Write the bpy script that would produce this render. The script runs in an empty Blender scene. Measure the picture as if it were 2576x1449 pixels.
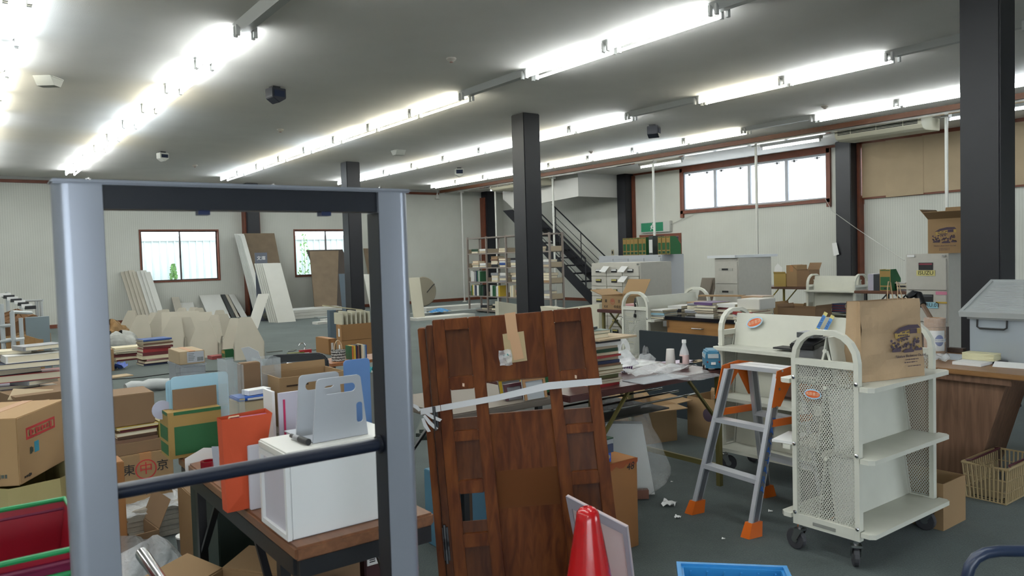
import bpy, bmesh, math, random
from mathutils import Vector, Matrix
random.seed(7)
C = bpy.context.scene.collection
sc = bpy.context.scene
PI = math.pi

# ------------------------------------------------------------------ camera
F_PX, YAW, PITCH, ROLL, CAMH = 1908.0, .640, .041, -.029, 1.4
_fwd = Vector((math.sin(YAW)*math.cos(PITCH), math.cos(YAW)*math.cos(PITCH), -math.sin(PITCH)))
_r0 = Vector((math.cos(YAW), -math.sin(YAW), 0)); _u0 = _r0.cross(_fwd)
_rt = math.cos(ROLL)*_r0 + math.sin(ROLL)*_u0
_up = -math.sin(ROLL)*_r0 + math.cos(ROLL)*_u0
cd = bpy.data.cameras.new('camera'); cam = bpy.data.objects.new('camera', cd); C.objects.link(cam)
cd.sensor_width = 36; cd.lens = 36*F_PX/2576; cd.clip_start = .05; cd.clip_end = 200
cam.matrix_world = Matrix(((_rt.x, _up.x, -_fwd.x, 0), (_rt.y, _up.y, -_fwd.y, 0), (_rt.z, _up.z, -_fwd.z, CAMH), (0, 0, 0, 1)))
cd.dof.use_dof = True; cd.dof.focus_distance = 6.0; cd.dof.aperture_fstop = 7.5
sc.camera = cam
# ------------------------------------------------------------------ world, exposure
w = bpy.data.worlds.new('world'); sc.world = w; w.use_nodes = True
bg = w.node_tree.nodes['Background']; bg.inputs[0].default_value = (.84, .93, 1, 1); bg.inputs[1].default_value = 6.0
sc.view_settings.view_transform = 'Standard'; sc.view_settings.look = 'None'
sc.cycles.max_bounces = 5; sc.cycles.diffuse_bounces = 3; sc.cycles.glossy_bounces = 2; sc.cycles.transmission_bounces = 4; sc.cycles.transparent_max_bounces = 10
sc.cycles.caustics_reflective = False; sc.cycles.caustics_refractive = False; sc.cycles.adaptive_threshold = .1; sc.cycles.use_light_tree = False
sc.view_settings.exposure = 0.55; sc.view_settings.gamma = 1; sc.view_settings.use_curve_mapping = False
TUBE_W, TUBE_N = 26.0, 20.5       # tube emission strengths (cool / warm)

# ------------------------------------------------------------------ helpers: pixel of the 2576x1449 photo -> world point
CO = Vector((0, 0, CAMH))
def ray(u, v): return _fwd + _rt*((u-1288)/F_PX) - _up*((v-724.5)/F_PX)
def atz(u, v, z=0.0): d = ray(u, v); return CO + d*((z-CAMH)/d.z)
def atx(u, v, x): d = ray(u, v); return CO + d*(x/d.x)
def aty(u, v, y): d = ray(u, v); return CO + d*(y/d.y)
def atd(u, v, dep): return CO + ray(u, v)*dep
def al(P, d, u=None, v=None):      # how far along d from P until the picture column u / row v is met
    a = Vector(P)-CO; d = Vector(d)
    if u is not None: k, n, q = (u-1288)/F_PX, _rt, 1
    else: k, n, q = (724.5-v)/F_PX, _up, 1
    return (k*a.dot(_fwd)-a.dot(n))/(d.dot(n)-k*d.dot(_fwd))

# ------------------------------------------------------------------ materials
def nmat(name):
    m = bpy.data.materials.new(name); m.use_nodes = True
    return m, m.node_tree, m.node_tree.nodes['Principled BSDF']
def s2l(c): return tuple((x/12.92 if x <= .04045 else ((x+.055)/1.055)**2.4) for x in c)
def hx(h): return s2l(tuple(int(h[i:i+2], 16)/255 for i in (0, 2, 4)))
MATS = {}
def mat(name, col, rough=.6, metal=0, var=0, scale=8, bump=0, bscale=60, stretch=(1,1,1), trans=0, alpha=1, spec=.5, coat=0):
    if name in MATS: return MATS[name]
    if isinstance(col, str): col = hx(col)
    m, nt, b = nmat(name)
    b.inputs['Base Color'].default_value = (*col, 1); b.inputs['Roughness'].default_value = rough
    b.inputs['Metallic'].default_value = metal; b.inputs['Specular IOR Level'].default_value = spec
    if trans: b.inputs['Transmission Weight'].default_value = trans; b.inputs['IOR'].default_value = 1.2
    if alpha < 1: b.inputs['Alpha'].default_value = alpha
    if coat: b.inputs['Coat Weight'].default_value = coat
    if var or bump:
        tc = nt.nodes.new('ShaderNodeTexCoord'); mp = nt.nodes.new('ShaderNodeMapping'); mp.inputs['Scale'].default_value = stretch
        nt.links.new(tc.outputs['Object'], mp.inputs[0])
    if var:
        n = nt.nodes.new('ShaderNodeTexNoise'); n.inputs['Scale'].default_value = scale; n.inputs['Detail'].default_value = 5
        nt.links.new(mp.outputs[0], n.inputs['Vector'])
        r = nt.nodes.new('ShaderNodeValToRGB'); r.color_ramp.elements[0].position = .3; r.color_ramp.elements[1].position = .7
        r.color_ramp.elements[0].color = (*[c*(1-var) for c in col], 1); r.color_ramp.elements[1].color = (*[min(1, c*(1+var)) for c in col], 1)
        nt.links.new(n.outputs[0], r.inputs[0]); nt.links.new(r.outputs[0], b.inputs['Base Color'])
    if bump:
        n2 = nt.nodes.new('ShaderNodeTexNoise'); n2.inputs['Scale'].default_value = bscale; n2.inputs['Detail'].default_value = 4
        nt.links.new(mp.outputs[0], n2.inputs['Vector'])
        bp = nt.nodes.new('ShaderNodeBump'); bp.inputs['Strength'].default_value = bump; bp.inputs['Distance'].default_value = .01
        nt.links.new(n2.outputs[0], bp.inputs['Height']); nt.links.new(bp.outputs[0], b.inputs['Normal'])
    MATS[name] = m
    return m
def emat(name, col, s):
    m = bpy.data.materials.new(name); m.use_nodes = True; nt = m.node_tree
    for n in list(nt.nodes): nt.nodes.remove(n)
    o = nt.nodes.new('ShaderNodeOutputMaterial'); e = nt.nodes.new('ShaderNodeEmission')
    e.inputs[0].default_value = (*col, 1); e.inputs[1].default_value = s; nt.links.new(e.outputs[0], o.inputs[0])
    return m
def pmat(name, pattern, col1, col2, scale, rough=.6):   # printed pattern, flat colour only
    m, nt, b = nmat(name); b.inputs['Roughness'].default_value = rough
    return m, nt, b
def glassy(name, col, alpha, rough=.15, wrinkle=0):     # clear / hazy plastic film: part see-through
    m, nt, b = nmat(name); b.inputs['Base Color'].default_value = (*col, 1); b.inputs['Roughness'].default_value = rough
    out = nt.nodes['Material Output']; t = nt.nodes.new('ShaderNodeBsdfTransparent'); mx = nt.nodes.new('ShaderNodeMixShader')
    mx.inputs[0].default_value = alpha; nt.links.new(t.outputs[0], mx.inputs[1]); nt.links.new(b.outputs[0], mx.inputs[2]); nt.links.new(mx.outputs[0], out.inputs[0])
    if wrinkle:
        n2 = nt.nodes.new('ShaderNodeTexNoise'); n2.inputs['Scale'].default_value = 25; n2.inputs['Detail'].default_value = 6
        tc = nt.nodes.new('ShaderNodeTexCoord'); nt.links.new(tc.outputs['Object'], n2.inputs['Vector'])
        bp = nt.nodes.new('ShaderNodeBump'); bp.inputs['Strength'].default_value = wrinkle; bp.inputs['Distance'].default_value = .02
        nt.links.new(n2.outputs[0], bp.inputs['Height']); nt.links.new(bp.outputs[0], b.inputs['Normal'])
    return m

def wall_material():
    m, nt, b = nmat('wallpaper'); b.inputs['Roughness'].default_value = .85
    tc = nt.nodes.new('ShaderNodeTexCoord'); sx = nt.nodes.new('ShaderNodeSeparateXYZ'); nt.links.new(tc.outputs['Object'], sx.inputs[0])
    ad = nt.nodes.new('ShaderNodeMath'); ad.operation = 'ADD'; nt.links.new(sx.outputs[0], ad.inputs[0]); nt.links.new(sx.outputs[1], ad.inputs[1])
    cx = nt.nodes.new('ShaderNodeCombineXYZ'); nt.links.new(ad.outputs[0], cx.inputs[0]); nt.links.new(sx.outputs[2], cx.inputs[2])
    wv = nt.nodes.new('ShaderNodeTexWave'); wv.inputs['Scale'].default_value = 6.5; wv.inputs['Distortion'].default_value = 1.2; wv.inputs['Detail Scale'].default_value = .6
    nt.links.new(cx.outputs[0], wv.inputs['Vector'])
    n = nt.nodes.new('ShaderNodeTexNoise'); n.inputs['Scale'].default_value = 1.1; n.inputs['Detail'].default_value = 6; nt.links.new(cx.outputs[0], n.inputs['Vector'])
    r = nt.nodes.new('ShaderNodeValToRGB'); r.color_ramp.elements[0].color = (*hx('b6b7af'), 1); r.color_ramp.elements[1].color = (*hx('cccdc5'), 1)
    mx = nt.nodes.new('ShaderNodeMath'); mx.operation = 'MULTIPLY_ADD'; mx.inputs[1].default_value = .45; nt.links.new(wv.outputs[1], mx.inputs[0]); nt.links.new(n.outputs[0], mx.inputs[2])
    s = nt.nodes.new('ShaderNodeMath'); s.operation = 'SUBTRACT'; s.inputs[1].default_value = .22; nt.links.new(mx.outputs[0], s.inputs[0])
    nt.links.new(s.outputs[0], r.inputs[0]); nt.links.new(r.outputs[0], b.inputs['Base Color'])
    return m
WALL = wall_material()
CEIL = mat('ceiling_board', 'e0ddd8', .9, var=.03, scale=1.5, bump=.15, bscale=120)
def carpet_material():
    m, nt, b = nmat('carpet'); b.inputs['Sheen Weight'].default_value = .26; b.inputs['Sheen Roughness'].default_value = .5; b.inputs['Sheen Tint'].default_value = (.8, .9, .9, 1); b.inputs['Roughness'].default_value = .95; b.inputs['Specular IOR Level'].default_value = .15
    tc = nt.nodes.new('ShaderNodeTexCoord')
    n = nt.nodes.new('ShaderNodeTexNoise'); n.inputs['Scale'].default_value = 150; n.inputs['Detail'].default_value = 4; nt.links.new(tc.outputs['Object'], n.inputs['Vector'])
    n2 = nt.nodes.new('ShaderNodeTexNoise'); n2.inputs['Scale'].default_value = .8; n2.inputs['Detail'].default_value = 7; n2.inputs['Roughness'].default_value = .7; nt.links.new(tc.outputs['Object'], n2.inputs['Vector'])
    mx = nt.nodes.new('ShaderNodeMath'); mx.operation = 'MULTIPLY_ADD'; mx.inputs[1].default_value = .6; nt.links.new(n.outputs[0], mx.inputs[0]); nt.links.new(n2.outputs[0], mx.inputs[2])
    r = nt.nodes.new('ShaderNodeValToRGB'); r.color_ramp.elements[0].position = .55; r.color_ramp.elements[1].position = 1.1
    r.color_ramp.elements[0].color = (*hx('262b29'), 1); r.color_ramp.elements[1].color = (*hx('4c5452'), 1)
    nt.links.new(mx.outputs[0], r.inputs[0]); nt.links.new(r.outputs[0], b.inputs['Base Color'])
    bp = nt.nodes.new('ShaderNodeBump'); bp.inputs['Strength'].default_value = .5; bp.inputs['Distance'].default_value = .004
    nt.links.new(n.outputs[0], bp.inputs['Height']); nt.links.new(bp.outputs[0], b.inputs['Normal'])
    return m
CARPET = carpet_material()
def wood(name, c1, c2, scale=5, rough=.35, axis=2):
    if name in MATS: return MATS[name]
    st = [9, 9, 9]; st[axis] = .8
    m, nt, b = nmat(name); b.inputs['Roughness'].default_value = rough
    tc = nt.nodes.new('ShaderNodeTexCoord'); mp = nt.nodes.new('ShaderNodeMapping'); mp.inputs['Scale'].default_value = st
    nt.links.new(tc.outputs['Object'], mp.inputs[0])
    n = nt.nodes.new('ShaderNodeTexNoise'); n.inputs['Scale'].default_value = scale; n.inputs['Detail'].default_value = 8; n.inputs['Distortion'].default_value = .6
    nt.links.new(mp.outputs[0], n.inputs['Vector'])
    r = nt.nodes.new('ShaderNodeValToRGB'); r.color_ramp.elements[0].position = .35; r.color_ramp.elements[1].position = .68
    r.color_ramp.elements[0].color = (*hx(c1), 1); r.color_ramp.elements[1].color = (*hx(c2), 1)
    nt.links.new(n.outputs[0], r.inputs[0]); nt.links.new(r.outputs[0], b.inputs['Base Color']); MATS[name] = m
    return m
STEEL_BLACK = mat('black_paint', '17181f', .45, var=.15, scale=3)
WHITE_METAL = mat('white_enamel', 'd3d2cb', .4)
CREAM = mat('cream_enamel', 'c9c9bd', .45, var=.05, scale=6)
CARD = mat('cardboard', '927654', .85, var=.06, scale=3)
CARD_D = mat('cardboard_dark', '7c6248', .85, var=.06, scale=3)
CARD_L = mat('cardboard_light', 'a8957a', .85, var=.05, scale=3)
KRAFT_TAPE = mat('kraft_tape', 'a3744a', .5)
PAPER = mat('paper', 'd8d8d6', .8)
PAPER_C = mat('cream_paper', 'cfc6ae', .85)
BLACK = mat('black_plastic', '121316', .45)
GREEN = mat('green_card', '1f5a31', .6)
GREY_CAB = mat('grey_cabinet', 'b2afa6', .5, var=.03, scale=20)
GREY_SIDE = GREY_CAB
BROWN_TRIM = mat('brown_trim', '6e3a26', .5, var=.15, scale=6)
CHROME = mat('chrome', 'c8c8ca', .18, metal=1)
ALU = mat('aluminium', 'c8cad0', .35, metal=.45)
ORANGE = mat('orange_plastic', 'c9601a', .4)
BEIGE_BOARD = mat('beige_board', 'b2ac9e', .7, var=.04, scale=4)
WHITE_BOARD = mat('white_board', 'c6c6c0', .6, var=.03, scale=4)

# ------------------------------------------------------------------ mesh building
def fr(loc=(0,0,0), rz=0, rx=0, ry=0):
    return Matrix.Translation(Vector(loc)) @ Matrix.Rotation(rz, 4, 'Z') @ Matrix.Rotation(ry, 4, 'Y') @ Matrix.Rotation(rx, 4, 'X')
ROOTS = {}
class MB:
    def __init__(s, F=None): s.v = []; s.f = []; s.F = F; s.mi = []; s.cur = 0; s.uv = None
    def add(s, vs, fs):
        o = len(s.v)
        s.v += [(s.F @ Vector(p)) if s.F is not None else Vector(p) for p in vs]
        s.f += [tuple(o+i for i in f) for f in fs]; s.mi += [s.cur]*len(fs); return s
    def box(s, x0, x1, y0, y1, z0, z1):
        return s.add([(x0,y0,z0),(x1,y0,z0),(x1,y1,z0),(x0,y1,z0),(x0,y0,z1),(x1,y0,z1),(x1,y1,z1),(x0,y1,z1)],
                     [(0,3,2,1),(4,5,6,7),(0,1,5,4),(1,2,6,5),(2,3,7,6),(3,0,4,7)])
    def bar(s, a, b, w, t, up=(0,0,1)):      # rectangular bar from a to b, w across, t along 'up' side
        a, b = Vector(a), Vector(b); d = (b-a).normalized(); upv = Vector(up)
        x = d.cross(upv)
        if x.length < 1e-4: x = d.cross(Vector((1, 0, 0)))
        x.normalize(); y = x.cross(d); vs = []
        for p in (a, b):
            for i, j in ((-1,-1),(1,-1),(1,1),(-1,1)): vs.append(p+x*(i*w/2)+y*(j*t/2))
        return s.add(vs, [(0,3,2,1),(4,5,6,7),(0,1,5,4),(1,2,6,5),(2,3,7,6),(3,0,4,7)])
    def prism(s, poly, a, b):                # 2D polygon (x,z) extruded along y from a to b
        n = len(poly)
        vs = [(p[0], a, p[1]) for p in poly]+[(p[0], b, p[1]) for p in poly]
        return s.add(vs, [tuple(range(n)), tuple(reversed(range(n, 2*n)))]+[(i, i+n, (i+1) % n+n, (i+1) % n) for i in range(n)])
    def slab(s, pts, n):                     # arbitrary planar polygon of 3D points thickened along vector n
        k = len(pts); n = Vector(n); pts = [Vector(p) for p in pts]
        return s.add(pts+[p+n for p in pts], [tuple(reversed(range(k))), tuple(range(k, 2*k))]+[(i, (i+1) % k, (i+1) % k+k, i+k) for i in range(k)])
    def tube(s, pts, r, seg=8, closed=False, cap=True):
        pts = [Vector(p) for p in pts]; n = len(pts); vs = []; prev = None
        for i, p in enumerate(pts):
            if closed: t = pts[(i+1) % n]-pts[i-1]
            else: t = pts[min(i+1, n-1)]-pts[max(i-1, 0)]
            t.normalize()
            if prev is None:
                a = Vector((0,0,1)) if abs(t.z) < .9 else Vector((1,0,0)); x = t.cross(a).normalized()
            else:
                x = prev-t*prev.dot(t)
                x.normalize()
            prev = x; y = t.cross(x); rr = r[i] if isinstance(r, (list, tuple)) else r
            for k in range(seg):
                q = 2*PI*k/seg; vs.append(p+x*(rr*math.cos(q))+y*(rr*math.sin(q)))
        fs = []
        for i in range(n if closed else n-1):
            a, b = i*seg, ((i+1) % n)*seg
            for k in range(seg): fs.append((a+k, a+(k+1) % seg, b+(k+1) % seg, b+k))
        if not closed and cap: fs += [tuple(reversed(range(seg))), tuple(range((n-1)*seg, n*seg))]
        return s.add(vs, fs)
    def lathe(s, prof, c=(0,0,0), seg=20, axis='Z'):   # prof (r, z)
        vs = []
        for r, z in prof:
            for k in range(seg):
                q = 2*PI*k/seg; x, y = r*math.cos(q), r*math.sin(q)
                p = (x, y, z) if axis == 'Z' else ((x, z, y) if axis == 'Y' else (z, x, y))
                vs.append((c[0]+p[0], c[1]+p[1], c[2]+p[2]))
        fs = []
        for i in range(len(prof)-1):
            for k in range(seg): fs.append((i*seg+k, i*seg+(k+1) % seg, (i+1)*seg+(k+1) % seg, (i+1)*seg+k))
        if prof[0][0] > 1e-6: fs.append(tuple(reversed(range(seg))))
        if prof[-1][0] > 1e-6: fs.append(tuple(range((len(prof)-1)*seg, len(prof)*seg)))
        return s.add(vs, fs)
    def grid(s, fn, nu, nv):
        vs = [fn(i/nu, j/nv) for j in range(nv+1) for i in range(nu+1)]
        return s.add(vs, [(j*(nu+1)+i, j*(nu+1)+i+1, (j+1)*(nu+1)+i+1, (j+1)*(nu+1)+i) for j in range(nv) for i in range(nu)])
    def build(s, name, m, parent=None, bevel=0, smooth=False, kind=None, origin=None):
        ms = m if isinstance(m, (list, tuple)) else [m]
        me = bpy.data.meshes.new(name)
        o = bpy.data.objects.new(name, me); C.objects.link(o)
        if parent is not None:
            Wp = ROOTS.get(parent.name, Matrix.Identity(4)); L = Wp.inverted(); vs = [L @ v for v in s.v]; o.parent = parent; ROOTS[o.name] = Wp
        else:
            if origin is None:
                xs = [v.x for v in s.v]; ys = [v.y for v in s.v]; zs = [v.z for v in s.v]
                origin = Vector(((min(xs)+max(xs))/2, (min(ys)+max(ys))/2, min(zs)))
            origin = Vector(origin); o.location = origin; vs = [v-origin for v in s.v]; ROOTS[o.name] = Matrix.Translation(origin)
        me.from_pydata([tuple(v) for v in vs], [], s.f)
        for mm in ms: me.materials.append(mm)
        for p, k in zip(me.polygons, s.mi):
            p.material_index = k
            if smooth: p.use_smooth = True
        bm = bmesh.new(); bm.from_mesh(me); bmesh.ops.remove_doubles(bm, verts=bm.verts, dist=1e-5) if smooth else None
        bmesh.ops.recalc_face_normals(bm, faces=bm.faces)
        if bevel: bmesh.ops.bevel(bm, geom=bm.edges[:], offset=bevel, segments=2, affect='EDGES', clamp_overlap=True)
        bm.to_mesh(me); bm.free(); me.update()
        if smooth:
            try: me.set_sharp_from_angle(angle=math.radians(40))
            except Exception: pass
        if kind: o['kind'] = kind
        return o
def tag(o, label=None, cat=None, group=None, kind=None):
    if label: o['label'] = label
    if cat: o['category'] = cat
    if group: o['group'] = group
    if kind: o['kind'] = kind
    return o
def thing(name, label, cat, F, group=None):
    o = bpy.data.objects.new(name, None); C.objects.link(o); o.empty_display_size = .1
    if not isinstance(F, Matrix): F = Matrix.Translation(Vector(F))
    o.matrix_world = F; ROOTS[o.name] = F.copy()
    return tag(o, label, cat, group)
def dup(root, F, label=None, group=None):
    r = root.copy(); C.objects.link(r)
    if not isinstance(F, Matrix): F = Matrix.Translation(Vector(F))
    r.matrix_world = F; ROOTS[r.name] = F.copy()
    if label: r['label'] = label
    if group: r['group'] = group
    def rec(a, b):
        for ch in list(a.children):
            c = ch.copy(); C.objects.link(c); c.parent = b; ROOTS[c.name] = F.copy(); rec(ch, c)
    rec(root, r)
    return r
def struct(name, mb, m, parent=None, **k):
    o = mb.build(name, m, parent, **k)
    if parent is None: o['kind'] = 'structure'
    return o
def text(name, body, m, size, O, ex, ey, parent, align='CENTER', ext=.0004, shear=0, spacing=1.0):
    """lettering lying in the plane spanned by ex (reading direction) and ey (up), standing just proud of the surface"""
    cu = bpy.data.curves.new(name, 'FONT'); cu.body = body; cu.size = size; cu.align_x = align; cu.align_y = 'CENTER'; cu.extrude = ext; cu.shear = shear
    cu.space_character = spacing; cu.resolution_u = 3
    cu.materials.append(m)
    tmp = bpy.data.objects.new('tmp', cu); C.objects.link(tmp); dg = bpy.context.evaluated_depsgraph_get()
    me = bpy.data.meshes.new_from_object(tmp.evaluated_get(dg)); bpy.data.objects.remove(tmp)
    o = bpy.data.objects.new(name, me); C.objects.link(o)
    ex = Vector(ex).normalized(); ey = Vector(ey).normalized(); n = ex.cross(ey).normalized()
    W = Matrix(((ex.x, ey.x, n.x, O[0]), (ex.y, ey.y, n.y, O[1]), (ex.z, ey.z, n.z, O[2]), (0, 0, 0, 1)))
    Wp = ROOTS[parent.name]; o.parent = parent; o.matrix_local = Wp.inverted() @ W; ROOTS[o.name] = Wp
    return o
def dashes(O, ex, ey, w, h, n, par, m, seed=1):
    """small print too blurred to read: n short ink strokes in a line"""
    ex = Vector(ex).normalized(); ey = Vector(ey).normalized(); nn = ex.cross(ey).normalized()*.0005; O = Vector(O); mb = MB(); r = random.Random(seed)
    for k in range(n):
        a = -w/2+w*k/n; b = a+w/n*r.uniform(.45, .8); q = r.uniform(.5, 1)*h/2
        mb.slab([O+ex*a-ey*q+nn, O+ex*b-ey*q+nn, O+ex*b+ey*q+nn, O+ex*a+ey*q+nn], nn)
    return mb.build('small_print', m, par, kind='stuff')
INK = mat('black_ink', '1c1c20', .7); INK_R = mat('red_ink', 'b23030', .7); INK_B = mat('blue_ink', '1b4fa0', .6); INK_W = mat('white_ink', 'e4e4e4', .7)
INK_P = mat('purple_ink', '3a3050', .8)
ORD = ['topmost', 'second from the top', 'third from the top', 'fourth from the top', 'fifth from the top', 'sixth from the top', 'seventh from the top', 'eighth from the top', 'ninth from the top', 'tenth from the top', 'eleventh from the top', 'twelfth from the top', 'thirteenth from the top', 'fourteenth from the top', 'fifteenth from the top', 'sixteenth from the top']
# ================================================================== the room shell
CH = 3.61; XR = 15.5; YB = 21.2; XL = -7.0; YF = -5.0
struct('floor', MB().box(XL-.2, XR+.2, YF-.2, YB+.2, -.2, 0), CARPET)
struct('ceiling', MB().box(XL-.2, XR+.2, YF-.2, YB+.2, CH, CH+.25), CEIL)
def wall_with_holes(axis, pos, thick, a0, a1, holes, name):
    """axis 'x': wall in the plane x=pos running along y; holes (b0,b1,z0,z1)"""
    mb = MB(); hs = sorted(holes); cur = a0
    def bx(p, q, z0, z1):
        if axis == 'x': mb.box(pos, pos+thick, p, q, z0, z1)
        else: mb.box(p, q, pos, pos+thick, z0, z1)
    for (p, q, z0, z1) in hs:
        bx(cur, p, 0, CH); bx(p, q, 0, z0); bx(p, q, z1, CH); cur = q
    bx(cur, a1, 0, CH)
    return struct(name, mb, WALL)
WIN1 = (3.98, 5.95, 1.0, 2.37); WIN2 = (8.03, 10.0, 1.0, 2.37); WIN3 = (9.12, 13.26, 2.42, 3.53); WIN4 = (5.0, 8.42, 2.42, 3.53)
DOOR = (13.35, 14.75, .0, 1.86)
wall_with_holes('y', YB, .2, XL, XR, [WIN1, WIN2], 'wall_back')
wall_with_holes('x', XR, .2, YF, YB, [WIN4, WIN3, DOOR], 'wall_right')
struct('wall_left', MB().box(XL-.2, XL, YF, YB, 0, CH), WALL)
ENT = (-6.6, -.1, .1, 2.3)       # glazed shop entrance behind the camera, the daylight on everything that faces it
ADDED_OPENING = (5.8, 11.0, .1, 2.3)  # second unseen glazed opening, added to bring more daylight onto the right foreground
wall_with_holes('y', YF-.2, .2, XL, XR, [ENT, ADDED_OPENING], 'wall_front')
_e2 = MB()
for k in range(4): x = ADDED_OPENING[0]+(ADDED_OPENING[1]-ADDED_OPENING[0])*k/3; _e2.box(x-.03, x+.03, YF-.14, YF-.06, .1, 2.3)
_e2.box(ADDED_OPENING[0], ADDED_OPENING[1], YF-.14, YF-.06, .04, .1).box(ADDED_OPENING[0], ADDED_OPENING[1], YF-.14, YF-.06, 2.3, 2.36)
_e = MB()
for k in range(5): x = ENT[0]+(ENT[1]-ENT[0])*k/4; _e.box(x-.03, x+.03, YF-.14, YF-.06, .1, 2.3)
_e.box(ENT[0], ENT[1], YF-.14, YF-.06, .04, .1).box(ENT[0], ENT[1], YF-.14, YF-.06, 2.3, 2.36)
struct('baseboard_back', MB().box(XL, XR, YB-.015, YB, 0, .09), BROWN_TRIM)
struct('baseboard_right', MB().box(XR-.015, XR, YF, YB, 0, .09), BROWN_TRIM)
CORN = mat('cornice', '8f8e8b', .6)
tr = MB().box(XL, 12.9, YB-.10, YB, CH-.07, CH); struct('trim_1', tr, CORN)
struct('trim_2', MB().box(XL, 12.9, YB-.07, YB, CH-.14, CH-.07), BROWN_TRIM)
ORB = mat('orange_brown_board', '6e4630', .5)
struct('trim_3', MB().box(12.9, 12.96, YF, YB, CH-.085, CH), ORB)
struct('trim_4', MB().box(12.97, 13.10, YF, YB-.3, CH-.115, CH-.07), mat('white_rail', 'd8d6d0', .12, metal=.7))
struct('trim_5', MB().box(XR-.03, XR, YF, YB, CH-.05, CH), BROWN_TRIM)
# windows -----------------------------------------------------------
GLASS = glassy('window_glass', (.9, .95, 1), .06, .02)
FROST = glassy('frosted_glass', (.93, .97, 1), .35, .5)
FRAME_D = mat('dark_frame', '3a2a26', .5); ALU_F = mat('window_alu', '8d9096', .4, metal=.4)
_en2 = struct('window_5', _e2, mat('window_alu', '8d9096', .4, metal=.4))
for k in range(3): x = ADDED_OPENING[0]+(ADDED_OPENING[1]-ADDED_OPENING[0])*k/3; MB().box(x+.03, x+(ADDED_OPENING[1]-ADDED_OPENING[0])/3-.03, YF-.105, YF-.1, .1, 2.3).build('pane', GLASS, _en2)
_en = struct('door_2', _e, mat('window_alu', '8d9096', .4, metal=.4))
for k in range(4): x = ENT[0]+(ENT[1]-ENT[0])*k/4; MB().box(x+.03, x+(ENT[1]-ENT[0])/4-.03, YF-.105, YF-.1, .1, 2.3).build('pane', GLASS, _en)
struct('ground', MB().box(-30, 40, YF-25, YF-.21, -.3, -.1), mat('concrete', 'b8b8b4', .9))
def slide_window(n, W):
    a, b, z0, z1 = W; y = YB
    fm = MB()
    t = .035
    fm.box(a, b, y-.02, y+.12, z0, z0+t); fm.box(a, b, y-.02, y+.12, z1-t, z1); fm.box(a, a+t, y-.02, y+.12, z0+t, z1-t); fm.box(b-t, b, y-.02, y+.12, z0+t, z1-t)
    w_ = struct('window_%d' % n, fm, BROWN_TRIM)
    m = (a+b)/2
    for k, (p, q, yy) in enumerate(((a+t, m+.015, y+.03), (m-.015, b-t, y+.07))):
        s = MB(); u = .028
        s.box(p, q, yy, yy+.025, z0+t, z0+t+u); s.box(p, q, yy, yy+.025, z1-t-u, z1-t); s.box(p, p+u, yy, yy+.025, z0+t+u, z1-t-u); s.box(q-u, q, yy, yy+.025, z0+t+u, z1-t-u)
        f = s.build('sash', FRAME_D, w_)
        MB().box(p+u, q-u, yy+.01, yy+.015, z0+t+u, z1-t-u).build('pane', GLASS, f)
    MB().box(m-.03, m+.01, y+.005, y+.03, z0+.62, z0+.7).build('latch', BLACK, w_)
slide_window(1, WIN1); slide_window(2, WIN2)
def high_window(n, W, pan):
    a, b, z0, z1 = W; x = XR; fm = MB(); t = .1
    fm.box(x-.06, x+.1, a-.02, b+.02, z1-t+.03, z1+.03); fm.box(x-.06, x+.1, a-.02, b+.02, z0-.03, z0+.05)
    fm.box(x-.06, x+.1, a-.03, a+.06, z0-.13, z1+.03); fm.box(x-.06, x+.1, b-.06, b+.03, z0-.13, z1+.03)
    w_ = struct('window_%d' % n, fm, BROWN_TRIM)
    if not pan: return w_
    a += .06; b -= .06; z0 += .05; z1 -= .07; L = (b-a)/pan
    for k in range(pan):
        p, q = a+k*L, a+(k+1)*L; s = MB(); u = .05
        s.box(x-.01, x+.05, p, q, z0, z0+u*.7); s.box(x-.01, x+.05, p, q, z1-u, z1); s.box(x-.01, x+.05, p, p+u*.8, z0+u*.7, z1-u); s.box(x-.01, x+.05, q-u*.8, q, z0+u*.7, z1-u)
        f = s.build('sash', ALU_F, w_)
        MB().box(x+.015, x+.022, p+u*.8, q-u*.8, z0+u*.7, z1-u).build('pane', FROST, f)
        h = MB()
        for yy in (p+.22, q-.22): h.box(x-.045, x-.01, yy-.07, yy+.07, z1-.085, z1-.07); h.box(x-.05, x-.01, yy-.01, yy+.015, z1-.11, z1-.06)
        h.build('latch', BLACK, f)
    return w_
high_window(3, WIN3, 4); high_window(4, WIN4, 0)
# cardboard sheets taped over window 4
ys = [8.36, 7.86, 7.14, 6.40, 5.66, 5.0]
desc = ['leftmost of the cardboard sheets, beside the black wall post', 'second cardboard sheet from the black wall post', 'third cardboard sheet from the black wall post', 'sheet behind the white pole above the open carton', 'last cardboard sheet, hidden partly by the big black column']
for i in range(5):
    p, q = ys[i+1], ys[i]; z0 = 2.42+(.0, -.03, .0, .02, .0)[i]
    mb = MB().slab([(XR-.075-.006*(i % 2), q, z0), (XR-.075-.006*(i % 2), p-.02, z0+.01), (XR-.075-.006*(i % 2), p-.02, 3.53), (XR-.075-.006*(i % 2), q, 3.54)], (-.006, 0, 0))
    tag(mb.build('cardboard_sheet', CARD_L), 'flat brown cardboard covering high window, '+desc[i], 'cardboard', 'cardboard sheets over the high window')
# door on the right wall
dm = MB(); a, b, z0, z1 = DOOR
dm.box(XR-.03, XR+.05, a-.04, a+.04, 0, z1+.04); dm.box(XR-.03, XR+.05, b-.04, b+.04, 0, z1+.04); dm.box(XR-.03, XR+.05, a+.04, b-.04, z1-.04, z1+.04)
d1 = struct('door_1', dm, BROWN_TRIM)
MB().box(XR+.06, XR+.1, a+.04, b-.04, 0, z1-.04).build('door_leaf', mat('dark_glass', '4a4e52', .2), d1)
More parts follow.
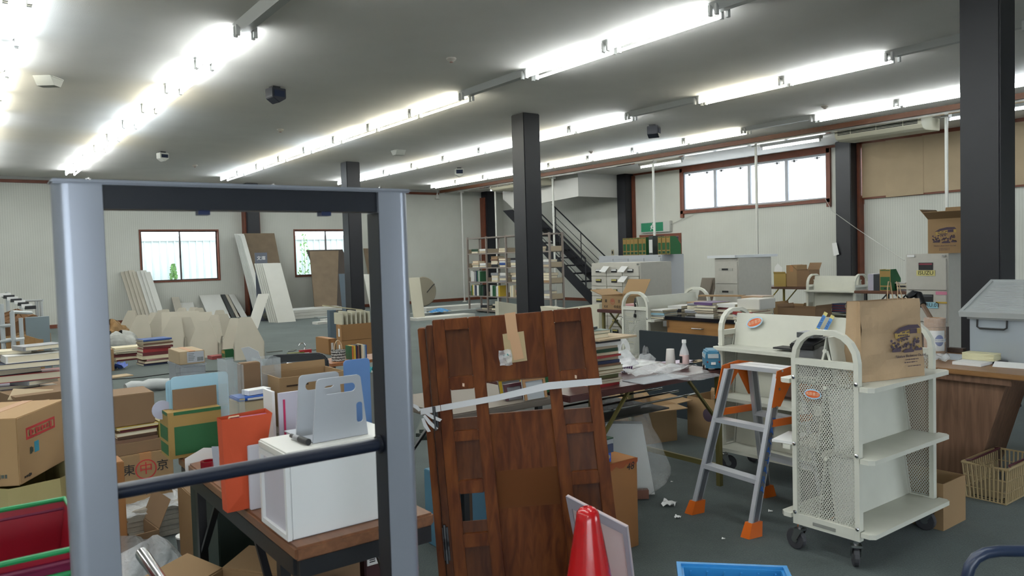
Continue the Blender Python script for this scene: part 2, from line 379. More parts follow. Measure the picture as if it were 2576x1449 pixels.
# outside: ribbed pale fence and ground, seen through the windows
struct('ground', MB().box(-30, 60, YB+.21, YB+25, -.3, -.1), mat('concrete', 'b8b8b4', .9))
fn = thing('metal_fence', 'pale ribbed metal fence standing outside the back windows', 'fence', (6, YB+1.6, -.1))
FEN = mat('fence_paint', 'eaf2f3', .6)
MB().box(0, 13, YB+1.62, YB+1.65, -.1, 2.25).build('panel', FEN, fn)
FENR = mat('fence_rib', 'c2cfd2', .6)
rm = bpy.data.meshes.new('rib')
for i in range(66):
    x = .1+i*.195
    if i == 0: r0 = MB().box(x, x+.035, YB+1.57, YB+1.62, -.1, 2.25).build('rib', FENR, fn)
    else:
        r = r0.copy(); r.location = (i*.195, 0, 0); C.objects.link(r)
MB().box(0, 13, YB+1.56, YB+1.62, 2.12, 2.17).build('rail', FENR, fn); MB().box(0, 13, YB+1.56, YB+1.62, .98, 1.02).build('rail', FENR, fn)
LEAF = mat('leaf', '5f9440', .7)
def foliage(name, label, cx, cy, z0, z1, n, rw, group=None):
    mb = MB(); rnd = random.Random(n)
    for k in range(n):
        t = rnd.random(); z = z0+(z1-z0)*t; r = rw*(1-t*.75)
        p = Vector((cx+rnd.uniform(-r, r), cy+rnd.uniform(-.08, .08), z)); a = rnd.uniform(0, 6.28); s_ = rnd.uniform(.03, .055)
        e = Vector((math.cos(a), .3, math.sin(a)))*s_; g = Vector((-math.sin(a), .2, math.cos(a)))*s_*.5
        mb.add([p-e, p-g, p+e, p+g], [(0, 1, 2, 3)])
    mb.tube([(cx, cy, -.1), (cx+.02, cy, z1)], .008, 5)
    tag(mb.build(name, LEAF), label, 'plant')
foliage('shrub', 'narrow green shrub outside the left back window', aty(437, 700, YB+1.2).x, YB+1.2, -.1, aty(437, 665, YB+1.2).z, 420, .2)
foliage('climbing_vine', 'yellow green vine on fence outside the right back window', aty(765, 640, YB+1.3).x, YB+1.3, -.1, 2.3, 130, .35)
# columns -----------------------------------------------------------
def column(nm, x0, y0, s, label, red=None, sy=None):
    sy = sy or s
    t = thing('steel_column', label, 'column', (x0+s/2, y0+sy/2, 0))
    MB().box(x0, x0+s, y0, y0+sy, 0, CH).build('shaft', STEEL_BLACK, t, bevel=.012)
    MB().box(x0-.03, x0+s+.03, y0-.03, y0+sy+.03, 0, .02).build('base_plate', STEEL_BLACK, t)
    if red == 'y': MB().box(x0+s-.1, XR, y0-.05, y0, 0, CH-.06).build('edge_board', BROWN_TRIM, t)
    if red == 'x': MB().box(x0-.04, x0, y0+.1, YB, 0, CH-.2).build('edge_board', BROWN_TRIM, t); MB().box(x0+s, x0+s+.04, y0+.1, YB, 0, CH-.2).build('edge_board', BROWN_TRIM, t)
    return t
column('', 7.2, 9.25, .32, 'square black steel column in the middle of the room')
column('', 7.18, 15.62, .32, 'square black steel column behind the security gate, in front of the right back window')
column('', 6.95, 2.6, .31, 'big square black steel column at the right, nearest the camera')
column('', 15.08, 8.42, .34, 'black steel wall post between the high window and the cardboard sheets', 'y')
column('', 15.16, 14.98, .34, 'black steel wall post at the foot side of the stairs, left of the exit sign', 'y')
cx_ = aty(622, 560, YB-.35).x
column('', cx_, YB-.36, .34, 'black steel wall post between the two back windows', 'x')
cx_ = aty(1226, 560, YB-.35).x
column('', cx_, YB-.36, .34, 'black steel wall post behind the steel shelving', 'x')
# poles -------------------------------------------------------------
POLE = mat('pole_white', 'c2c2bc', .45)
for (u, v, s) in ((1164, 600, 'thin white pole farthest left, at the left end of the steel shelving'), (1249, 600, 'thin white pole in front of the steel shelving'), (1394, 600, 'thin white pole in front of the stair foot'),
               (1646, 560, 'thin white pole crossing the green exit sign'), (1903, 480, 'thin white pole crossing the four pane high window'), (2381, 400, 'thin white pole in front of the cardboard sheets')):
    p = atx(u, v, 13.3); p.z = 0
    t = thing('white_pole', s, 'pole', p, 'slender poles under the ceiling trim')
    MB(fr(p)).tube([(0, 0, 0), (0, 0, CH-.12)], .028, 10).build('tube', POLE, t, smooth=True)
    MB(fr(p)).lathe([(.07, 0), (.07, .01), (.04, .03)], seg=12).build('foot', POLE, t); MB(fr(p)).box(-.06, .06, -.06, .06, CH-.13, CH-.0).build('head_plate', POLE, t)
# light fittings ----------------------------------------------------
FIX = mat('fitting_white', 'b9bab8', .5)
EW = emat('tube_cool', (.95, 1, 1), TUBE_W); EY = emat('tube_warm', (1, .97, .80), TUBE_N); EB = emat('tube_daylight', (.86, .95, 1), TUBE_W)
OFF = mat('dead_tube', 'a8a9a8', .4)
L = 1.375
def fitting(x, y0, cols, label, group, single=False, zc=CH):
    F = fr((x, y0+L/2, zc)); t = thing('ceiling_light', label, 'ceiling light', F, group); h = L/2
    b = MB(F); b.add([(-.105, -h, 0), (.105, -h, 0), (.04, -h, -.065), (-.04, -h, -.065), (-.105, h, 0), (.105, h, 0), (.04, h, -.065), (-.04, h, -.065)] if not single else [(-.06, -h, 0), (.06, -h, 0), (.03, -h, -.06), (-.03, -h, -.06), (-.06, h, 0), (.06, h, 0), (.03, h, -.06), (-.03, h, -.06)], [(0, 1, 2, 3), (7, 6, 5, 4), (0, 4, 5, 1), (1, 5, 6, 2), (2, 6, 7, 3), (3, 7, 4, 0)])
    b.build('body', FIX, t)
    for sx_ in ((-.08, .08) if not single else (0,)):
        for e in (-1, 1): MB(F).box(sx_-.018, sx_+.018, e*(h-.035)-.012, e*(h-.035)+.012, -.115, -.02 if not single else -.06).build('lamp_holder', FIX, t)
        if cols is not None:
            MB(F).tube([(sx_, -h+.055, -.092), (sx_, h-.055, -.092)], .016, 8).build('tube', cols, t, smooth=True)
    return t
rows = {'A': 2.32, 'B': 5.66, 'C': 8.76, 'D': 11.7, 'L': .55, 'Z': -2.6}
rowname = {'A': 'row above the left gate post', 'B': 'row left of the middle column', 'C': 'row passing behind the middle column', 'D': 'row beside the brown trim', 'L': 'row at the top left corner', 'Z': 'row along the left wall'}
colseq = {'A': 'WYWWYBBYWWWW', 'B': 'WWWYYYBYYBBW', 'C': 'WYWWYWWYWBWW', 'D': 'WWWYBWYWWYWB', 'L': 'WYBWYYWYWWWW', 'Z': 'WWYWWYWWYWWW'}
ordn = ['first', 'second', 'third', 'fourth', 'fifth', 'sixth', 'seventh', 'eighth', 'ninth', 'tenth', 'eleventh', 'twelfth', 'thirteenth', 'fourteenth', 'fifteenth', 'sixteenth', 'seventeenth', 'eighteenth']
for rn, x in rows.items():
    unlit = {'A': [1, -4, -5, -6], 'B': [2, -1, -2, -3, -4, -5, -6], 'C': [2, -1, -2, -3, -4, -5, -6], 'D': [2, -2, -3, -4, -5, -6], 'L': [-4, -5, -6], 'Z': [4]}[rn]
    for k in range(-6, 11):
        c = {'W': EW, 'Y': EY, 'B': EB}[colseq[rn][k % 12]]
        if k in unlit: c = None
        fitting(x, 4.375+L*k, c, '%s fitting from back wall, %s%s' % (ordn[10-k], rowname[rn], ', unlit' if c is None else ''), 'twin tube ceiling lights')
# single tube lights by the right wall (separate slender fittings)
for (xx, yy, c, s) in ((13.9, 8.35, EW, 'single tube light above the four pane high window'), (13.9, 11.85, EY, 'single tube light left of the four pane high window'), (13.3+.5, 4.6, EB, 'single tube light beside the right air conditioner'), (13.9, 18.3, EW, 'single tube light in front of the far air conditioner')):
    fitting(xx, yy, c, s, 'single tube lights beyond the trim', single=True)
# trim box over the stair
WB = mat('white_plaster', 'c0bfbb', .7)
p0 = aty(1455, 494, 15.32)
ye = 15.32+al(Vector((p0.x, 15.32, p0.z)), (0, 1, 0), u=1290)
sb = thing('stair_soffit', 'white boxed soffit hiding the top of the black stairs', 'soffit', (14.4, 17, p0.z))
zs = p0.z
MB().box(p0.x, XR-.04, 15.32, 15.38, zs, CH-.004).build('front_panel', WB, sb)
pa = p0.x
MB().slab([(pa, 15.38, zs), (pa, ye, zs-.12), (pa, ye+.5, zs+.2), (pa, ye+.5, CH-.004), (pa, 15.38, CH-.004)], (.06, 0, 0)).build('side_panel', WB, sb)
# ================================================================== stairs, ceiling devices, far furniture
X0s, X1s = 14.05, 14.85     # stair between two stringers, rising away from the camera along +y
st = thing('steel_stairs', 'black steel staircase with open treads rising to the white soffit', 'stairs', (14.45, 14.6, 0))
rise, run = .225, .315
_a = atx(1479.5, 681.5, X1s); y0 = _a.y-_a.z/rise*run
def sy_(z): return y0+z/rise*run
for x in (X0s, X1s):
    t_ = .03
    MB().slab([(x-.02, sy_(0)-.2, 0), (x-.02, sy_(0)+.28, 0), (x-.02, sy_(2.85)+.28, 2.85), (x-.02, sy_(2.85)-.2, 2.85)], (.04, 0, 0)).build('stringer', STEEL_BLACK, st)
for k in range(1, 13):
    z = rise*k
    MB().box(X0s+.02, X1s-.02, sy_(z)-.14, sy_(z)+.15, z-.04, z).build('tread', STEEL_BLACK, st)
hr = MB(); q = [(X0s, sy_(.45)-.1, .45), (X0s, sy_(.45)-.1, 1.3), (X0s, sy_(2.1)-.1, 2.95)]
hr.tube(q, .022, 6); hr.build('handrail', STEEL_BLACK, st)
MB().tube([(X1s, sy_(.45)-.1, .45), (X1s, sy_(.45)-.1, 1.3), (X1s, sy_(2.1)-.1, 2.95)], .022, 6).build('handrail', STEEL_BLACK, st)
for x in (X0s, X1s):
    for j in range(3):
        MB().tube([(x, sy_(.45)-.1, .62+j*.2), (x, sy_(2.1)-.1, 2.27+j*.2)], .01, 5).build('rail_bar', STEEL_BLACK, st)
    for zz in (1.2, 2.0): MB().tube([(x, sy_(zz)-.1, zz), (x, sy_(zz)-.1, zz+.85)], .014, 5).build('baluster', STEEL_BLACK, st)
# air conditioners
ACM = mat('ac_cream', 'c0bca8', .5); ACD = mat('ac_dark', '2e2f2c', .6)
def aircon(y0, y1, label, xa_=13.25):
    t = thing('air_conditioner', label, 'air conditioner', (xa_+.3, (y0+y1)/2, CH)); x0, x1 = xa_, xa_+.68; zb = CH-.26
    MB().slab([(x0, y0, CH-.03), (x0, y0, zb+.09), (x0+.05, y0, zb+.03), (x0+.15, y0, zb), (x1, y0, zb+.02), (x1, y0, CH-.03)], (0, y1-y0, 0)).build('housing', ACM, t, bevel=.006)
    MB().box(x0-.006, x0+.01, y0+.06, y1-.06, zb+.1, CH-.05).build('grille', ACD, t)
    for k in range(5): MB().box(x0-.014, x0, y0+.06, y1-.06, zb+.115+k*.022, zb+.121+k*.022).build('slat', ACM, t)
    for k in range(3): MB().box(x0-.012, x0, y0+.06+(y1-y0-.14)*(k+.5)/3, y0+.07+(y1-y0-.14)*(k+.5)/3, zb+.1, CH-.05).build('divider', ACM, t)
aircon(6.15, 7.7, 'cream ceiling air conditioner in front of the cardboard sheets')
aircon(16.3, 18.4, 'cream ceiling air conditioner in front of the white stair soffit', 12.99)
# speakers, sensors, signs on the ceiling
SPK = mat('speaker_navy', '1a1d28', .5); SPW = mat('speaker_white', 'b9bab4', .5)
def speaker(u, v, s, m, label, rz=.3):
    p = atz(u, v, CH-.02); F = fr((p.x, p.y, CH), rz); t = thing('ceiling_speaker', label, 'speaker', F)
    MB(F).slab([(-s/2, -s/2, -.03), (s/2, -s/2, -.03), (s/2, -s/2, -s*.8), (0, -s/2, -s-.02), (-s/2, -s/2, -s*.8)], (0, s*.9, 0)).build('housing', m, t, bevel=.006)
    MB(F).box(-.05, .05, -.04, .06, -.035, 0).build('bracket', BLACK, t)
    MB(F).box(-s*.38, s*.38, -s/2-.006, -s/2+.005, -s*.72, -.06).build('grille', mat('speaker_cloth', '14203a', .8), t)
    return t
speaker(692, 222, .19, SPK, 'navy black ceiling speaker, between the left two light rows', .2)
speaker(1643, 317, .21, SPK, 'black ceiling speaker right of the middle column', .5)
speaker(1155, 424, .21, SPW, 'white ceiling speaker with a blue front, left of the middle column', -.5)
speaker(408, 384, .17, SPW, 'small white cube speaker above the left back window', .3)
def emerg(u, v, label, rz):
    p = atz(u, v, CH-.02); F = fr((p.x, p.y, CH), rz); t = thing('emergency_light', label, 'light fitting', F)
    MB(F).slab([(-.13, -.1, 0), (.13, -.1, 0), (.06, -.1, -.1), (-.06, -.1, -.1)], (0, .2, 0)).build('housing', SPW, t)
    MB(F).box(-.1, .1, -.11, .11, -.012, 0).build('base', SPW, t)
emerg(1002, 381, 'white wedge shaped emergency light left of the middle column', 1.57)
emerg(122, 200, 'white wedge shaped emergency light above the left gate post', .9)
for (u, v, s) in ((1135, 146, 'smoke detector above and left of the middle column, nearest'), (705, 325, 'smoke detector below the navy speaker'), (490, 415, 'smoke detector above the security gate, between the left light rows'), (1487, 380, 'smoke detector right of the middle column'), (2075, 266, 'smoke detector above the right air conditioner')):
    p = atz(u, v, CH); F = fr((p.x, p.y, CH)); t = thing('smoke_detector', s, 'smoke detector', F)
    MB(F).lathe([(.055, 0), (.055, -.015), (.04, -.03), (.015, -.045), (0, -.047)], seg=14).build('housing', mat('detector', 'b4aea4', .5), t, smooth=True)
    MB(F).lathe([(.02, -.03), (.02, -.05), (0, -.052)], seg=10).build('sensor_cap', mat('detector_cap', '9a7a70', .5), t)
p = aty(1100, 487, YB-.5); F = fr((p.x, p.y, CH-.14)); t = thing('spotlight', 'small white spotlight hanging at the back wall corner of the ceiling', 'spotlight', F)
MB(F).tube([(0, 0, .14), (0, 0, 0)], .012, 6).build('stem', SPW, t); MB(F).lathe([(.02, 0), (.035, -.05), (.075, -.17), (.06, -.17)], seg=12).build('shade', SPW, t, smooth=True)
# exit sign and small signs
F = fr((XR-.09, 14.2, 2.08)); t = thing('exit_sign', 'green emergency exit sign box with running figure above the door', 'sign', F)
MB().box(XR-.10, XR, 13.62, 14.68, 1.95, 2.24).build('housing', SPW, t, bevel=.006)
EXG = mat('exit_green', '0b7a55', .4); MB().box(XR-.106, XR-.1, 13.85, 14.64, 1.975, 2.215).build('face', EXG, t)
mb = MB(); xx = XR-.108
def fig(pts): mb.slab([(xx, 14.245-a, 2.095+b) for a, b in pts], (-.002, 0, 0))
mb.lathe([(.022, 0), (.022, -.003)], (xx, 14.21, 2.175), 10, 'X')
fig([(-.02, .05), (.03, .055), (.02, -.01), (-.03, -.015)]); fig([(.02, .05), (.07, .02), (.065, .008), (.015, .03)]); fig([(-.02, .045), (-.06, .0), (-.05, -.008), (-.01, .025)])
fig([(.0, -.01), (.06, -.045), (.055, -.062), (-.01, -.03)]); fig([(-.03, -.01), (-.05, -.085), (-.035, -.088), (-.005, -.02)])
mb.build('running_figure', INK_W, t)
# cable along the wall
pts = [aty(1682, 558, 14.0), atx(1760, 532, XR-.05), atx(1830, 519, XR-.05), atx(1960, 512, XR-.07), atx(2075, 498, XR-.07), atx(2092, 530, 15.0), atx(2155, 575, 14.9), atx(2275, 655, 9.0)]
pts[0] = Vector((XR-.05, 13.65, 2.13))
tag(MB().tube(pts, .006, 5).build('cable', mat('cable_grey', 'a8a8a2', .6)), 'thin pale cable strung under the high window down to the filing cabinet', 'cable')
p = atx(2101, 627, 15.04)
tag(MB().slab([(15.04, p.y+.07, p.z+.13), (15.04, p.y-.03, p.z+.14), (15.03, p.y-.09, p.z-.11), (15.03, p.y+.03, p.z-.14)], (.003, 0, 0)).build('paper_note', PAPER), 'white paper note taped to the black wall post right of the high window', 'note')
p = atx(1541, 635, XR-.01); t = thing('wall_switch', 'small cream wall switch below the stair soffit', 'switch', p)
MB().box(XR-.012, XR, p.y-.05, p.y+.05, p.z-.08, p.z+.08).build('plate', mat('switch_plate', 'a8a088', .5), t); MB().box(XR-.02, XR-.012, p.y-.02, p.y+.02, p.z-.04, p.z+.04).build('rocker', BLACK, t)

# ------------------------------------------------------------------ generic cartons, books, boards
def carton(name, label, F, wx, dy, h, m=CARD, flaps=None, tape=True, cat='box', group=None, fl=.45, ang=(.5, .5, .9, .9)):
    """F at the centre of the base. flaps: None closed, else open with the given side flaps ('-x','+x','-y','+y')"""
    t = thing(name, label, cat, F, group); a, b = wx/2, dy/2
    if flaps is None:
        MB(F).box(-a, a, -b, b, 0, h).build('body', m, t, bevel=.004)
        if tape:
            T = MB(F).box(-a-.001, a+.001, -.028, .028, h, h+.0015) if wx >= dy else MB(F).box(-.028, .028, -b-.001, b+.001, h, h+.0015)
            if wx >= dy: T.box(-a-.0015, -a, -.028, .028, h*.7, h)
            else: T.box(-.028, .028, -b-.0015, -b, h*.7, h)
            T.build('tape', KRAFT_TAPE, t)
    else:
        w = .005; mb = MB(F).box(-a, a, -b, b, 0, w)
        mb.box(-a, -a+w, -b, b, w, h).box(a-w, a, -b, b, w, h).box(-a+w, a-w, -b, -b+w, w, h).box(-a+w, a-w, b-w, b, w, h); mb.build('body', m, t)
        for s in flaps:
            q = dict(zip(('-x', '+x', '-y', '+y'), ang))[s]; c, sn = math.cos(q)*min(a, b)*2*fl, math.sin(q)*min(a, b)*2*fl
            if s[1] == 'x': e = -1 if s[0] == '-' else 1; P = [(e*a, -b, h), (e*a, b, h), (e*(a+c), b, h+sn), (e*(a+c), -b, h+sn)]
            else: e = -1 if s[0] == '-' else 1; P = [(-a, e*b, h), (a, e*b, h), (a, e*(b+c), h+sn), (-a, e*(b+c), h+sn)]
            MB(F).slab(P, (0, 0, w)).build('flap', m, t)
    return t
def pbox(z0, near, ru, lu, tv, rz=0):
    """axis box read off the photo: near = pixel of the near bottom corner; returns frame centre, wx, dy, h"""
    P = atz(near[0], near[1], z0) if len(near) == 2 else Vector(near)
    ex = Vector((math.cos(rz), math.sin(rz), 0)); ey = Vector((-math.sin(rz), math.cos(rz), 0))
    wx = al(P, ex, u=ru) if ru > 30 or ru < 0 else ru
    dy = al(P, ey, u=lu) if lu > 10 or lu < 0 else lu
    h = al(P, (0, 0, 1), v=tv) if tv > 10 else tv
    return fr(P+ex*wx/2+ey*dy/2, rz), wx, dy, h
# one book mesh shared by every book: cover (slot 0) wrapped round pages (slot 1); 1 x 1 x 1, spine at -x or -y by turning
bk = MB(); bk.cur = 0; bk.box(-.5, .5, -.5, .5, 0, .09).box(-.5, .5, -.5, .5, .91, 1).box(-.5, -.46, -.5, .5, .09, .91); bk.cur = 1; bk.box(-.46, .485, -.485, .485, .09, .91)
_b = bk.build('book', [mat('book_cover', '7a6a5a'), PAPER_C], origin=(0, 0, 0)); BOOKMESH = _b.data; bpy.data.objects.remove(_b)
BC = {'red': '8e2a2c', 'maroon': '5e2428', 'green': '2f5f3e', 'dark green': '24402f', 'blue': '2c4a86', 'navy': '26304c', 'cream': 'cdc3a6', 'beige': 'b0a088', 'white': 'cccbc6', 'grey': '85868a', 'brown': '6d5240', 'black': '222226', 'yellow': 'c2a53a', 'orange': 'bf6a35', 'pink': 'bb8a8a', 'purple': '5c4470', 'light blue': '8fb4c4', 'tan': '96795a', 'olive': '5f6240'}
def bmat(c): return mat('cover_'+c.replace(' ', '_'), BC[c], .5)
def book(col, loc, w, d, t, rz=0, label='', group=None, upright=False, lean=0, name='book', rot=None):
    o = bpy.data.objects.new(name, BOOKMESH); C.objects.link(o)
    o.location = loc; o.scale = (w, d, t)
    if rot is not None: o.rotation_euler = rot
    elif upright: o.rotation_euler = (PI/2, lean, rz)
    else: o.rotation_euler = (0, 0, rz)
    o.material_slots[0].link = 'OBJECT'; o.material_slots[0].material = bmat(col)
    return tag(o, label, 'book', group)
def stack(x, y, z, cols, w, d, h, where, group, rz=0, jit=.012, seed=1, name='book', ts=None):
    """a pile of books; cols from bottom to top, h total height"""
    rnd = random.Random(seed); n = len(cols); ww = [rnd.uniform(.6, 1.4) for _ in cols] if ts is None else ts; S = sum(ww)
    for i, c in enumerate(cols):
        t = ww[i]/S*h; sc_ = rnd.uniform(.88, 1.0)
        book(c, (x+rnd.uniform(-jit, jit), y+rnd.uniform(-jit, jit), z), w*sc_, d*sc_, t-.0008, rz+rnd.uniform(-.08, .08)+(PI if rnd.random() < .3 else 0), '%s book, %s of %s' % (c, ORD[n-1-i] if n-1-i < 16 else 'lowest', where), group, name=name)
        z += t
    return z
def row_books(P, e, cols, hh, dd, where, group, ts, name='book', seed=2):
    """upright books side by side from P along unit e (spines facing -x if e is +-y)"""
    rnd = random.Random(seed); pos = 0; rz = math.atan2(e[1], e[0])
    for i, c in enumerate(cols):
        t = ts[i % len(ts)]; h = hh*rnd.uniform(.9, 1)
        q = Vector(P)+Vector(e)*(pos+t)
        o = book(c, q+Vector((0, 0, h/2)), dd, h, t, 0, '%s %s, %s of %s' % (c, name, ordn[i], where), group, name=name)
        o.rotation_euler = Matrix(((1, 0, 0), (0, 0, 1), (0, 1, 0))).to_euler() if abs(e[1]) > .5 else Matrix(((0, 0, 1), (1, 0, 0), (0, 1, 0))).to_euler()
        pos += t
def board(name, label, poly, n, m, group=None, cat='board'):
    return tag(MB().slab(poly, n).build(name, m, bevel=0), label, cat, group)
def lean_board(u0, u1, vtop, m, label, group, yb=20.4, yt=None, vb=None, th=.03, name='shelf_board', slope=0):
    """board leaning on the back wall: bottom on the floor at depth yb"""
    yt = yt or YB-.03-th
    a = aty(u0, vtop, yt); b = aty(u1, vtop, yt); w = b.x-a.x; z = a.z
    xb = a.x+slope
    return board(name, label, [(xb, yb, 0), (xb+w, yb, 0), (b.x, yt, z), (a.x, yt, z)], (0, th, 0), m, group)

# ------------------------------------------------------------------ boards along the back wall
G1 = 'pale shelf boards leaning on the back wall'
for i in range(7):
    u = 303+i*10
    o = lean_board(u, u+15, 684-(i % 3)*2, BEIGE_BOARD if i < 4 else WHITE_BOARD, ('beige' if i < 4 else 'white')+' shelf board, %s from the left, leaning below the left back window' % ordn[i], G1, yb=20.5-.055*i, yt=YB-.08-.05*i, slope=.2, th=.035)
for (u0, u1, v, m, s, sl, yb) in ((431, 450, 748, BEIGE_BOARD, 'narrow short beige board against the wall below the left back window', .05, 20.8), (452, 486, 762, WHITE_BOARD, 'low white board against the wall right of the narrow beige board', 0, 20.85),
        (501, 553, 743, WHITE_BOARD, 'square white board against the wall below window corner', .1, 20.6), (556, 566, 741, mat('dark_board', '3c3f3e'), 'dark board beside square white board', .1, 20.6), (567, 574, 742, BEIGE_BOARD, 'narrow grey beige board right of the dark board', .1, 20.55), (575, 590, 741, WHITE_BOARD, 'narrow white board left of the tall white boards', .12, 20.5)):
    lean_board(u0, u1, v, m, s, G1, yb=yb, slope=sl)
for i in range(6):
    lean_board(590+i*3, 613+i*.5, 588+i, WHITE_BOARD, 'tall thin white board, %s of the six leaning left of the brown panel' % (ordn[i]), 'tall white boards beside the brown panel', yb=19.9-.09*i, yt=YB-.1-.05*i-.36, slope=.18, th=.02)
BRP = mat('brown_panel', '6b5a45', .6, var=.1, scale=5)
t = lean_board(613, 690, 587, BRP, 'tall dull brown panel leaning on the wall post between the windows', 'brown panels', yb=20.2, yt=YB-.45, th=.03, name='plywood_sheet', slope=.15)
# white boards in front, with the paperback sign between
fl = atz(660, 815, 0); yb = fl.y
for i in range(5):
    a = aty(640+i*5, 663, yb+.75-.05*i); b = aty(697+i*2.2, 664, yb+.75-.05*i); q = .36
    board('shelf_board', 'white shelf board, %s from the back of the set in front of the brown panel' % ordn[i], [(a.x+q*.35, yb-.06*i+.25, 0), (b.x+q*.35, yb-.06*i+.25, 0), (b.x, a.y, a.z), (a.x, a.y, a.z)], (0, .028, 0), WHITE_BOARD, 'white boards in front of the brown panel')
a = aty(641, 636, yb+.9); b = aty(673, 664, yb+.9)
sg = thing('category_sign', 'grey sign board with two white characters above the white boards', 'sign', (a.x, a.y, 0))
MB().box(a.x, b.x, a.y, a.y+.02, 0, a.z).build('panel', mat('sign_grey', '5d626e', .6), sg)
text('lettering', '文庫', INK_W, (b.x-a.x)*.36, ((a.x+b.x)/2, a.y-.003, a.z-.14), (1, 0, 0), (0, 0, 1), sg, spacing=1.1)
b2 = atz(628, 828, 0); a = aty(652, 740, b2.y+.25); w_ = .24
board('shelf_board', 'short white board leaning in front of the white boards, tilted to the right', [(b2.x-.06, b2.y, 0), (b2.x+w_-.06, b2.y, 0), (a.x+w_, b2.y+.3, a.z), (a.x, b2.y+.3, a.z)], (0, .03, 0), WHITE_BOARD)
# planks lying on the floor
G3 = 'white planks lying on the floor by the back wall'
P0 = atz(722, 806, 0)
for i in range(9):
    lv = i//3; o_ = i % 3
    x = P0.x+.05*lv; y = P0.y+.22+o_*.3; z = .075*lv
    tag(MB().box(x+.05*o_, x+1.15+.06*i, y, y+.28, z, z+.07).build('plank', WHITE_BOARD), 'white plank lying on the floor, %s layer, %s from the front' % (('bottom', 'middle', 'top')[lv], ordn[o_]), 'plank', G3)
tag(MB().grid(lambda a, b: (P0.x-.25+.35*math.cos(a*6.28)*math.sin(b*3.1)*.7, P0.y+.3+.2*math.sin(a*6.28)*math.sin(b*3.1), .13+.13*math.cos(b*3.1)*(1+.25*math.sin(a*25))), 14, 8).build('rubbish_bundle', mat('bundle_grey', '4f5048', .9, var=.3, scale=20)), 'dark grey crumpled bundle at the end of the white planks', 'bundle')
# brown panels right
a = aty(771, 628, YB-.3); 
lean_board(771, 862, 629, mat('dark_brown_panel', '3e332b', .5), 'dark brown tall panel behind the brown panel, below the right back window', 'brown panels', yb=20.3, yt=YB-.25, name='plywood_sheet', slope=.35)
pb_ = atz(816, 792, 0)
a = aty(779, 632, pb_.y+.9); b = aty(852, 632, pb_.y+.9)
board('plywood_sheet', 'large brown panel leaning in front of the dark brown one', [(pb_.x-.25, pb_.y, 0), (pb_.x+.35, pb_.y, 0), (b.x, a.y, a.z), (a.x, a.y, a.z)], (0, .03, 0), BRP, 'brown panels')
a = aty(918, 640, YB-.2); lean_board(915, 932, 625, BRP, 'narrow brown panel right of the left column', 'brown panels', yb=20.6, name='plywood_sheet')
SLATE = mat('slate_board', '4d5b66', .6, bump=.4, bscale=30)
pb_ = atz(866, 800, 0); a = aty(853, 689, pb_.y+.35); b = aty(887, 689, pb_.y+.35)
board('plywood_sheet', 'slate blue rough board leaning against the left column', [(a.x-.08, pb_.y, 0), (b.x-.02, pb_.y, 0), (b.x, a.y, a.z), (a.x, a.y, a.z)], (0, .03, 0), SLATE)
a = aty(920, 690, 16.9); b = aty(936, 690, 16.9)
board('shelf_board', 'white tall board right of the left column, seen beside the gate post', [(a.x, 16.6, 0), (b.x+.12, 16.6, 0), (b.x+.1, 17.0, a.z), (a.x, 17.0, a.z)], (0, .03, 0), WHITE_BOARD)
a = aty(1033, 699, 15.5); b = aty(1061, 699, 15.5)
board('shelf_board', 'upright cream board just right of the right gate post', [(a.x, 15.4, 0), (b.x, 15.4, 0), (b.x, 15.6, a.z), (a.x, 15.6, a.z)], (0, .03, 0), mat('cream_board', 'bdb9a8', .6))
# round beige table top on edge behind it
c_ = aty(1073, 758, 19.6); F = fr((c_.x-.1, 19.6, 0), 0); t = thing('round_tabletop', 'round beige tabletop standing on edge against the back wall', 'tabletop', F)
MB(F).lathe([(0, -.02), (.42, -.02), (.44, 0), (.42, .02), (0, .02)], (0, 0, .45), 28, 'Y').build('disc', mat('drab_disc', '8f8878', .7), t)
MB(F).tube([(.1, -.04, .42), (.3, -.05, .62), (.36, -.06, .66)], .012, 6).build('arm', BLACK, t)
# flat boards and bits on the floor near the back corner
for i, (u, v, w_, d_, m, s) in enumerate(((1110, 795, 1.6, .5, WHITE_BOARD, 'pale flat board on the floor behind the brown partition, nearest'), (1125, 785, 1.9, .45, mat('pale_grey_board', '9fa6a4'), 'grey flat board on the floor behind the brown partition'), (1140, 773, 2.0, .5, WHITE_BOARD, 'white flat board on the floor below the back corner wall'))):
    p = atz(u, v, .05); tag(MB().box(p.x-w_/2, p.x+w_/2, p.y-d_/2, p.y+d_/2, .0, .06+.02*i).build('flat_board', m), s, 'board')
p = atz(1105, 783, .12); tag(MB(fr((p.x, p.y, .12), .4)).grid(lambda a, b: ((a-.5)*.6, (b-.5)*.35, .07*math.sin(a*3.14)*math.sin(b*3.14)+.015*math.sin(a*17+b*9)), 12, 8).build('blue_sheet', mat('blue_vinyl', '2c78b0', .4)), 'crumpled blue sheet on the boards in the back corner', 'sheet')

# ------------------------------------------------------------------ pile of beige shelf end panels
def endpanel(label, x, y, rz, rx, w=.5, h=.82, sk=0):
    F = fr((x, y, 0), rz) @ Matrix.Rotation(rx, 4, 'X'); 
    mb = MB(F).slab([(-w/2, 0, 0), (w/2, 0, 0), (w/2, 0, h*.4), (w*.22+sk, 0, h-.03), (w*.18+sk, 0, h), (-w*.18+sk, 0, h), (-w*.22+sk, 0, h-.03), (-w/2, 0, h*.4)], (0, .03, 0))
    mb.slab([(-w/2, 0, .0), (-w/2, 0, h*.4), (-w/2, .12, h*.4), (-w/2, .12, 0)], (.012, 0, 0)).slab([(w/2, 0, .0), (w/2, 0, h*.4), (w/2, .12, h*.4), (w/2, .12, 0)], (-.012, 0, 0))
    return tag(mb.build('bookcase_side', BEIGE_BOARD, origin=F.translation), label, 'shelf panel', 'beige shelf end panels piled on the floor')
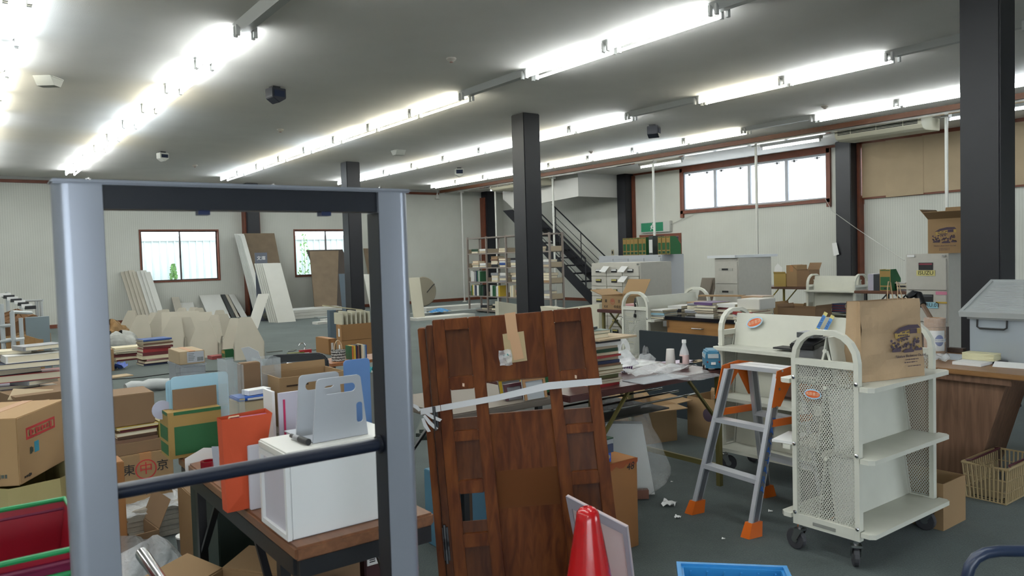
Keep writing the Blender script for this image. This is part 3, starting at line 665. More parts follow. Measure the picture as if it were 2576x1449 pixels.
# (top-centre u, top v, bottom-centre u, bottom v)
ep = [(330, 785, 322, 850), (357, 792, 352, 872), (374, 786, 372, 858), (413, 781, 395, 862), (441, 797, 432, 885), (398, 783, 408, 845), (470, 800, 470, 880), (452, 777, 450, 840), (476, 778, 482, 838), (501, 780, 505, 842), (527, 792, 530, 880), (505, 806, 512, 900), (560, 797, 566, 868), (572, 800, 580, 900), (612, 796, 628, 905), (548, 780, 552, 860)]
for i, (tu, tv, bu, bv) in enumerate(ep):
    P = atz(bu, bv, 0); H = al(P, (0, 0, 1), v=tv); H = max(.55, min(1.0, H)); tx = (al(P+Vector((0, 0, H)), (1, 0, 0), u=tu))
    endpanel('beige tapered shelf end panel, %s from the left in the floor pile' % (ordn[i] if i < 18 else ''), P.x, P.y, -.64+.45*math.sin(i*2.3), -.14-.05*(i%3), w=.36+.07*((i*7) % 3)/2, h=H, sk=max(-.12, min(.12, tx*.6)))
for i, (u0, u1, v, z) in enumerate(((452, 520, 872, .62), (430, 480, 862, .6))):
    P = atz((u0+u1)/2, v, 0); F = fr(P, -.3) @ Matrix.Rotation(-.35, 4, 'X')
    tag(MB(F).box(-.32, .32, 0, .02, 0, z).build('shelf_board', BEIGE_BOARD), 'square beige board lying on the floor pile, %s' % ('right one', 'left one')[i], 'board')

# ------------------------------------------------------------------ steel shelving behind the middle column
SHF = mat('shelf_brown_grey', '7d736c', .5); xs = 10.86; ys_ = [16.47+.02, 15.64, 14.81, 13.98, 13.16]
su = thing('steel_shelving', 'long brown grey steel shelving with files behind the middle column', 'shelving', (xs+.2, 15, 0))
Hs = 1.93; lv = [.06, .42, .78, 1.14, 1.5, 1.9]
for y in ys_:
    for dx in (0, .38): MB().box(xs+dx, xs+dx+.04, y-.02, y+.02, 0, Hs).build('upright', SHF, su)
GUARD = mat('shelf_guard', '968873', .6)
for y in ys_:
    for z in lv[1:]:
        if z < 1.8: MB().box(xs+.05, xs+.37, y-.012, y+.012, z, z+.12).build('side_guard', GUARD, su)
for i in range(4):
    for k, z in enumerate(lv):
        MB().box(xs+.01, xs+.41, ys_[i+1]+.02, ys_[i]-.02, z-.015, z+.015).build('shelf', SHF, su)
SG = 'files and books on the steel shelving'
rnd = random.Random(11)
seq = {(0, 1): ['green', 'yellow', 'white', 'navy', 'white', 'white', 'dark green', 'dark green', 'dark green', 'black'], (0, 2): ['white', 'white', 'white', 'grey', 'navy', 'green', 'white', 'green'], (1, 1): ['white', 'white', 'green', 'green', 'white', 'white', 'yellow'], (1, 2): [], (2, 1): ['cream', 'white', 'cream'], (3, 1): ['white', 'cream', 'pink'], (3, 2): ['white', 'grey', 'blue', 'white']}
for (i, k), cols in seq.items():
    if cols: row_books((xs+.14, ys_[i]-.05, lv[k]+.015), (0, -1, 0), cols, .28, .24, '%s bay, %s shelf of steel shelving' % (ordn[i], ordn[k]), SG, [.06, .05, .045, .08, .06], name='file', seed=i*5+k)
piles = [(0, 3, ['white', 'tan'], 0) if False else (1, 2, ['white', 'beige', 'grey', 'white'], 1) if False else (0, 4, ['beige', 'white'], 1), (2, 0, ['tan', 'grey'], 1), (3, 4, ['white', 'tan'], 0), (3, 3, ['beige', 'grey', 'white'], 1), (3, 1, ['white', 'beige', 'grey'], 1), (3, 2, ['tan', 'white', 'grey', 'beige'], 1), (2, 4, ['grey', 'cream'], 1), (1, 4, ['tan', 'beige'], 1), (2, 1, ['cream', 'grey', 'white', 'beige'], 1), (2, 3, ['grey', 'navy', 'white', 'beige'], 0) if False else (1, 0, ['dark green', 'black', 'grey'], 0), (0, 3, ['light blue', 'beige', 'orange'], 0), (0, 3, ['blue', 'white'], 1), (0, 4, ['grey', 'dark green'], 0), (1, 2, ['cream', 'white', 'beige', 'grey'], 0), (1, 2, ['grey', 'beige', 'grey', 'white'], 1), (1, 3, ['black', 'white', 'pink', 'brown', 'tan'], 0), (1, 3, ['grey', 'blue', 'white', 'red'], 1), (1, 1, ['brown', 'pink'], 1), (2, 1, ['brown', 'tan', 'pink', 'grey'], 0), (2, 2, ['olive', 'grey', 'white', 'beige'], 0), (2, 2, ['pink', 'navy', 'blue'], 1), (2, 3, ['white', 'cream', 'grey', 'black'], 0), (2, 3, ['cream', 'cream'], 1), (3, 3, ['white', 'grey', 'pink'], 0), (0, 0, ['dark green', 'black'], 1), (2, 0, ['dark green', 'dark green', 'black'], 0)]
for n_, (i, k, cols, sd) in enumerate(piles):
    if (i, k) == (1, 1): continue
    stack(xs+.2, ys_[i]-.22-.36*sd, lv[k]+.015, cols, .24, .3, min(.3, .055*len(cols)), '%s pile, %s bay, %s steel shelf' % (('left', 'right')[sd], ordn[i], ordn[k]), SG, seed=n_, jit=.01)
a = aty(1254, 758, 12.2); b = aty(1300, 765, 12.2)
board('shelf_board', 'cream flat box panel standing at the foot of the middle column', [(a.x, 12.2, 0), (b.x, 12.2, 0), (b.x, 12.2, b.z), (a.x, 12.2, a.z)], (0, .12, 0), mat('cream_board', 'bdb9a8', .6))
# ================================================================== filing cabinets
def cabinet(name, label, X, y0, y1, depth, H, rows, cols, style, m=GREY_CAB, rz=0, base=.06, top=.045):
    t = thing(name, label, 'cabinet', (X+depth/2, (y0+y1)/2, 0)); w = y1-y0
    MB().box(X+.004, X+depth, y0, y1, 0, H).build('carcass', m, t, bevel=.004)
    rh = (H-base-top)/rows; cw = (w-.02)/cols
    for r in range(rows):
        for c in range(cols):
            z1 = H-top-r*rh; ya = y1-.01-c*cw; yb_ = ya-cw
            d = MB().box(X-.014, X+.004, yb_+.004, ya-.004, z1-rh+.004, z1-.004).build('drawer', m, t, bevel=.002)
            mid = (ya+yb_)/2
            if style == 'card':
                h = MB().box(X-.022, X-.014, mid-.05, mid+.05, z1-rh*.62, z1-rh*.28).build('handle_frame', BLACK, d)
                MB().box(X-.026, X-.022, mid-.043, mid+.043, z1-rh*.45, z1-rh*.31).build('label_card', mat('yellow_card', 'b9ae62', .6) if (r, c) not in ((0, 0), (0, 1), (0, 2)) else PAPER, d)
            elif style == 'pull':
                MB().box(X-.019, X-.013, mid-.11, mid+.11, z1-rh*.42, z1-rh*.3).build('handle_plate', mat('pull_plate', 'a5a39b', .4), d)
                MB().box(X-.022, X-.019, mid-.04, mid+.06, z1-rh*.39, z1-rh*.31).build('pull_slot', BLACK, d)
            elif style == 'file':
                MB().box(X-.02, X-.014, mid-.065, mid+.065, z1-rh*.36, z1-rh*.13).build('handle_recess', BLACK, d)
                MB().box(X-.023, X-.02, mid-.06, mid+.06, z1-rh*.2, z1-rh*.15).build('label_card', mat('red_card', '7a2b3a', .5) if r == 0 else mat('dark_card', '4a4c50', .5), d)
            elif style == 'door':
                MB().box(X-.02, X-.014, mid-.08, mid+.08, z1-rh+.02, z1-rh+.05).build('handle', m, d)
    MB().box(X-.012, X+.004, y0+.02, y0+.05, H-.03, H-.015).build('lock', CHROME, t)
    return t
cab = cabinet('card_cabinet', 'grey index card cabinet with many small drawers in three columns', 6.97, 6.66, 7.56, .58, 1.285, 9, 3, 'card')
for (u, v, s) in ((1525, 676, 'top middle drawer'), (1571, 676, 'top right drawer'), (1571, 701, 'second right drawer')):
    p = atx(u, v, 6.93)
    tag(MB().slab([(6.93, p.y+.05, p.z+.035), (6.93, p.y-.06, p.z+.03), (6.88, p.y-.03, p.z-.045), (6.88, p.y+.085, p.z-.035)], (-.002, 0, 0)).build('paper_slip', PAPER), 'white paper slip hanging from the %s of the card cabinet' % s, 'note', 'paper slips on the card cabinet')
rc = cabinet('storage_cabinet', 'pale grey cabinet with four doors behind the card cabinet, green files on top', 8.58, 7.76, 9.12, .5, 1.37, 1, 4, 'door', mat('pale_cabinet', 'b6bac0', .5))
c4 = cabinet('filing_cabinet', 'tall grey filing cabinet with white slab on top, by the wall', 8.37, 6.23, 6.62, .72, 1.30, 4, 1, 'pull')
tag(MB().slab([(8.32, 6.7, 1.302), (9.2, 6.45, 1.302), (9.2, 6.2, 1.302), (8.32, 6.25, 1.302)], (0, 0, .035)).build('white_slab', mat('foam_white', 'cfd2d4', .6)), 'white slab lying on the tall grey filing cabinet', 'board')
c5 = cabinet('filing_cabinet', 'grey filing cabinet with yellow and blue name labels behind the paper bag', 7.49, 3.24, 3.63, .62, 1.315, 4, 1, 'file')
YT = mat('yellow_tape', 'c9bf7a', .5); BT = mat('blue_label', '8fbccb', .5); PT = mat('pink_label', 'c77a92', .5)
zt = 1.315-.045; rh = (1.315-.105)/4; ym = 3.435
MB().box(7.47, 7.4755, ym-.085, ym+.085, zt-rh*.54, zt-rh*.37).build('name_label', YT, c5); text('lettering', 'ISUZU', INK, .052, (7.469, ym, zt-rh*.455), (0, -1, 0), (0, 0, 1), c5)
MB().box(7.47, 7.4755, ym-.11, ym+.115, zt-rh*1.56, zt-rh*1.37).build('name_label', BT, c5); text('lettering', 'SUBARU.01', INK, .05, (7.469, ym, zt-rh*1.465), (0, -1, 0), (0, 0, 1), c5)
MB().box(7.47, 7.4755, ym-.19, ym-.09, zt-rh*1.13, zt-rh*1.03).build('small_label', PT, c5); MB().box(7.47, 7.4755, ym-.19, ym-.09, zt-rh*1.40, zt-rh*1.35).build('tape_strip', mat('amber_tape', 'b99a3c', .5), c5)
MB().box(7.484, 7.488, ym+.11, ym+.18, 1.285, 1.308).build('maker_plate', PAPER, c5); 
# open carton with the printed shop drawing on the cabinet
PRN = mat('purple_print', '4a3d4a', .85); PRY = mat('yellow_print', 'a58a4c', .85)
def shopprint(O, ex, ey, W, H, par, words):
    """a printed shop scene: curved roof, facade, windows, parked cars and people as ink on the surface"""
    ex = Vector(ex).normalized(); ey = Vector(ey).normalized(); n = ex.cross(ey).normalized()*.0006; O = Vector(O)
    def P(a, b): return O+ex*(a*W)+ey*(b*H)+n
    ink = MB(); yel = MB(); rnd = random.Random(4)
    def pol(m_, pts, k=1): m_.slab([P(*p) for p in pts], n*k)
    roof = [(.02, .74)]+[(.02+.96*t, .74+.26*math.sin(PI*(.12+t*.62))) for t in [i/9 for i in range(10)]]+[(.98, .78), (.7, .84)]
    pol(ink, [(.1, .72), (.3, .9), (.6, .99), (.9, .98), (.98, .86), (.6, .83)])
    pol(yel, [(.13, .7), (.62, .8), (.62, .62), (.16, .52)]); pol(ink, [(.63, .82), (.86, .84), (.86, .68), (.63, .67)], 1.2); pol(yel, [(.87, .83), (.97, .82), (.97, .64), (.87, .66)])
    for a in (.22, .38, .52): pol(ink, [(a, .7), (a+.09, .715), (a+.09, .755), (a, .74)], 2)
    for k in range(6): pol(ink, [(.24+k*.055, .6), (.28+k*.055, .61), (.28+k*.055, .66), (.24+k*.055, .65)], 2)
    pol(ink, [(.3, .5), (.62, .56), (.62, .6), (.3, .56)], 2)
    for k in range(60):
        a = rnd.uniform(.02, .95); b = rnd.uniform(.14, .52); r = rnd.uniform(.012, .045)
        pol(ink if rnd.random() < .8 else yel, [(a+r*math.cos(q+.3*k), b+r*1.3*math.sin(q+.3*k)) for q in (0, 1.2, 2.4, 3.6, 5)], 1+k % 3)
    for (a, b, s) in ((.02, .05, .3), (.38, .0, .36), (.76, .04, .24)): pol(ink, [(a, b+.02), (a+s*.1, b), (a+s*.9, b), (a+s, b+.03), (a+s*.95, b+.08), (a+s*.75, b+.13), (a+s*.3, b+.13), (a+s*.08, b+.08)], 2)
    ink.build('printed_drawing', PRN, par); yel.build('printed_colour', PRY, par)
    for i_, (s, sz, a, b, sh) in enumerate(words):
        if s: text('lettering', s, PRN, sz*W, P(a, b), ex, ey, par, shear=sh)
        else: dashes(P(a, b), ex, ey, W*.42, sz*W*.6, 12, par, PRN, i_)
pc = atx(2335, 635, 7.5); t = carton('open_carton', 'open brown carton with printed shop drawing on top of the filing cabinet', fr((7.68, 3.25, 1.316)), .34, .36, .325, CARD, ('-x', '+x', '-y', '+y'), ang=(.55, 1.3, 1.2, .9), fl=.35)
shopprint((7.5095, 3.39, 1.316+.095), (0, -1, 0), (0, 0, 1), .22, .15, t, [('Takahara Book Store Co.,Ltd.', .075, .5, -.16, .3), ('', .05, .5, -.32, 0), ('', .05, .5, -.42, 0)])

# ================================================================== book trucks
def perforated(name, col, pitch=.014, r=.30):
    m, nt, b = nmat(name); b.inputs['Base Color'].default_value = (*hx(col), 1); b.inputs['Roughness'].default_value = .45
    tc = nt.nodes.new('ShaderNodeTexCoord'); sp = nt.nodes.new('ShaderNodeSeparateXYZ'); nt.links.new(tc.outputs['Object'], sp.inputs[0])
    cb = nt.nodes.new('ShaderNodeCombineXYZ'); nt.links.new(sp.outputs[1], cb.inputs[0]); nt.links.new(sp.outputs[2], cb.inputs[1])
    outs = []
    for off in (0, .5):
        sc_ = nt.nodes.new('ShaderNodeVectorMath'); sc_.operation = 'MULTIPLY_ADD'; sc_.inputs[1].default_value = (1/pitch, 1/(pitch*1.4), 0); sc_.inputs[2].default_value = (100+off, 100+off, 0)
        nt.links.new(cb.outputs[0], sc_.inputs[0]); f_ = nt.nodes.new('ShaderNodeVectorMath'); f_.operation = 'FRACTION'; nt.links.new(sc_.outputs[0], f_.inputs[0])
        s2 = nt.nodes.new('ShaderNodeVectorMath'); s2.operation = 'MULTIPLY_ADD'; s2.inputs[1].default_value = (1, 1.4, 0); s2.inputs[2].default_value = (-.5, -.7, 0); nt.links.new(f_.outputs[0], s2.inputs[0])
        l = nt.nodes.new('ShaderNodeVectorMath'); l.operation = 'LENGTH'; nt.links.new(s2.outputs[0], l.inputs[0]); outs.append(l)
    mn = nt.nodes.new('ShaderNodeMath'); mn.operation = 'MINIMUM'; nt.links.new(outs[0].outputs['Value'], mn.inputs[0]); nt.links.new(outs[1].outputs['Value'], mn.inputs[1])
    gt = nt.nodes.new('ShaderNodeMath'); gt.operation = 'GREATER_THAN'; gt.inputs[1].default_value = r; nt.links.new(mn.outputs[0], gt.inputs[0])
    t = nt.nodes.new('ShaderNodeBsdfTransparent'); mx = nt.nodes.new('ShaderNodeMixShader'); out = nt.nodes['Material Output']
    nt.links.new(gt.outputs[0], mx.inputs[0]); nt.links.new(t.outputs[0], mx.inputs[1]); nt.links.new(b.outputs[0], mx.inputs[2]); nt.links.new(mx.outputs[0], out.inputs[0])
    return m
PERF = perforated('perforated_steel', 'bdbdb3', .0125, r=.34)
RUB = mat('grey_rubber', '3a3a3e', .6)
def truck(label, F, L, D, H, shelves=(.17, .49, .80), over=.075, chrome_edge=False):
    """two arched end frames at local x = -L/2 and L/2, D deep in local y, double sided sloping shelves"""
    t = thing('book_truck', label, 'book truck', F); zb = .125
    def arch(x, r, z0=zb, n=9):
        rad = D*.42; pts = [(x, -D/2, z0), (x, -D/2, H-rad)]
        for i in range(1, n): q = PI-PI*i/n; pts.append((x, (D/2-rad)*(-1 if q > PI/2 else 1)+rad*math.cos(q), H-rad+rad*math.sin(q)))
        return pts+[(x, D/2, H-rad), (x, D/2, z0)]
    for e in (-1, 1):
        x = e*L/2
        pts = arch(x, .01); vs = MB(F); w, th = .030, .022
        P = [Vector(p) for p in pts]; ring = []
        for i, p in enumerate(P):
            tg = (P[min(i+1, len(P)-1)]-P[max(i-1, 0)]).normalized(); nn = Vector((0, -tg.z, tg.y))
            ring += [p+nn*(-th/2)+Vector((-w/2, 0, 0)), p+nn*(-th/2)+Vector((w/2, 0, 0)), p+nn*(th/2)+Vector((w/2, 0, 0)), p+nn*(th/2)+Vector((-w/2, 0, 0))]
        n = len(P); vs.add(ring, [(i*4+k, i*4+(k+1) % 4, (i+1)*4+(k+1) % 4, (i+1)*4+k) for i in range(n-1) for k in range(4)]+[(3, 2, 1, 0), tuple((n-1)*4+k for k in range(4))])
        zc = H-D*.42+.0
        vs.box(x-w/2, x+w/2, -D/2+.0112, D/2-.0112, zc-.03, zc); vs.box(x-w/2, x+w/2, -D/2+.0112, D/2-.0112, zb, zb+.05)
        fr_ = vs.build('end_frame', CREAM, t)
        MB(F).box(x-.002, x+.002, -D/2+.01, D/2-.01, zb+.05, zc-.03).build('perforated_panel', PERF, t)
        for z in shelves:                 # welded outline of the shelf sections on the inside of the end panel
            zt_ = z+(.14 if z > shelves[-1]-.01 else .285); xi = x-e*.008
            for s in (-1, 1): MB(F).bar((xi, s*.006, zt_), (xi, s*.045, z), .009, .006, up=(1, 0, 0)).build('section_edge', CREAM, t); MB(F).bar((xi, s*.045, z-.005), (xi, s*(D/2-.01), z-.005), .009, .012, up=(1, 0, 0)).build('section_edge', CREAM, t)
            MB(F).lathe([(.009, -.004), (.009, .004), (0, .006)], (x+e*.003, 0, zt_), 10, 'X').build('pivot_knob', CREAM, t)
        for yy in (-D/2, D/2):
            for z in shelves: MB(F).lathe([(.009, 0), (.009, e*.004), (.004, e*.007), (0, e*.007)], (x+e*w/2, yy, z+.01), 8, 'X').build('bolt', CHROME, t)
    for z in shelves:
        for s in (-1, 1):
            y0, y1 = s*.045, s*(D/2+over); xa = L/2-.018; xo = L/2+.0
            lo = -.018
            MB(F).slab([(-xa, y0, z), (xa, y0, z), (xa, s*(D/2-.02), z), (xa, s*(D/2+.018), z), (xa+.04, s*(D/2+.018), z), (xa+.04, y1-s*.02, z), (xa+.02, y1, z), (-xa-.02, y1, z), (-xa-.04, y1-s*.02, z), (-xa-.04, s*(D/2+.018), z), (-xa, s*(D/2+.018), z)], (0, 0, -.02)).build('shelf', CREAM, t)
            top = .20 if z > shelves[-1]-.01 else .285
            MB(F).slab([(-xa, y0, z), (xa, y0, z), (xa, s*.008, z+top), (-xa, s*.008, z+top)], (0, -s*.006, 0)).build('back_panel', CREAM, t)
    for ex_ in (-1, 1):
        for ey_ in (-1, 1):
            x, y = ex_*(L/2-.0), ey_*(D/2-.015); G = F @ fr((x, y, 0), ex_*.5+ey_*.4)
            c = MB(G).tube([(0, 0, zb), (0, 0, zb-.02)], .012, 8); c.box(-.022, .022, -.02, .02, zb-.03, zb-.02)
            c.slab([(-.02, -.02, zb-.03), (-.02, .02, zb-.03), (-.02, .035, .045), (-.02, .01, .045)], (.003, 0, 0)).slab([(.017, -.02, zb-.03), (.017, .02, zb-.03), (.017, .035, .045), (.017, .01, .045)], (.003, 0, 0))
            k = c.build('caster', CHROME, t); MB(G).lathe([(.0, -.012), (.045, -.012), (.05, -.008), (.05, .008), (.045, .012), (0, .012)], (0, .022, .05), 18, 'X').build('wheel', RUB, k)
            MB(G).lathe([(.018, -.0135), (.018, .0135)], (0, .022, .05), 10, 'X').build('hub', CHROME, k)
    return t
t1 = truck('cream perforated book truck holding the brown paper bag, nearest one', fr((3.46, 1.87, 0), 0), .68, .30, 1.025)
MB(fr((3.46, 1.87, 0))).box(-.3575, -.3565, -.05, .06, .14, .155).build('maker_plate', mat('plate_grey', '8a8a84', .4), t1)
T2F = fr((4.06, 2.62, 0), -PI/2)
t2 = truck('cream book truck behind the step ladder with orange oval sticker', T2F, .86, .30, 1.025)
def sticker(F, par, w=.12, words='高原書店'):
    e = [(w/2*math.cos(q), w*.27*math.sin(q)) for q in [i*2*PI/20 for i in range(20)]]
    P0 = F @ Vector((0, 0, 0)); ex = (F @ Vector((1, 0, 0)))-P0; ey = (F @ Vector((0, 1, 0)))-P0; n = ex.cross(ey).normalized()
    mb = MB().slab([P0+ex*a+ey*b for a, b in e], n*.001); mb.build('oval_sticker', mat('sticker_blue', 'a8c8de', .4), par)
    MB().slab([P0+ex*a*.86+ey*b*.72+n*.001 for a, b in e], n*.0006).build('sticker_centre', mat('sticker_orange', 'd86a3c', .4), par)
    text('lettering', words, mat('sticker_pink', 'ecc0a0', .5), w*.2, P0+n*.0022, ex, ey, par)
sticker(fr((3.46-.34-.0045, 1.87+.06, .74)) @ Matrix.Rotation(-PI/2, 4, 'Z') @ Matrix.Rotation(PI/2, 4, 'X'), t1, .085)
# local frame of the slanted top panel of truck 2 facing -x in the world
def panelF(u, v, xw, tilt, roll): 
    p = atx(u, v, xw); return fr(p) @ Matrix.Rotation(-PI/2, 4, 'Z') @ Matrix.Rotation(PI/2+tilt, 4, 'X') @ Matrix.Rotation(roll, 4, 'Z')
sticker(panelF(1898, 811, 4.022, -.18, .35), t2)
for (u, v, wd) in ((2066, 810, 'VOLVO'), (2083, 818, 'SAAB')):
    F = panelF(u, v, 4.018, -.18, 1.15); MB(F).box(-.062, .062, -.012, .012, 0, .001).build('name_tape', YT, t2); MB(F).box(-.042, .042, -.011, .011, .001, .0015).build('name_tape', mat('blue_tape', '4a86c8', .4), t2)
    text('lettering', wd, mat('navy_ink', '1a3a7a', .5), .021, F @ Vector((0, 0, .0022)), (F @ Vector((1, 0, 0)))-F.translation, (F @ Vector((0, 1, 0)))-F.translation, t2)
t3 = truck('cream book truck piled with magazines, beside the card cabinet', fr((5.48, 4.9, 0)), .85, .31, 1.04)
t4 = truck('cream book truck with dark magazines on its middle shelf, behind the bag', fr((10.05, 5.83, 0), -PI/2), .70, .34, 1.02)
for i in range(7):
    book('maroon' if i % 2 else 'navy', (9.83, 5.62, .805-.30+.0+i*.017+.009-.0), .22, .2, .016, .1*math.sin(i), 'dark magazine, %s on the far book truck shelf' % ORD[6-i], 'dark magazines on the far book truck')
# magazines piled on truck 3
MG = 'magazines piled on the third book truck'
def pile(u, v, z, cols, w, d, h, where, group, rz=0, seed=1, name='book', ts=None, jit=.012):
    p = atz(u, v, z); return stack(p.x, p.y, z, cols, w, d, h, where, group, rz, jit, seed, name, ts)
for k, (xx, cols) in enumerate(((5.22, ['grey', 'white', 'light blue', 'grey', 'white']), (5.45, ['white', 'grey', 'black', 'white']), (5.7, ['cream', 'purple', 'pink', 'white', 'tan']))):
    stack(xx, 4.70, .802, cols, .21, .16, .085+.02*k, 'the %s magazine pile on the third truck' % ('left', 'middle', 'right')[k], MG, .1*k, seed=20+k, name='magazine')
stack(5.25, 5.08, .802, ['white', 'cream', 'white', 'grey', 'white', 'pink'], .2, .15, .12, 'the pile at the back of the third truck', MG, seed=29, name='magazine')
G_ = fr((5.055, 4.9, .86)); t = thing('black_strap', 'black strap hanging in the end arch of the third book truck', 'strap', G_)
MB(G_).tube([(0, 0, .13), (-.005, .003, .09), (-.002, 0, .03), (-.01, -.002, -.01)], [.006, .010, .007, .003], 6).build('strap', BLACK, t)
MB(G_).lathe([(0, -.05), (.014, -.045), (.012, -.02), (0, -.01)], (-.01, 0, 0), 8).build('tassel', BLACK, t)

# ================================================================== tables
def folding_table(label, x0, x1, y0, y1, z, topm, legm, group=None, rails=0, dx2=None):
    t = thing('folding_table', label, 'table', ((x0+x1)/2, (y0+y1)/2, 0), group)
    MB().box(x0, x1, y0, y1, z-.035, z).build('tabletop', topm, t, bevel=.006)
    dx = min(.18, (x1-x0)*.15); dy = min(.18, (y1-y0)*.15); rx = (x1-x0) > (y1-y0)
    for ix in (x0+(dx if rx else .03), x1-((dx2 or dx) if rx else .03)):
        for iy in (y0+(.03 if rx else dy), y1-(.03 if rx else dy)):
            MB().box(ix-.014, ix+.014, iy-.014, iy+.014, 0, z-.035).build('leg', legm, t)
    s = 1
    if rx:
        for ix, sgn in ((x0+dx, 1), (x1-(dx2 or dx), -1)):
            for yy in (y0+.03, y1-.03): MB().bar((ix, yy, z-.32), (ix+sgn*.26, yy, z-.04), .02, .012).build('brace', legm, t)
            MB().box(ix-.01, ix+.01, y0+.03, y1-.03, .1, .13).build('stretcher', legm, t)
    else:
        for iy, sgn in ((y0+dy, 1), (y1-dy, -1)):
            for xx in (x0+.03, x1-.03): MB().bar((xx, iy, z-.32), (xx, iy+sgn*.26, z-.04), .02, .012).build('brace', legm, t)
            MB().box(x0+.03, x1-.03, iy-.01, iy+.01, .1, .13).build('stretcher', legm, t)
    if rails:
        for k in range(rails):
            f_ = (k+.5)/rails
            if rx: MB().tube([(x0+dx, y0+(y1-y0)*f_, z-.13), (x1-dx, y0+(y1-y0)*f_, z-.13)], .006, 6).build('rack_rod', CHROME, t)
    return t
MAR = mat('maroon_top', '4a2a28', .35); OLIVE = mat('olive_legs', '6a6238', .45, metal=.3); WTOP = wood('table_wood', '7c4a2c', 'a06a42', 4, .4, 1); BLK = mat('black_frame', '15171b', .45)
tb2 = folding_table('maroon topped folding table with bottle, cups and toy van on it', 2.45, 3.66, 2.84, 3.62, .70, MAR, OLIVE, rails=6, dx2=.02)
MB().box(2.5, 3.3, 2.95, 3.5, .50, .508).build('rack_shelf', mat('dark_rack', '2a2b28', .5), tb2)
Z3 = atx(1540, 779, 5.78).z
tb3 = folding_table('small maroon folding table before the card cabinet carrying a carton', 5.75, 6.25, atx(1570, 779, 5.78).y-.02, atx(1506, 779, 5.78).y, Z3, MAR, OLIVE)
tb4 = folding_table('brown folding table with yellow legs by the wall, right of the filing cabinet', 10.6, 11.2, 5.9, 7.6, .80, wood('dark_table', '4a3020', '5e4030', 4, .5, 1), mat('mustard_legs', '8a7c2a', .45))
tb5 = folding_table('dark wooden table by the wall behind the bag handles', 9.0, 9.6, 4.1, 5.0, .86, wood('red_table', '4a2c1c', '6a4028', 4, .5, 1), BLK)
# things on table 2
Z2 = .70
p = atz(1722, 926, Z2); F = fr((p.x, p.y, Z2)); t = thing('drink_bottle', 'clear plastic bottle with white cap and dark label on the maroon table', 'bottle', F)
CLR = glassy('clear_plastic', (.92, .93, .94), .35, .08)
MB(F).lathe([(0, 0), (.026, 0), (.028, .006), (.028, .085), (.026, .1), (.012, .14), (.011, .155), (0, .155)], seg=20).build('body', CLR, t, smooth=True)
MB(F).lathe([(0, .003), (.025, .003), (.025, .022), (0, .022)], seg=16).build('drink', mat('red_drink', '8a2020', .2), t)
MB(F).lathe([(.0285, .028), (.0285, .082)], seg=20).build('label', mat('label_pink', 'c4a8a4', .5), t); MB(F).box(-.034, -.028, -.008, .008, .035, .075).build('label_patch', BLACK, t)
MB(F).lathe([(0, .152), (.013, .152), (.013, .172), (0, .173)], seg=16).build('cap', PAPER, t)
p = atz(1687, 921, Z2); F = fr((p.x, p.y, Z2)); t = thing('paper_cups', 'upside down stack of white paper cups beside the bottle', 'cups', F)
for k in range(5): MB(F).lathe([(.030-.0004*k, .006*k), (.031-.0004*k, .006*k+.002), (.0305, .006*k+.004), (.024, .07+.009*k), (0, .07+.009*k)], seg=18).build('cup', mat('cup_white', 'c9c5c0', .6), t, smooth=True)
# toy van
p = atz(1790, 927, Z2); F = fr((p.x, p.y, Z2), -.75); t = thing('toy_van', 'blue toy van with white windows at the right end of the maroon table', 'toy', F)
VB = mat('van_blue', '2f6f8c', .5); W_, L_, H_ = .088, .15, .115
bm_ = MB(F).slab([(-W_/2, -L_/2, .015), (W_/2, -L_/2, .015), (W_/2, -L_/2, .06), (W_/2*.92, -L_/2+.006, .1), (W_/2*.7, -L_/2+.012, H_), (-W_/2*.7, -L_/2+.012, H_), (-W_/2*.92, -L_/2+.006, .1), (-W_/2, -L_/2, .06)], (0, L_, 0)); bm_.build('body', VB, t, bevel=.008)
MB(F).box(-.03, .03, -L_/2-.003, -L_/2+.004, .072, .096).build('rear_window', mat('van_window', 'a9b2b4', .3), t)
for s in (-1, 1):
    for k in range(3): MB(F).box(s*W_/2*.97-.003, s*W_/2*.97+.003, -.05+k*.04, -.02+k*.04, .068, .09).build('side_window', mat('van_window', 'a9b2b4', .3), t)
    for yy in (-.05, .045): 
        w_ = MB(F).lathe([(0, -.008), (.018, -.008), (.018, .008), (0, .008)], (s*(W_/2-.008), yy, .018), 16, 'X').build('wheel', BLACK, t); MB(F).lathe([(0, -.0095), (.009, -.0095), (.009, .0095), (0, .0095)], (s*(W_/2-.008), yy, .018), 12, 'X').build('hub_cap', PAPER, w_)
    MB(F).lathe([(.005, 0), (.005, -.004), (0, -.005)], (s*.034, -L_/2, .05), 8, 'Y').build('tail_light', mat('tail_red', '8a2020', .3), t)
MB(F).box(-.013, .013, -L_/2-.004, -L_/2, .034, .048).build('number_plate', PAPER, t); MB(F).box(-.044, .044, -L_/2-.008, -L_/2+.01, .014, .022).build('bumper', VB, t)
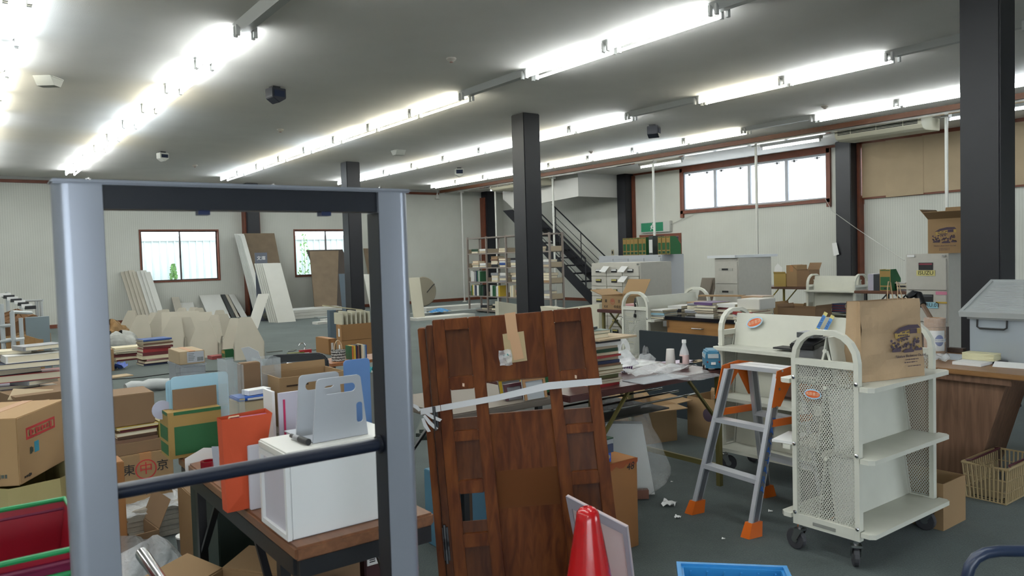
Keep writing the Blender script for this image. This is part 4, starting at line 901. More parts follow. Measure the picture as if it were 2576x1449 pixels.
# clear bags, plastic sheet, papers, leaflet
FILM = glassy('clear_film', (.85, .87, .88), .42, .12, 1.0); FILM2 = glassy('hazy_film', (.8, .8, .79), .5, .2, .8); FILM_T = glassy('thin_film', (.85, .87, .88), .25, .1, 1.0)
def bagmesh(name, label, F, w, d, h, m, cat='plastic bag', seed=1, handles=True, group=None):
    rnd = random.Random(seed); ph = [rnd.uniform(0, 6) for _ in range(8)]
    t = thing(name, label, cat, F, group)
    def f(a, b):
        q = a*2*PI; z = h*b; k = (1+.12*math.sin(3*q+ph[0]+b*4)+.09*math.sin(5*q+ph[1]-b*7)+.05*math.sin(9*q+b*13))*(1-.5*b**3) * (.55+.45*min(1, b*6))
        return (w/2*math.cos(q)*k, d/2*math.sin(q)*k, z*(1+.06*math.sin(2*q+ph[2])))
    MB(F).grid(f, 28, 12).build('bag_body', m, t, smooth=True)
    if handles:
        for s in (-1, 1): MB(F).grid(lambda a, b: (s*.18*w+.13*w*math.cos(PI*a)*(1+.0*b)+ (b-.5)*.03*math.cos(PI*a), (b-.5)*.03*d+.02*s, h*.92+.28*w*math.sin(PI*a)+(b-.5)*.035*math.sin(PI*a)), 14, 2).build('handle', m, t, smooth=True)
    return t
p = atz(1590, 930, Z2); bagmesh('plastic_bag', 'clear shopping bag standing beside the tall book pile', fr((p.x, p.y+.12, Z2), -.6), .22, .14, .11, FILM, seed=3)
p = atz(1640, 915, Z2); bagmesh('plastic_bag', 'small crumpled clear bag left of the paper cups', fr((p.x, p.y+.05, Z2), .3), .13, .1, .06, FILM_T, seed=5)
def crumple(name, label, F, w, d, h, m, n=18, seed=1, cat='sheet', drop=0):
    rnd = random.Random(seed); ph = [rnd.uniform(0, 6) for _ in range(6)]
    def f(a, b):
        x, y = (a-.5), (b-.5); e = max(0, 1-4*max(x*x, y*y)) if False else 1
        z = h*(.5+.25*math.sin(9*a+ph[0]+3*b)+.2*math.sin(13*b+ph[1]-5*a)+.12*math.sin(23*a+17*b+ph[2]))
        return (x*w*(1+.06*math.sin(7*b+ph[3])), y*d*(1+.06*math.sin(6*a+ph[4])), max(.001, z)-(drop*max(0, (a-.8)*5)**2))
    return tag(MB(F).grid(f, n, n).build(name, m, smooth=True, origin=F.translation), label, cat)
p = atz(1655, 938, Z2); crumple('plastic_sheet', 'wrinkled clear plastic wrapping spread on the maroon table', fr((p.x, p.y+.02, Z2+.003), -.1), .46, .22, .035, FILM, 26, 2)
p = atz(1775, 950, Z2); crumple('plastic_sheet', 'flat clear plastic sheet hanging over the maroon table edge by the toy van', fr((p.x-.02, p.y+.07, Z2+.002), -.3), .3, .26, .012, FILM_T, 20, 4)
for (u, v, w_, d_, c_, s, r_) in ((1600, 918, .3, .2, PAPER, 'white papers under the clear bag on the maroon table', .2), (1720, 912, .2, .12, mat('pink_paper', 'c9bccb', .7), 'pale pink paper behind the bottle', -.2), (1660, 955, .36, .16, mat('grey_paper', '9a9da2', .6), 'grey magazine under the clear wrapping', 0), (1765, 910, .12, .06, mat('kraft_paper', '8a7656', .7), 'brown paper scrap behind the toy van', .1)):
    p = atz(u, v, Z2); tag(MB(fr((p.x, p.y+.03, Z2), r_)).box(-w_/2, w_/2, -d_/2, d_/2, 0, .004).build('paper_sheet', c_), s, 'paper')
p = atz(1556, 937, Z2); F = fr((p.x+.04, p.y, Z2), -.0); t = thing('patterned_box', 'small purple and white patterned tissue box beside the book pile', 'box', F)
MB(F).box(-.045, .045, -.03, .03, 0, .035).build('body', mat('white_card', 'cfcdd0', .6), t)
mb = MB(F)
for k in range(5): mb.slab([(-.045+k*.019, -.0305, .002), (-.037+k*.019, -.0305, .002), (-.029+k*.019, -.0305, .033), (-.045+k*.019, -.0305, .03)], (0, -.0008, 0))
mb.build('purple_print', mat('purple', '45204e', .5), t)
# tall book pile at the left end of table 2
G5 = 'books in the tall pile at the left end of the maroon table'
cols = ['red', 'beige', 'brown', 'olive', 'olive', 'tan', 'olive', 'brown', 'navy', 'beige', 'red', 'cream', 'dark green', 'beige', 'white', 'black']
p = atz(1520, 965, Z2); z = stack(2.79, 3.02, Z2, cols, .24, .19, .245, 'the tall book pile', G5, PI/2, seed=9)
tag(MB(fr((2.84, 2.99, z+.001), .05)).box(-.14, .15, -.1, .1, 0, .010).build('card_sheet', CARD_L), 'flat cardboard sheet sticking out on top of the tall book pile', 'cardboard')
stack(2.76, 3.02, z+.012, ['cream', 'dark green'], .16, .15, .04, 'the two books above the cardboard sheet', 'books above the cardboard sheet', seed=4)
tag(MB(fr((2.75, 3.02, z+.054), .3)).box(-.05, .05, -.03, .03, 0, .012).build('tape_dispenser', mat('dark_teal', '24343a', .4)), 'dark small gadget on the topmost book of the tall pile', 'gadget')
stack(2.60, 3.3, Z2, ['red', 'cream', 'pink', 'cream', 'tan', 'white'], .2, .2, .11, 'the low pile behind the brown partition', 'books in the low pile behind the partition', seed=13)
# carton on table 3 and its twin lettering
def tokyo(t, F, w, h, s):
    """the printed box lettering on the local -x face; F local frame with x = reading direction, y = up"""
    def at(a, b): return F @ Vector((a*w, b*h, .001))
    ex = (F @ Vector((1, 0, 0)))-F.translation; ey = (F @ Vector((0, 1, 0)))-F.translation
    text('lettering', '東', INK, s, at(-.3, .2), ex, ey, t); text('lettering', '京', INK, s, at(.3, .2), ex, ey, t)
    text('lettering', 'K.K', INK, s, at(-.3, -.28), ex, ey, t); text('lettering', '中央社', INK, s, at(.22, -.28), ex, ey, t)
    text('red_mark', '中', INK_R, s*1.1, at(0, .18), ex, ey, t)
    mb = MB(F); n = 20
    for i in range(n):
        a, b = 2*PI*i/n, 2*PI*(i+1)/n; r0, r1 = s*.75, s*.84
        mb.slab([(r0*math.cos(a), h*.18+r0*math.sin(a), .0005), (r1*math.cos(a), h*.18+r1*math.sin(a), .0005), (r1*math.cos(b), h*.18+r1*math.sin(b), .0005), (r0*math.cos(b), h*.18+r0*math.sin(b), .0005)], (0, 0, .0008))
    mb.build('red_ring', INK_R, t)
p = atx(1520, 772, 5.78); ya = atx(1512, 745, 5.78).y; yb_ = atx(1567, 745, 5.78).y
t = carton('open_carton', 'open carton with black and red printing on the small maroon table', fr((5.95, (ya+yb_)/2, Z3+.001)), .32, ya-yb_, atx(1520, 744, 5.79).z-Z3, CARD, ('+x', '+y'), ang=(.5, 1.0, .5, .3), fl=.6)
tokyo(t, fr((5.789, (ya+yb_)/2, Z3+.065)) @ Matrix.Rotation(-PI/2, 4, 'Z') @ Matrix.Rotation(PI/2, 4, 'X'), ya-yb_, .13, .038)
# display case with drawer, black panel
yl = atx(1678, 795, 5.05).y; yr = yl-1.15; zt_ = atx(1680, 795, 5.05).z
t = thing('display_case', 'low wooden display case with black glass top, piled with books', 'display case', (5.3, (yl+yr)/2, 0))
MB().box(5.05, 5.65, yr, yl, .12, zt_-.03).build('body', wood('case_wood', '8a6234', '9a6f3e', 4, .5, 1), t); MB().box(5.03, 5.67, yr-.01, yl+.01, zt_-.03, zt_).build('glass_top', mat('black_glass', '14161c', .08), t)
MB().tube([(5.03, (yl+yr)/2+.28, zt_-.09), (5.01, (yl+yr)/2+.27, zt_-.09), (5.01, (yl+yr)/2+.17, zt_-.09), (5.03, (yl+yr)/2+.16, zt_-.09)], .005, 6).build('handle', CHROME, t)
MB().box(5.02, 5.06, yl-.02, yl+.02, zt_-.09, zt_-.04).build('corner_lock', CHROME, t); MB().box(5.1, 5.6, yr+.05, yl-.05, 0, .12).build('plinth', BLACK, t)
ya = atx(1613, 830, 4.93).y; za = atx(1613, 830, 4.93).z
tag(MB().box(4.90, 4.93, ya-1.25, ya, 0, za).build('room_divider', mat('slate_panel', '1d262c', .5), bevel=.003), 'large black panel standing behind the maroon table', 'divider')
DG = 'books piled on the display case'
for k, (dy, xx, cols, w_, h_, s) in enumerate(((.12, 5.4, ['navy', 'grey', 'white', 'grey', 'white', 'grey'], .26, .1, 'leftmost'), (.3, 5.3, ['white', 'grey', 'maroon', 'black', 'white', 'purple'], .24, .12, 'second'), (.48, 5.35, ['grey', 'brown', 'white', 'maroon', 'white'], .24, .11, 'third'), (.6, 5.5, ['tan', 'cream', 'beige', 'cream', 'cream', 'beige', 'tan'], .2, .17, 'fourth'), (.72, 5.25, ['white', 'white', 'red', 'cream'], .24, .075, 'rightmost'))):
    z = stack(xx, yl-dy, zt_, cols, w_, .2, h_, 'the %s pile on the display case' % s, DG, .2*math.sin(k*3), seed=40+k)
    if k == 4: zz = z
F, wx, dy, h = fr((5.3, yl-.74, zz+.001), .12), .26, .2, .085
carton('white_box', 'white cardboard box on top of the rightmost pile on the display case', F, wx, dy, h, mat('white_box_card', 'c6c3ba', .6), tape=False)
tag(MB(fr((5.55, yl-.2, zt_+.15), .35)).box(-.05, .05, -.2, .2, 0, .012).build('flat_carton', CARD), 'flat brown folder leaning across the piles on the display case', 'folder')
# small things by the wall: boards, cartons on table 4, boxes below, books on table 5
for i, (u0, u1) in enumerate(((1746, 1771), (1766, 1780), (1772, 1782))):
    a = atx(u0, 700, 9.9+.1*i); b = atx(u1, 700, 9.9+.1*i)
    board('short_board', 'short grey brown board left of the tall filing cabinet, %s' % ('front', 'middle', 'rear')[i], [(9.9+.1*i, a.y+.02, .3), (9.9+.1*i, b.y+.02, .3), (10.1+.1*i, b.y, a.z), (10.1+.1*i, a.y, a.z)], (.03, 0, 0), mat('taupe_board', '7d7468', .6), 'boards left of the tall filing cabinet')
tag(MB().box(9.8, 10.6, 7.4, 8.4, 0, .3).build('low_crate', CARD_D, bevel=.01), 'low brown crate behind the third book truck under the grey brown boards', 'crate')
z4 = .8
def onx(u0, u1, X): a = atx(u0, 700, X).y; b = atx(u1, 700, X).y; return (a+b)/2, a-b
ym, w_ = onx(1942, 1972, 10.65); carton('open_carton', 'yellowish torn open carton at the left end of the yellow legged table', fr((10.85, ym, z4+.001)), .3, w_, .2, mat('card_yellow', '9c8448', .8), ('-x',), ang=(1.2, 0, 0, 0), fl=.15)
ym, w_ = onx(1972, 2000, 10.65); carton('brown_box', 'tall narrow brown carton in the middle of the yellow legged table', fr((10.85, ym, z4+.001)), .28, w_*.97, .34, CARD)
ym, w_ = onx(2000, 2030, 10.65); carton('open_carton', 'dark brown carton with open flap at the right end of the yellow legged table', fr((10.85, ym, z4+.001)), .3, w_, .26, CARD_D, ('+y', '+x'), ang=(1, 1, 1, .7), fl=.6)
F = fr((10.72, onx(1955, 1955, 10.7)[0], z4+.2)); tag(MB(F).slab([(0, .07, 0), (0, -.08, -.01), (0, -.08, .1), (0, 0, .17), (0, .05, .12)], (.004, 0, 0)).build('paper_tag', PAPER), 'white paper label standing out of the torn carton', 'paper')
for (u0, u1, v, X, h_, s) in ((1945, 2020, 800, 10.2, .3, 'brown carton on the floor under the yellow legged table'), (1955, 2050, 800, 9.3, .36, 'wide brown open carton in front of the yellow legged table')):
    ym, w_ = onx(u0, u1, X); z_ = atx((u0+u1)/2, 768 if X > 10 else 775, X).z
    carton('open_carton', s, fr((X+.2, ym, 0)), .4, w_, z_, CARD_D if X < 10 else CARD, ('-y', '+y'), ang=(1, 1, 1.3, 1.3), fl=.1)
X = 9.05; z5 = .86
ym, w_ = onx(2178, 2192, X); tag(MB().box(X+.05, X+.3, ym-w_/2, ym+w_/2, z5, z5+.2).build('magazine_file', mat('lilac_white', 'a9a6b4', .6)), 'lilac and white file at the left end of the dark table', 'file')
ym, w_ = onx(2193, 2208, X); tag(MB().box(X+.05, X+.3, ym-w_/2, ym+w_/2, z5, z5+.19).build('magazine_file', mat('file_black', '22282c', .5)), 'black and grey file on the dark table', 'file')
def greenfile(label, X, ya, yb_, z, dep, h, group=None, name='file_box', slope=True):
    t = thing(name, label, 'file box', (X+dep/2, (ya+yb_)/2, z), group); w = .003
    K = mat('kraft_green_box', '9a7c44', .7)
    hh = h*.55 if slope else h
    MB().box(X, X+w, yb_, ya, z, z+h).build('front', K, t)
    for y in (yb_, ya-w): MB().slab([(X+w, y, z), (X+dep, y, z), (X+dep, y, z+hh), (X+dep*.55, y, z+h), (X+w, y, z+h)], (0, w, 0)).build('side', GREEN, t)
    MB().box(X+dep-w, X+dep, yb_+w, ya-w, z, z+hh).build('back', GREEN, t)
    for (g0, g1) in ((.25, .65), (.04, .19), (.93, .97)): MB().box(X-.0012, X, yb_+.008, ya-.008, z+h*g0, z+h*g1).build('green_print', GREEN, t)
    MB().lathe([(.012, 0), (.012, -.001)], (X-.0014, (ya+yb_)/2, z+h*.11), 8, 'X').build('finger_hole', BLACK, t)
    return t
ym, w_ = onx(2213, 2240, X); greenfile('green and brown file box on the dark table by the wall', X, ym+w_/2, ym-w_/2, z5, .25, .26)
ym, w_ = onx(2240, 2268, X)
stack(X+.2, ym, z5, ['grey', 'black', 'black', 'grey', 'white'], .2, w_*.95, .1, 'the low pile on the dark table', 'pile on the dark table', seed=8)
# green file boxes on the storage cabinet
fx = 8.62; us = [(1567, 1576), (1576, 1586), (1586, 1595), (1595, 1605), (1606, 1616), (1616, 1625)]; us2 = [(1655, 1664), (1665, 1675), (1676, 1686)]
for i, (a, b) in enumerate(us):
    greenfile('green and brown file box, %s of the six standing left of the white pole' % ordn[i], fx, atx(a, 620, fx).y, atx(b, 620, fx).y+.004, 1.371, .24, .27, 'green file boxes on the storage cabinet')
for i, (a, b) in enumerate(us2):
    greenfile('green and brown file box, %s of the three right of the white pole' % ordn[i], fx, atx(a, 620, fx).y, atx(b, 620, fx).y+.004, 1.371, .24, .27, 'green file boxes on the storage cabinet')
t = thing('lever_file', 'white lever file between the green file boxes', 'file', (fx+.1, atx(1637, 620, fx).y, 1.371)); y_ = atx(1637, 620, fx).y
MB().box(fx, fx+.26, y_-.04, y_+.04, 1.371, 1.66).build('cover', mat('file_dark', '3a3f3f', .5), t); MB().box(fx-.001, fx, y_-.035, y_+.035, 1.4, 1.6).build('spine_label', PAPER, t)
# far cream panels near the middle (behind the partition)
for i in range(7):
    p = aty(1376+i*7, 775, 8.2); 
    tag(MB().slab([(p.x, 8.15+.03*i, 0), (p.x+.02, 8.0+.03*i, 0), (p.x+.02, 8.0+.03*i, p.z), (p.x, 8.35+.03*i, p.z+.02)], (.02, 0, 0)).build('file_divider', mat('cream_panel', 'b8b5a2', .55)), 'small cream divider, %s from the left behind the partition top' % ordn[i], 'divider', 'cream dividers behind the partition')
a = atx(1418, 772, 6.3); tag(MB().slab([(6.3, a.y, 0), (6.3, a.y-.62, 0), (6.35, a.y-.62, a.z+.06), (6.35, a.y+.02, a.z-.02), (6.35, a.y-.04, a.z+.08)][:4], (.1, 0, 0)).build('cream_tray', mat('cream_panel', 'b8b5a2', .55), bevel=.01), 'wide cream metal tray standing left of the card cabinet', 'tray')
# ================================================================== step ladder
lad = thing('step_ladder', 'aluminium step ladder with orange joints and feet, blue capital letters', 'ladder', (3.4, 2.62, 0))
LF = [atz(1747, 1290, 0), atz(1890, 1350, 0)]; _r = (atz(1935, 1247, 0)-LF[0])*.97; LF += [LF[1]+_r, LF[0]+_r]   # front left, front right, rear right, rear left
TZ = .785; T1 = atz(1834, 928, TZ); T2_ = atz(1958, 942, TZ); dirf = ((LF[2]-LF[1])+Vector((0, 0, 0))).normalized()
TT = [T1, T2_, T2_+dirf*.16, T1+dirf*.16]
ALD = mat('alu_dark', '8c8f96', .4, metal=.7)
lr = (T2_-T1).normalized()
def rail(a, b, name='rail', m=ALU):
    d = (b-a).normalized(); n = lr.cross(d).normalized()
    mb = MB(); w, t_ = .06, .022
    mb.bar(a, b, t_, w, up=n); o = mb.build(name, m, lad)
    g = MB(); g.bar(a+lr*.0115, b+lr*.0115, .001, w*.62, up=n); g.build('rail_groove', ALD, o)
    return o
for k in range(4):
    a, b = LF[k], TT[k]; d = (b-a).normalized()
    rail(a+d*.05, b, m=ALU)
    f = MB(); n = lr.cross(d).normalized()
    ring = []
    for s_, zz in ((1.25, 0), (1.0, .075)):
        c = a+d*zz; c0 = Vector((c.x, c.y, 0)) if zz == 0 else c
        for i, j in ((-1, -1), (1, -1), (1, 1), (-1, 1)): ring.append(c0+lr*(i*.020*s_)+n.cross(lr).cross(lr).normalized()*0+Vector((dirf.x, dirf.y, 0))*(j*.034*s_))
    f.add(ring, [(0, 3, 2, 1), (4, 5, 6, 7), (0, 1, 5, 4), (1, 2, 6, 5), (2, 3, 7, 6), (3, 0, 4, 7)]); f.build('foot', ORANGE, lad)
def lerp(a, b, t): return a+(b-a)*t
for t_ in (.34, .66):
    for (p, q) in ((0, 1), (3, 2)):
        a = lerp(LF[p], TT[p], t_); b = lerp(LF[q], TT[q], t_)
        MB().bar(a, b, .06, .022, up=(0, 0, 1)).build('step', ALU, lad)
# platform of two planks
for s in (0, 1):
    a = T1+dirf*(.02+.075*s)-lr*.01; b = T2_+dirf*(.02+.075*s)+lr*.01
    MB().slab([a, b, b+dirf*.068, a+dirf*.068], (0, 0, .022)).build('platform', ALU, lad)
# orange hinge plates, arched, and spreaders
for (pf, pr, s_) in ((1, 2, 1), (0, 3, -1)):
    off = lr*(s_*.014); A = lerp(LF[pf], TT[pf], .80)+off; Bp = TT[pf]+off+Vector((0, 0, .02)); Cc = TT[pr]+off+Vector((0, 0, .02)); D = lerp(LF[pr], TT[pr], .80)+off
    q = dirf*.028; mid = (Bp+Cc)/2+Vector((0, 0, .018))
    arch1 = [A-q, A+q, lerp(A, Bp, .55)+q*1.5, (lerp(A, D, .5)*0+mid-Vector((0, 0, .055))), mid-Vector((0, 0, .02)), mid, Bp-q*.9]
    MB().slab([A-q, A+q, mid-Vector((0, 0, .06)), mid, Bp-q], lr*(s_*.004)).build('hinge_plate', ORANGE, lad)
    MB().slab([D+q, Cc+q, mid, mid-Vector((0, 0, .06)), D-q], lr*(s_*.005)).build('hinge_plate', ORANGE, lad)
    for P_ in (A, lerp(A, Bp, .5), Bp, D, lerp(D, Cc, .5), mid-Vector((0, 0, .02))):
        MB().slab([P_+lr*(s_*.006)+Vector((0, 0, .007))*math.cos(i)+dirf*(.007*math.sin(i)) for i in [k_*PI/3 for k_ in range(6)]], lr*(s_*.003)).build('rivet', CHROME, lad)
    a = lerp(LF[pf], TT[pf], .70)+off; b = lerp(LF[pr], TT[pr], .70)+off
    MB().bar(a, b, .006, .036, up=(0, 0, 1)).build('spreader', ORANGE, lad)
    MB().bar(lerp(LF[pf], TT[pf], .28)+off*.2, lerp(LF[pf], TT[pf], .34)-lr*s_*.07, .012, .006).build('brace', ALD, lad)
# lettering down the right front rail
LB = mat('ladder_blue', '1f57a8', .4)
d = (T2_-LF[1]).normalized(); n = lr
for k, ch in enumerate('TAKAHARA'):
    P_ = lerp(LF[1], T2_, .71-.060*k)+lr*.0125
    text('lettering', ch, LB, .05, P_+lr*.0008, dirf-(dirf.dot(d))*d, d, lad, ext=.0006)
# ================================================================== things on the near truck
ZT = .80
P0 = Vector((3.20, 1.70, ZT)); wb = al(P0, (1, 0, 0), u=2300); hb = .355
F = fr((P0.x+wb/2+.02, P0.y+.055, ZT+.001), -.26); t = thing('paper_bag', 'brown paper carrier bag with printed shop drawing standing on the near book truck', 'bag', F)
BAGM = mat('bag_kraft', 'a98f70', .8, var=.10, scale=7, bump=.9, bscale=9)
hw, hd = wb/2, .055
def bagpt(a, b, face):
    z = b*hb; tp = 1-.06*b; cr = .003*math.sin(11*a+7*b)+.003*math.sin(17*b-5*a)
    if face == 'f': return ((a-.5)*2*hw*tp, -hd*(1-.35*b)+cr+.012*max(0, .45-abs(a-.25)-abs(b-.45)), z)
    if face == 'b': return ((.5-a)*2*hw*tp, hd*(1-.35*b)-cr, z)
    s = -1 if face == 'l' else 1; yy = (a-.5)*2*hd*(1-.35*b)*(1 if s > 0 else -1); k = (1-abs(a-.5)*2)*.03*b
    return (s*(hw*tp-k), yy, z+0)
bm_ = MB(F)
for f_ in 'fblr': bm_.grid(lambda a, b, f_=f_: bagpt(a, b, f_), 10, 12)
bm_.box(-hw, hw, -hd, hd, 0, .002); bm_.build('bag_body', BAGM, t, smooth=False)
for s in (-1, 1): 
    MB(F).tube([(.055, s*hd*.5, hb-.03), (.058, s*hd*.5, hb+.05), (.068, s*hd*.4+.01, hb+.08), (.082, s*hd*.4+.01, hb+.075), (.095, s*hd*.5, hb-.03)], .0022, 6).build('handle', BAGM, t, smooth=True)
_x = (F @ Vector((1, 0, 0)))-F.translation; _y = (F @ Vector((0, .054, 1)))-F.translation; O_ = F @ Vector((-.02, -hd*.88-.010, .115)); shopprint(O_, _x, _y, hw*1.0, .125, t, [('Takahara Bookstore Co.,Ltd.', .085, .62, -.13, .4), ('', .055, .66, -.26, 0), ('', .05, .62, -.36, 0), ('', .045, .72, -.5, 0)])
F = fr((3.26, 2.03, ZT+.001), .1); t = thing('waste_bin', 'grey round bin with black lid on the near book truck behind the paper bag', 'bin', F)
MB(F).lathe([(0, 0), (.06, 0), (.068, .12), (.066, .14), (0, .14)], seg=24).build('body', mat('bin_grey', '77777a', .4), t, smooth=True)
MB(F).slab([(-.085, -.06, .125), (.07, -.07, .15), (.07, .07, .15), (-.085, .06, .125)], (0, 0, .03)).build('lid', BLACK, t, bevel=.006); MB(F).box(-.05, .05, -.04, .04, .18, .205).build('top_pad', mat('pad_grey', '55585a', .4), t)
book('black', (3.95+.0, 2.5, .812), .1, .34, .01, 0, 'thin black and white magazine lying on the top shelf of the truck behind the ladder')
# small white papers on mid shelf
tag(MB(fr((3.2, 2.1, .492), .2)).box(-.1, .1, -.05, .05, 0, .012).build('paper_stack', PAPER), 'white papers on the middle shelf of the near book truck', 'paper')
# ================================================================== counter and desk at the right
CW = wood('counter_wood', '5f4636', '7a5c48', 4, .45, 2); CT = wood('counter_top', '7a5634', '906a42', 4, .4, 1); DW = wood('desk_wood', '4e2a1a', '6e3f26', 4, .4, 1)
Xc = 4.72; zc = .665
ct = thing('wooden_counter', 'light brown wooden counter with tapering leg panel behind the near book truck', 'counter', (Xc+.3, 1.9, 0))
MB().box(Xc, Xc+.75, 1.0, 2.55, zc-.03, zc).build('countertop', CT, ct, bevel=.004)
a = atx(2350, 940, Xc+.05); b = atx(2480, 950, Xc+.05); c = atx(2425, 1125, Xc+.05)
MB().slab([(Xc+.05, 2.3, 0), (Xc+.05, 1.93, 0), (Xc+.05, 1.75, zc-.05), (Xc+.05, 2.45, zc-.05)], (.04, 0, 0)).build('leg_panel', CW, ct)
MB().slab([(Xc+.09, 1.96, 0), (Xc+.09, 1.78, zc-.03), (Xc+.5, 1.78, zc-.03), (Xc+.5, 1.96, 0)], (0, .03, 0)).build('side_panel', CW, ct)
MB().box(Xc+.02, Xc+.06, 1.72, 2.5, zc-.07, zc-.03).build('apron', CW, ct)
dk = thing('wooden_desk', 'dark reddish wooden desk low at the right edge behind the plastic basket', 'desk', (5.6, 1.3, 0))
MB().box(5.3, 6.2, .4, 1.72, .5, .54).build('desktop', CT, dk); MB().box(5.36, 6.2, .4, 1.68, .42, .5).build('apron', DW, dk); MB().box(5.5, 5.54, .4, 1.66, 0, .42).build('front_panel', DW, dk); MB().box(5.4, 6.1, 1.6, 1.64, 0, .42).build('side_panel', DW, dk)
# container with tilted lid
CLP = glassy('container_plastic', hx('b4bcc4'), .5, .3); LIDM = glassy('lid_plastic', hx('c4c9c9'), .66, .3)
P0 = atz(2440, 905, zc); t = thing('plastic_container', 'translucent plastic storage container with tilted clear lid on the counter', 'container', P0)
hc = al(P0, (0, 0, 1), v=790); w_ = .36; dp = .5; x0, y0 = P0.x, P0.y
mb = MB(); th = .004
for (a0, a1, b0, b1) in ((x0, x0+th, y0-w_, y0), (x0+dp-th, x0+dp, y0-w_, y0), (x0+th, x0+dp-th, y0-th, y0), (x0+th, x0+dp-th, y0-w_, y0-w_+th)): mb.box(a0, a1, b0, b1, zc, zc+hc)
mb.box(x0, x0+dp, y0-w_, y0, zc, zc+th); mb.build('tub', CLP, t)
MB().box(x0-.012, x0+dp+.012, y0-w_-.012, y0-w_, zc+hc-.03, zc+hc).box(x0-.012, x0, y0-w_, y0+.012, zc+hc-.03, zc+hc).box(x0-.012, x0+dp+.012, y0, y0+.012, zc+hc-.03, zc+hc).build('rim', LIDM, t)
MB().tube([(x0-.014, y0-.05, zc+hc-.03), (x0-.018, y0-.05, zc+hc-.075), (x0-.018, y0-.065, zc+hc-.085), (x0-.018, y0-.20, zc+hc-.085), (x0-.018, y0-.215, zc+hc-.075), (x0-.014, y0-.215, zc+hc-.03)], .006, 8).build('handle', BLACK, t, smooth=True)
LFm = fr((x0-.05, y0-w_/2+.01, zc+hc+.005)) @ Matrix.Rotation(-.36, 4, 'Y')
lid = MB(LFm).slab([(0, -w_/2-.03, 0), (0, w_/2+.035, 0), (.52, w_/2+.035, 0), (.52, -w_/2-.03, 0)], (0, 0, .006)); lid.build('lid', LIDM, t)
lf = MB(LFm)
for (a0, a1, b0, b1) in ((0, .02, -w_/2-.03, w_/2+.035), (.5, .52, -w_/2-.03, w_/2+.035), (.02, .5, -w_/2-.03, -w_/2-.01), (.02, .5, w_/2+.015, w_/2+.035)): lf.box(a0, a1, b0, b1, -.022, .014)
lf.build('lid_rim', LIDM, t)
for k in range(14): MB(LFm).box(.06+k*.029, .066+k*.029, -w_/2+.03, w_/2-.02, .006, .010).build('lid_rib', LIDM, t)
tag(MB(fr((x0+.2, y0-.15, zc+.006))).box(-.12, .12, -.1, .1, 0, .09).build('paper_bundle', mat('hidden_paper', 'b0a578', .7)), 'pale yellow bundle inside the translucent plastic container', 'bundle')
# tape rolls in a shrink pack
p = atz(2352, 888, zc); F = fr((p.x, p.y, zc+.001), .3); t = thing('tape_rolls', 'shrink wrapped tower of brown tape rolls with blue and white label on the counter', 'tape', F); R_ = .066; h_ = al(p, (0, 0, 1), v=800)
KR = mat('tape_roll', 'a3784e', .5)
for k in range(4): MB(F).lathe([(R_*.55, h_*k/4+.001), (R_, h_*k/4+.001), (R_, h_*(k+1)/4-.001), (R_*.55, h_*(k+1)/4-.001), (R_*.55, h_*k/4+.001)], seg=28).build('tape_roll', KR, t)
def cyl_patch(F, R, a0, a1, z0, z1, name, m, par, n=14):
    MB(F).grid(lambda a, b: (R*math.cos(a0+(a1-a0)*a), R*math.sin(a0+(a1-a0)*a), z0+(z1-z0)*b), n, 1).build(name, m, par)
va = math.atan2(-p.y, -p.x)-.3     # towards the viewer in the local frame
cyl_patch(F, R_+.001, va-.75, va+1.0, .02, h_*.66, 'wrap_label', PAPER, t)
MB(F).grid(lambda a, b: ((R_+.002)*math.cos(va+.42+b*.42*math.cos(a*2*PI)), (R_+.002)*math.sin(va+.42+b*.42*math.cos(a*2*PI)), h_*.38+b*.038*math.sin(a*2*PI)), 24, 1).build('blue_disc', mat('label_blue', '20408c', .4), t)
c0 = F @ Vector(((R_+.004)*math.cos(va+.5), (R_+.004)*math.sin(va+.5), h_*.38)); e_ = (F.to_3x3() @ Vector((-math.sin(va+.5), math.cos(va+.5), 0)))
for k_, ch in enumerate('クラフトテープ'):
    q_ = va-.12+k_*.19; c0 = F @ Vector(((R_+.0042)*math.cos(q_), (R_+.0042)*math.sin(q_), h_*.38)); e_ = F.to_3x3() @ Vector((-math.sin(q_), math.cos(q_), 0))
    text('lettering', ch, mat('navy_ink', '1a3a7a', .5), .015, c0, e_, (0, 0, 1), t)
MB(F).grid(lambda a, b: ((R_+.003)*math.cos(va-.25+a*1.4), (R_+.003)*math.sin(va-.25+a*1.4), h_*.38-.011+b*.022), 10, 1).build('label_strip', PAPER, t)
cyl_patch(F, R_+.004, va-1.4, va+1.4, 0, h_+.005, 'wrap', FILM_T, t)
# papers on the counter
for (u, v, w_, d_, hh, m, s, r_) in ((2420, 903, .5, .3, .006, mat('pale_sheet', 'b4bcc4', .4), 'large pale plastic sheet lying on the counter', 0), (2470, 912, .3, .24, .012, mat('dark_folder', '2d3034', .5), 'dark folder lying at the counter edge', .1), (2440, 918, .36, .16, .018, PAPER, 'white papers lying along the counter edge', .0), (2400, 888, .1, .1, .03, mat('dark_books', '4a3a32', .6), 'dark brown bit behind the tape rolls', 0)):
    p = atz(u, v, zc); tag(MB(fr((p.x+.04, p.y, zc+.001), r_)).box(-w_/2*.5, w_/2*.5, -d_/2, d_/2, 0, hh).build('sheet', m), s, 'paper')
p = atz(2325, 850, .72); tag(MB(fr((p.x, p.y, 0))).box(-.12, .12, -.12, .12, 0, .80).build('dark_crate', mat('dark_books', '4a3a32', .6)), 'dark brown crate behind the tape rolls, left of the filing cabinet', 'crate')
p = atz(2465, 905, zc+.02)
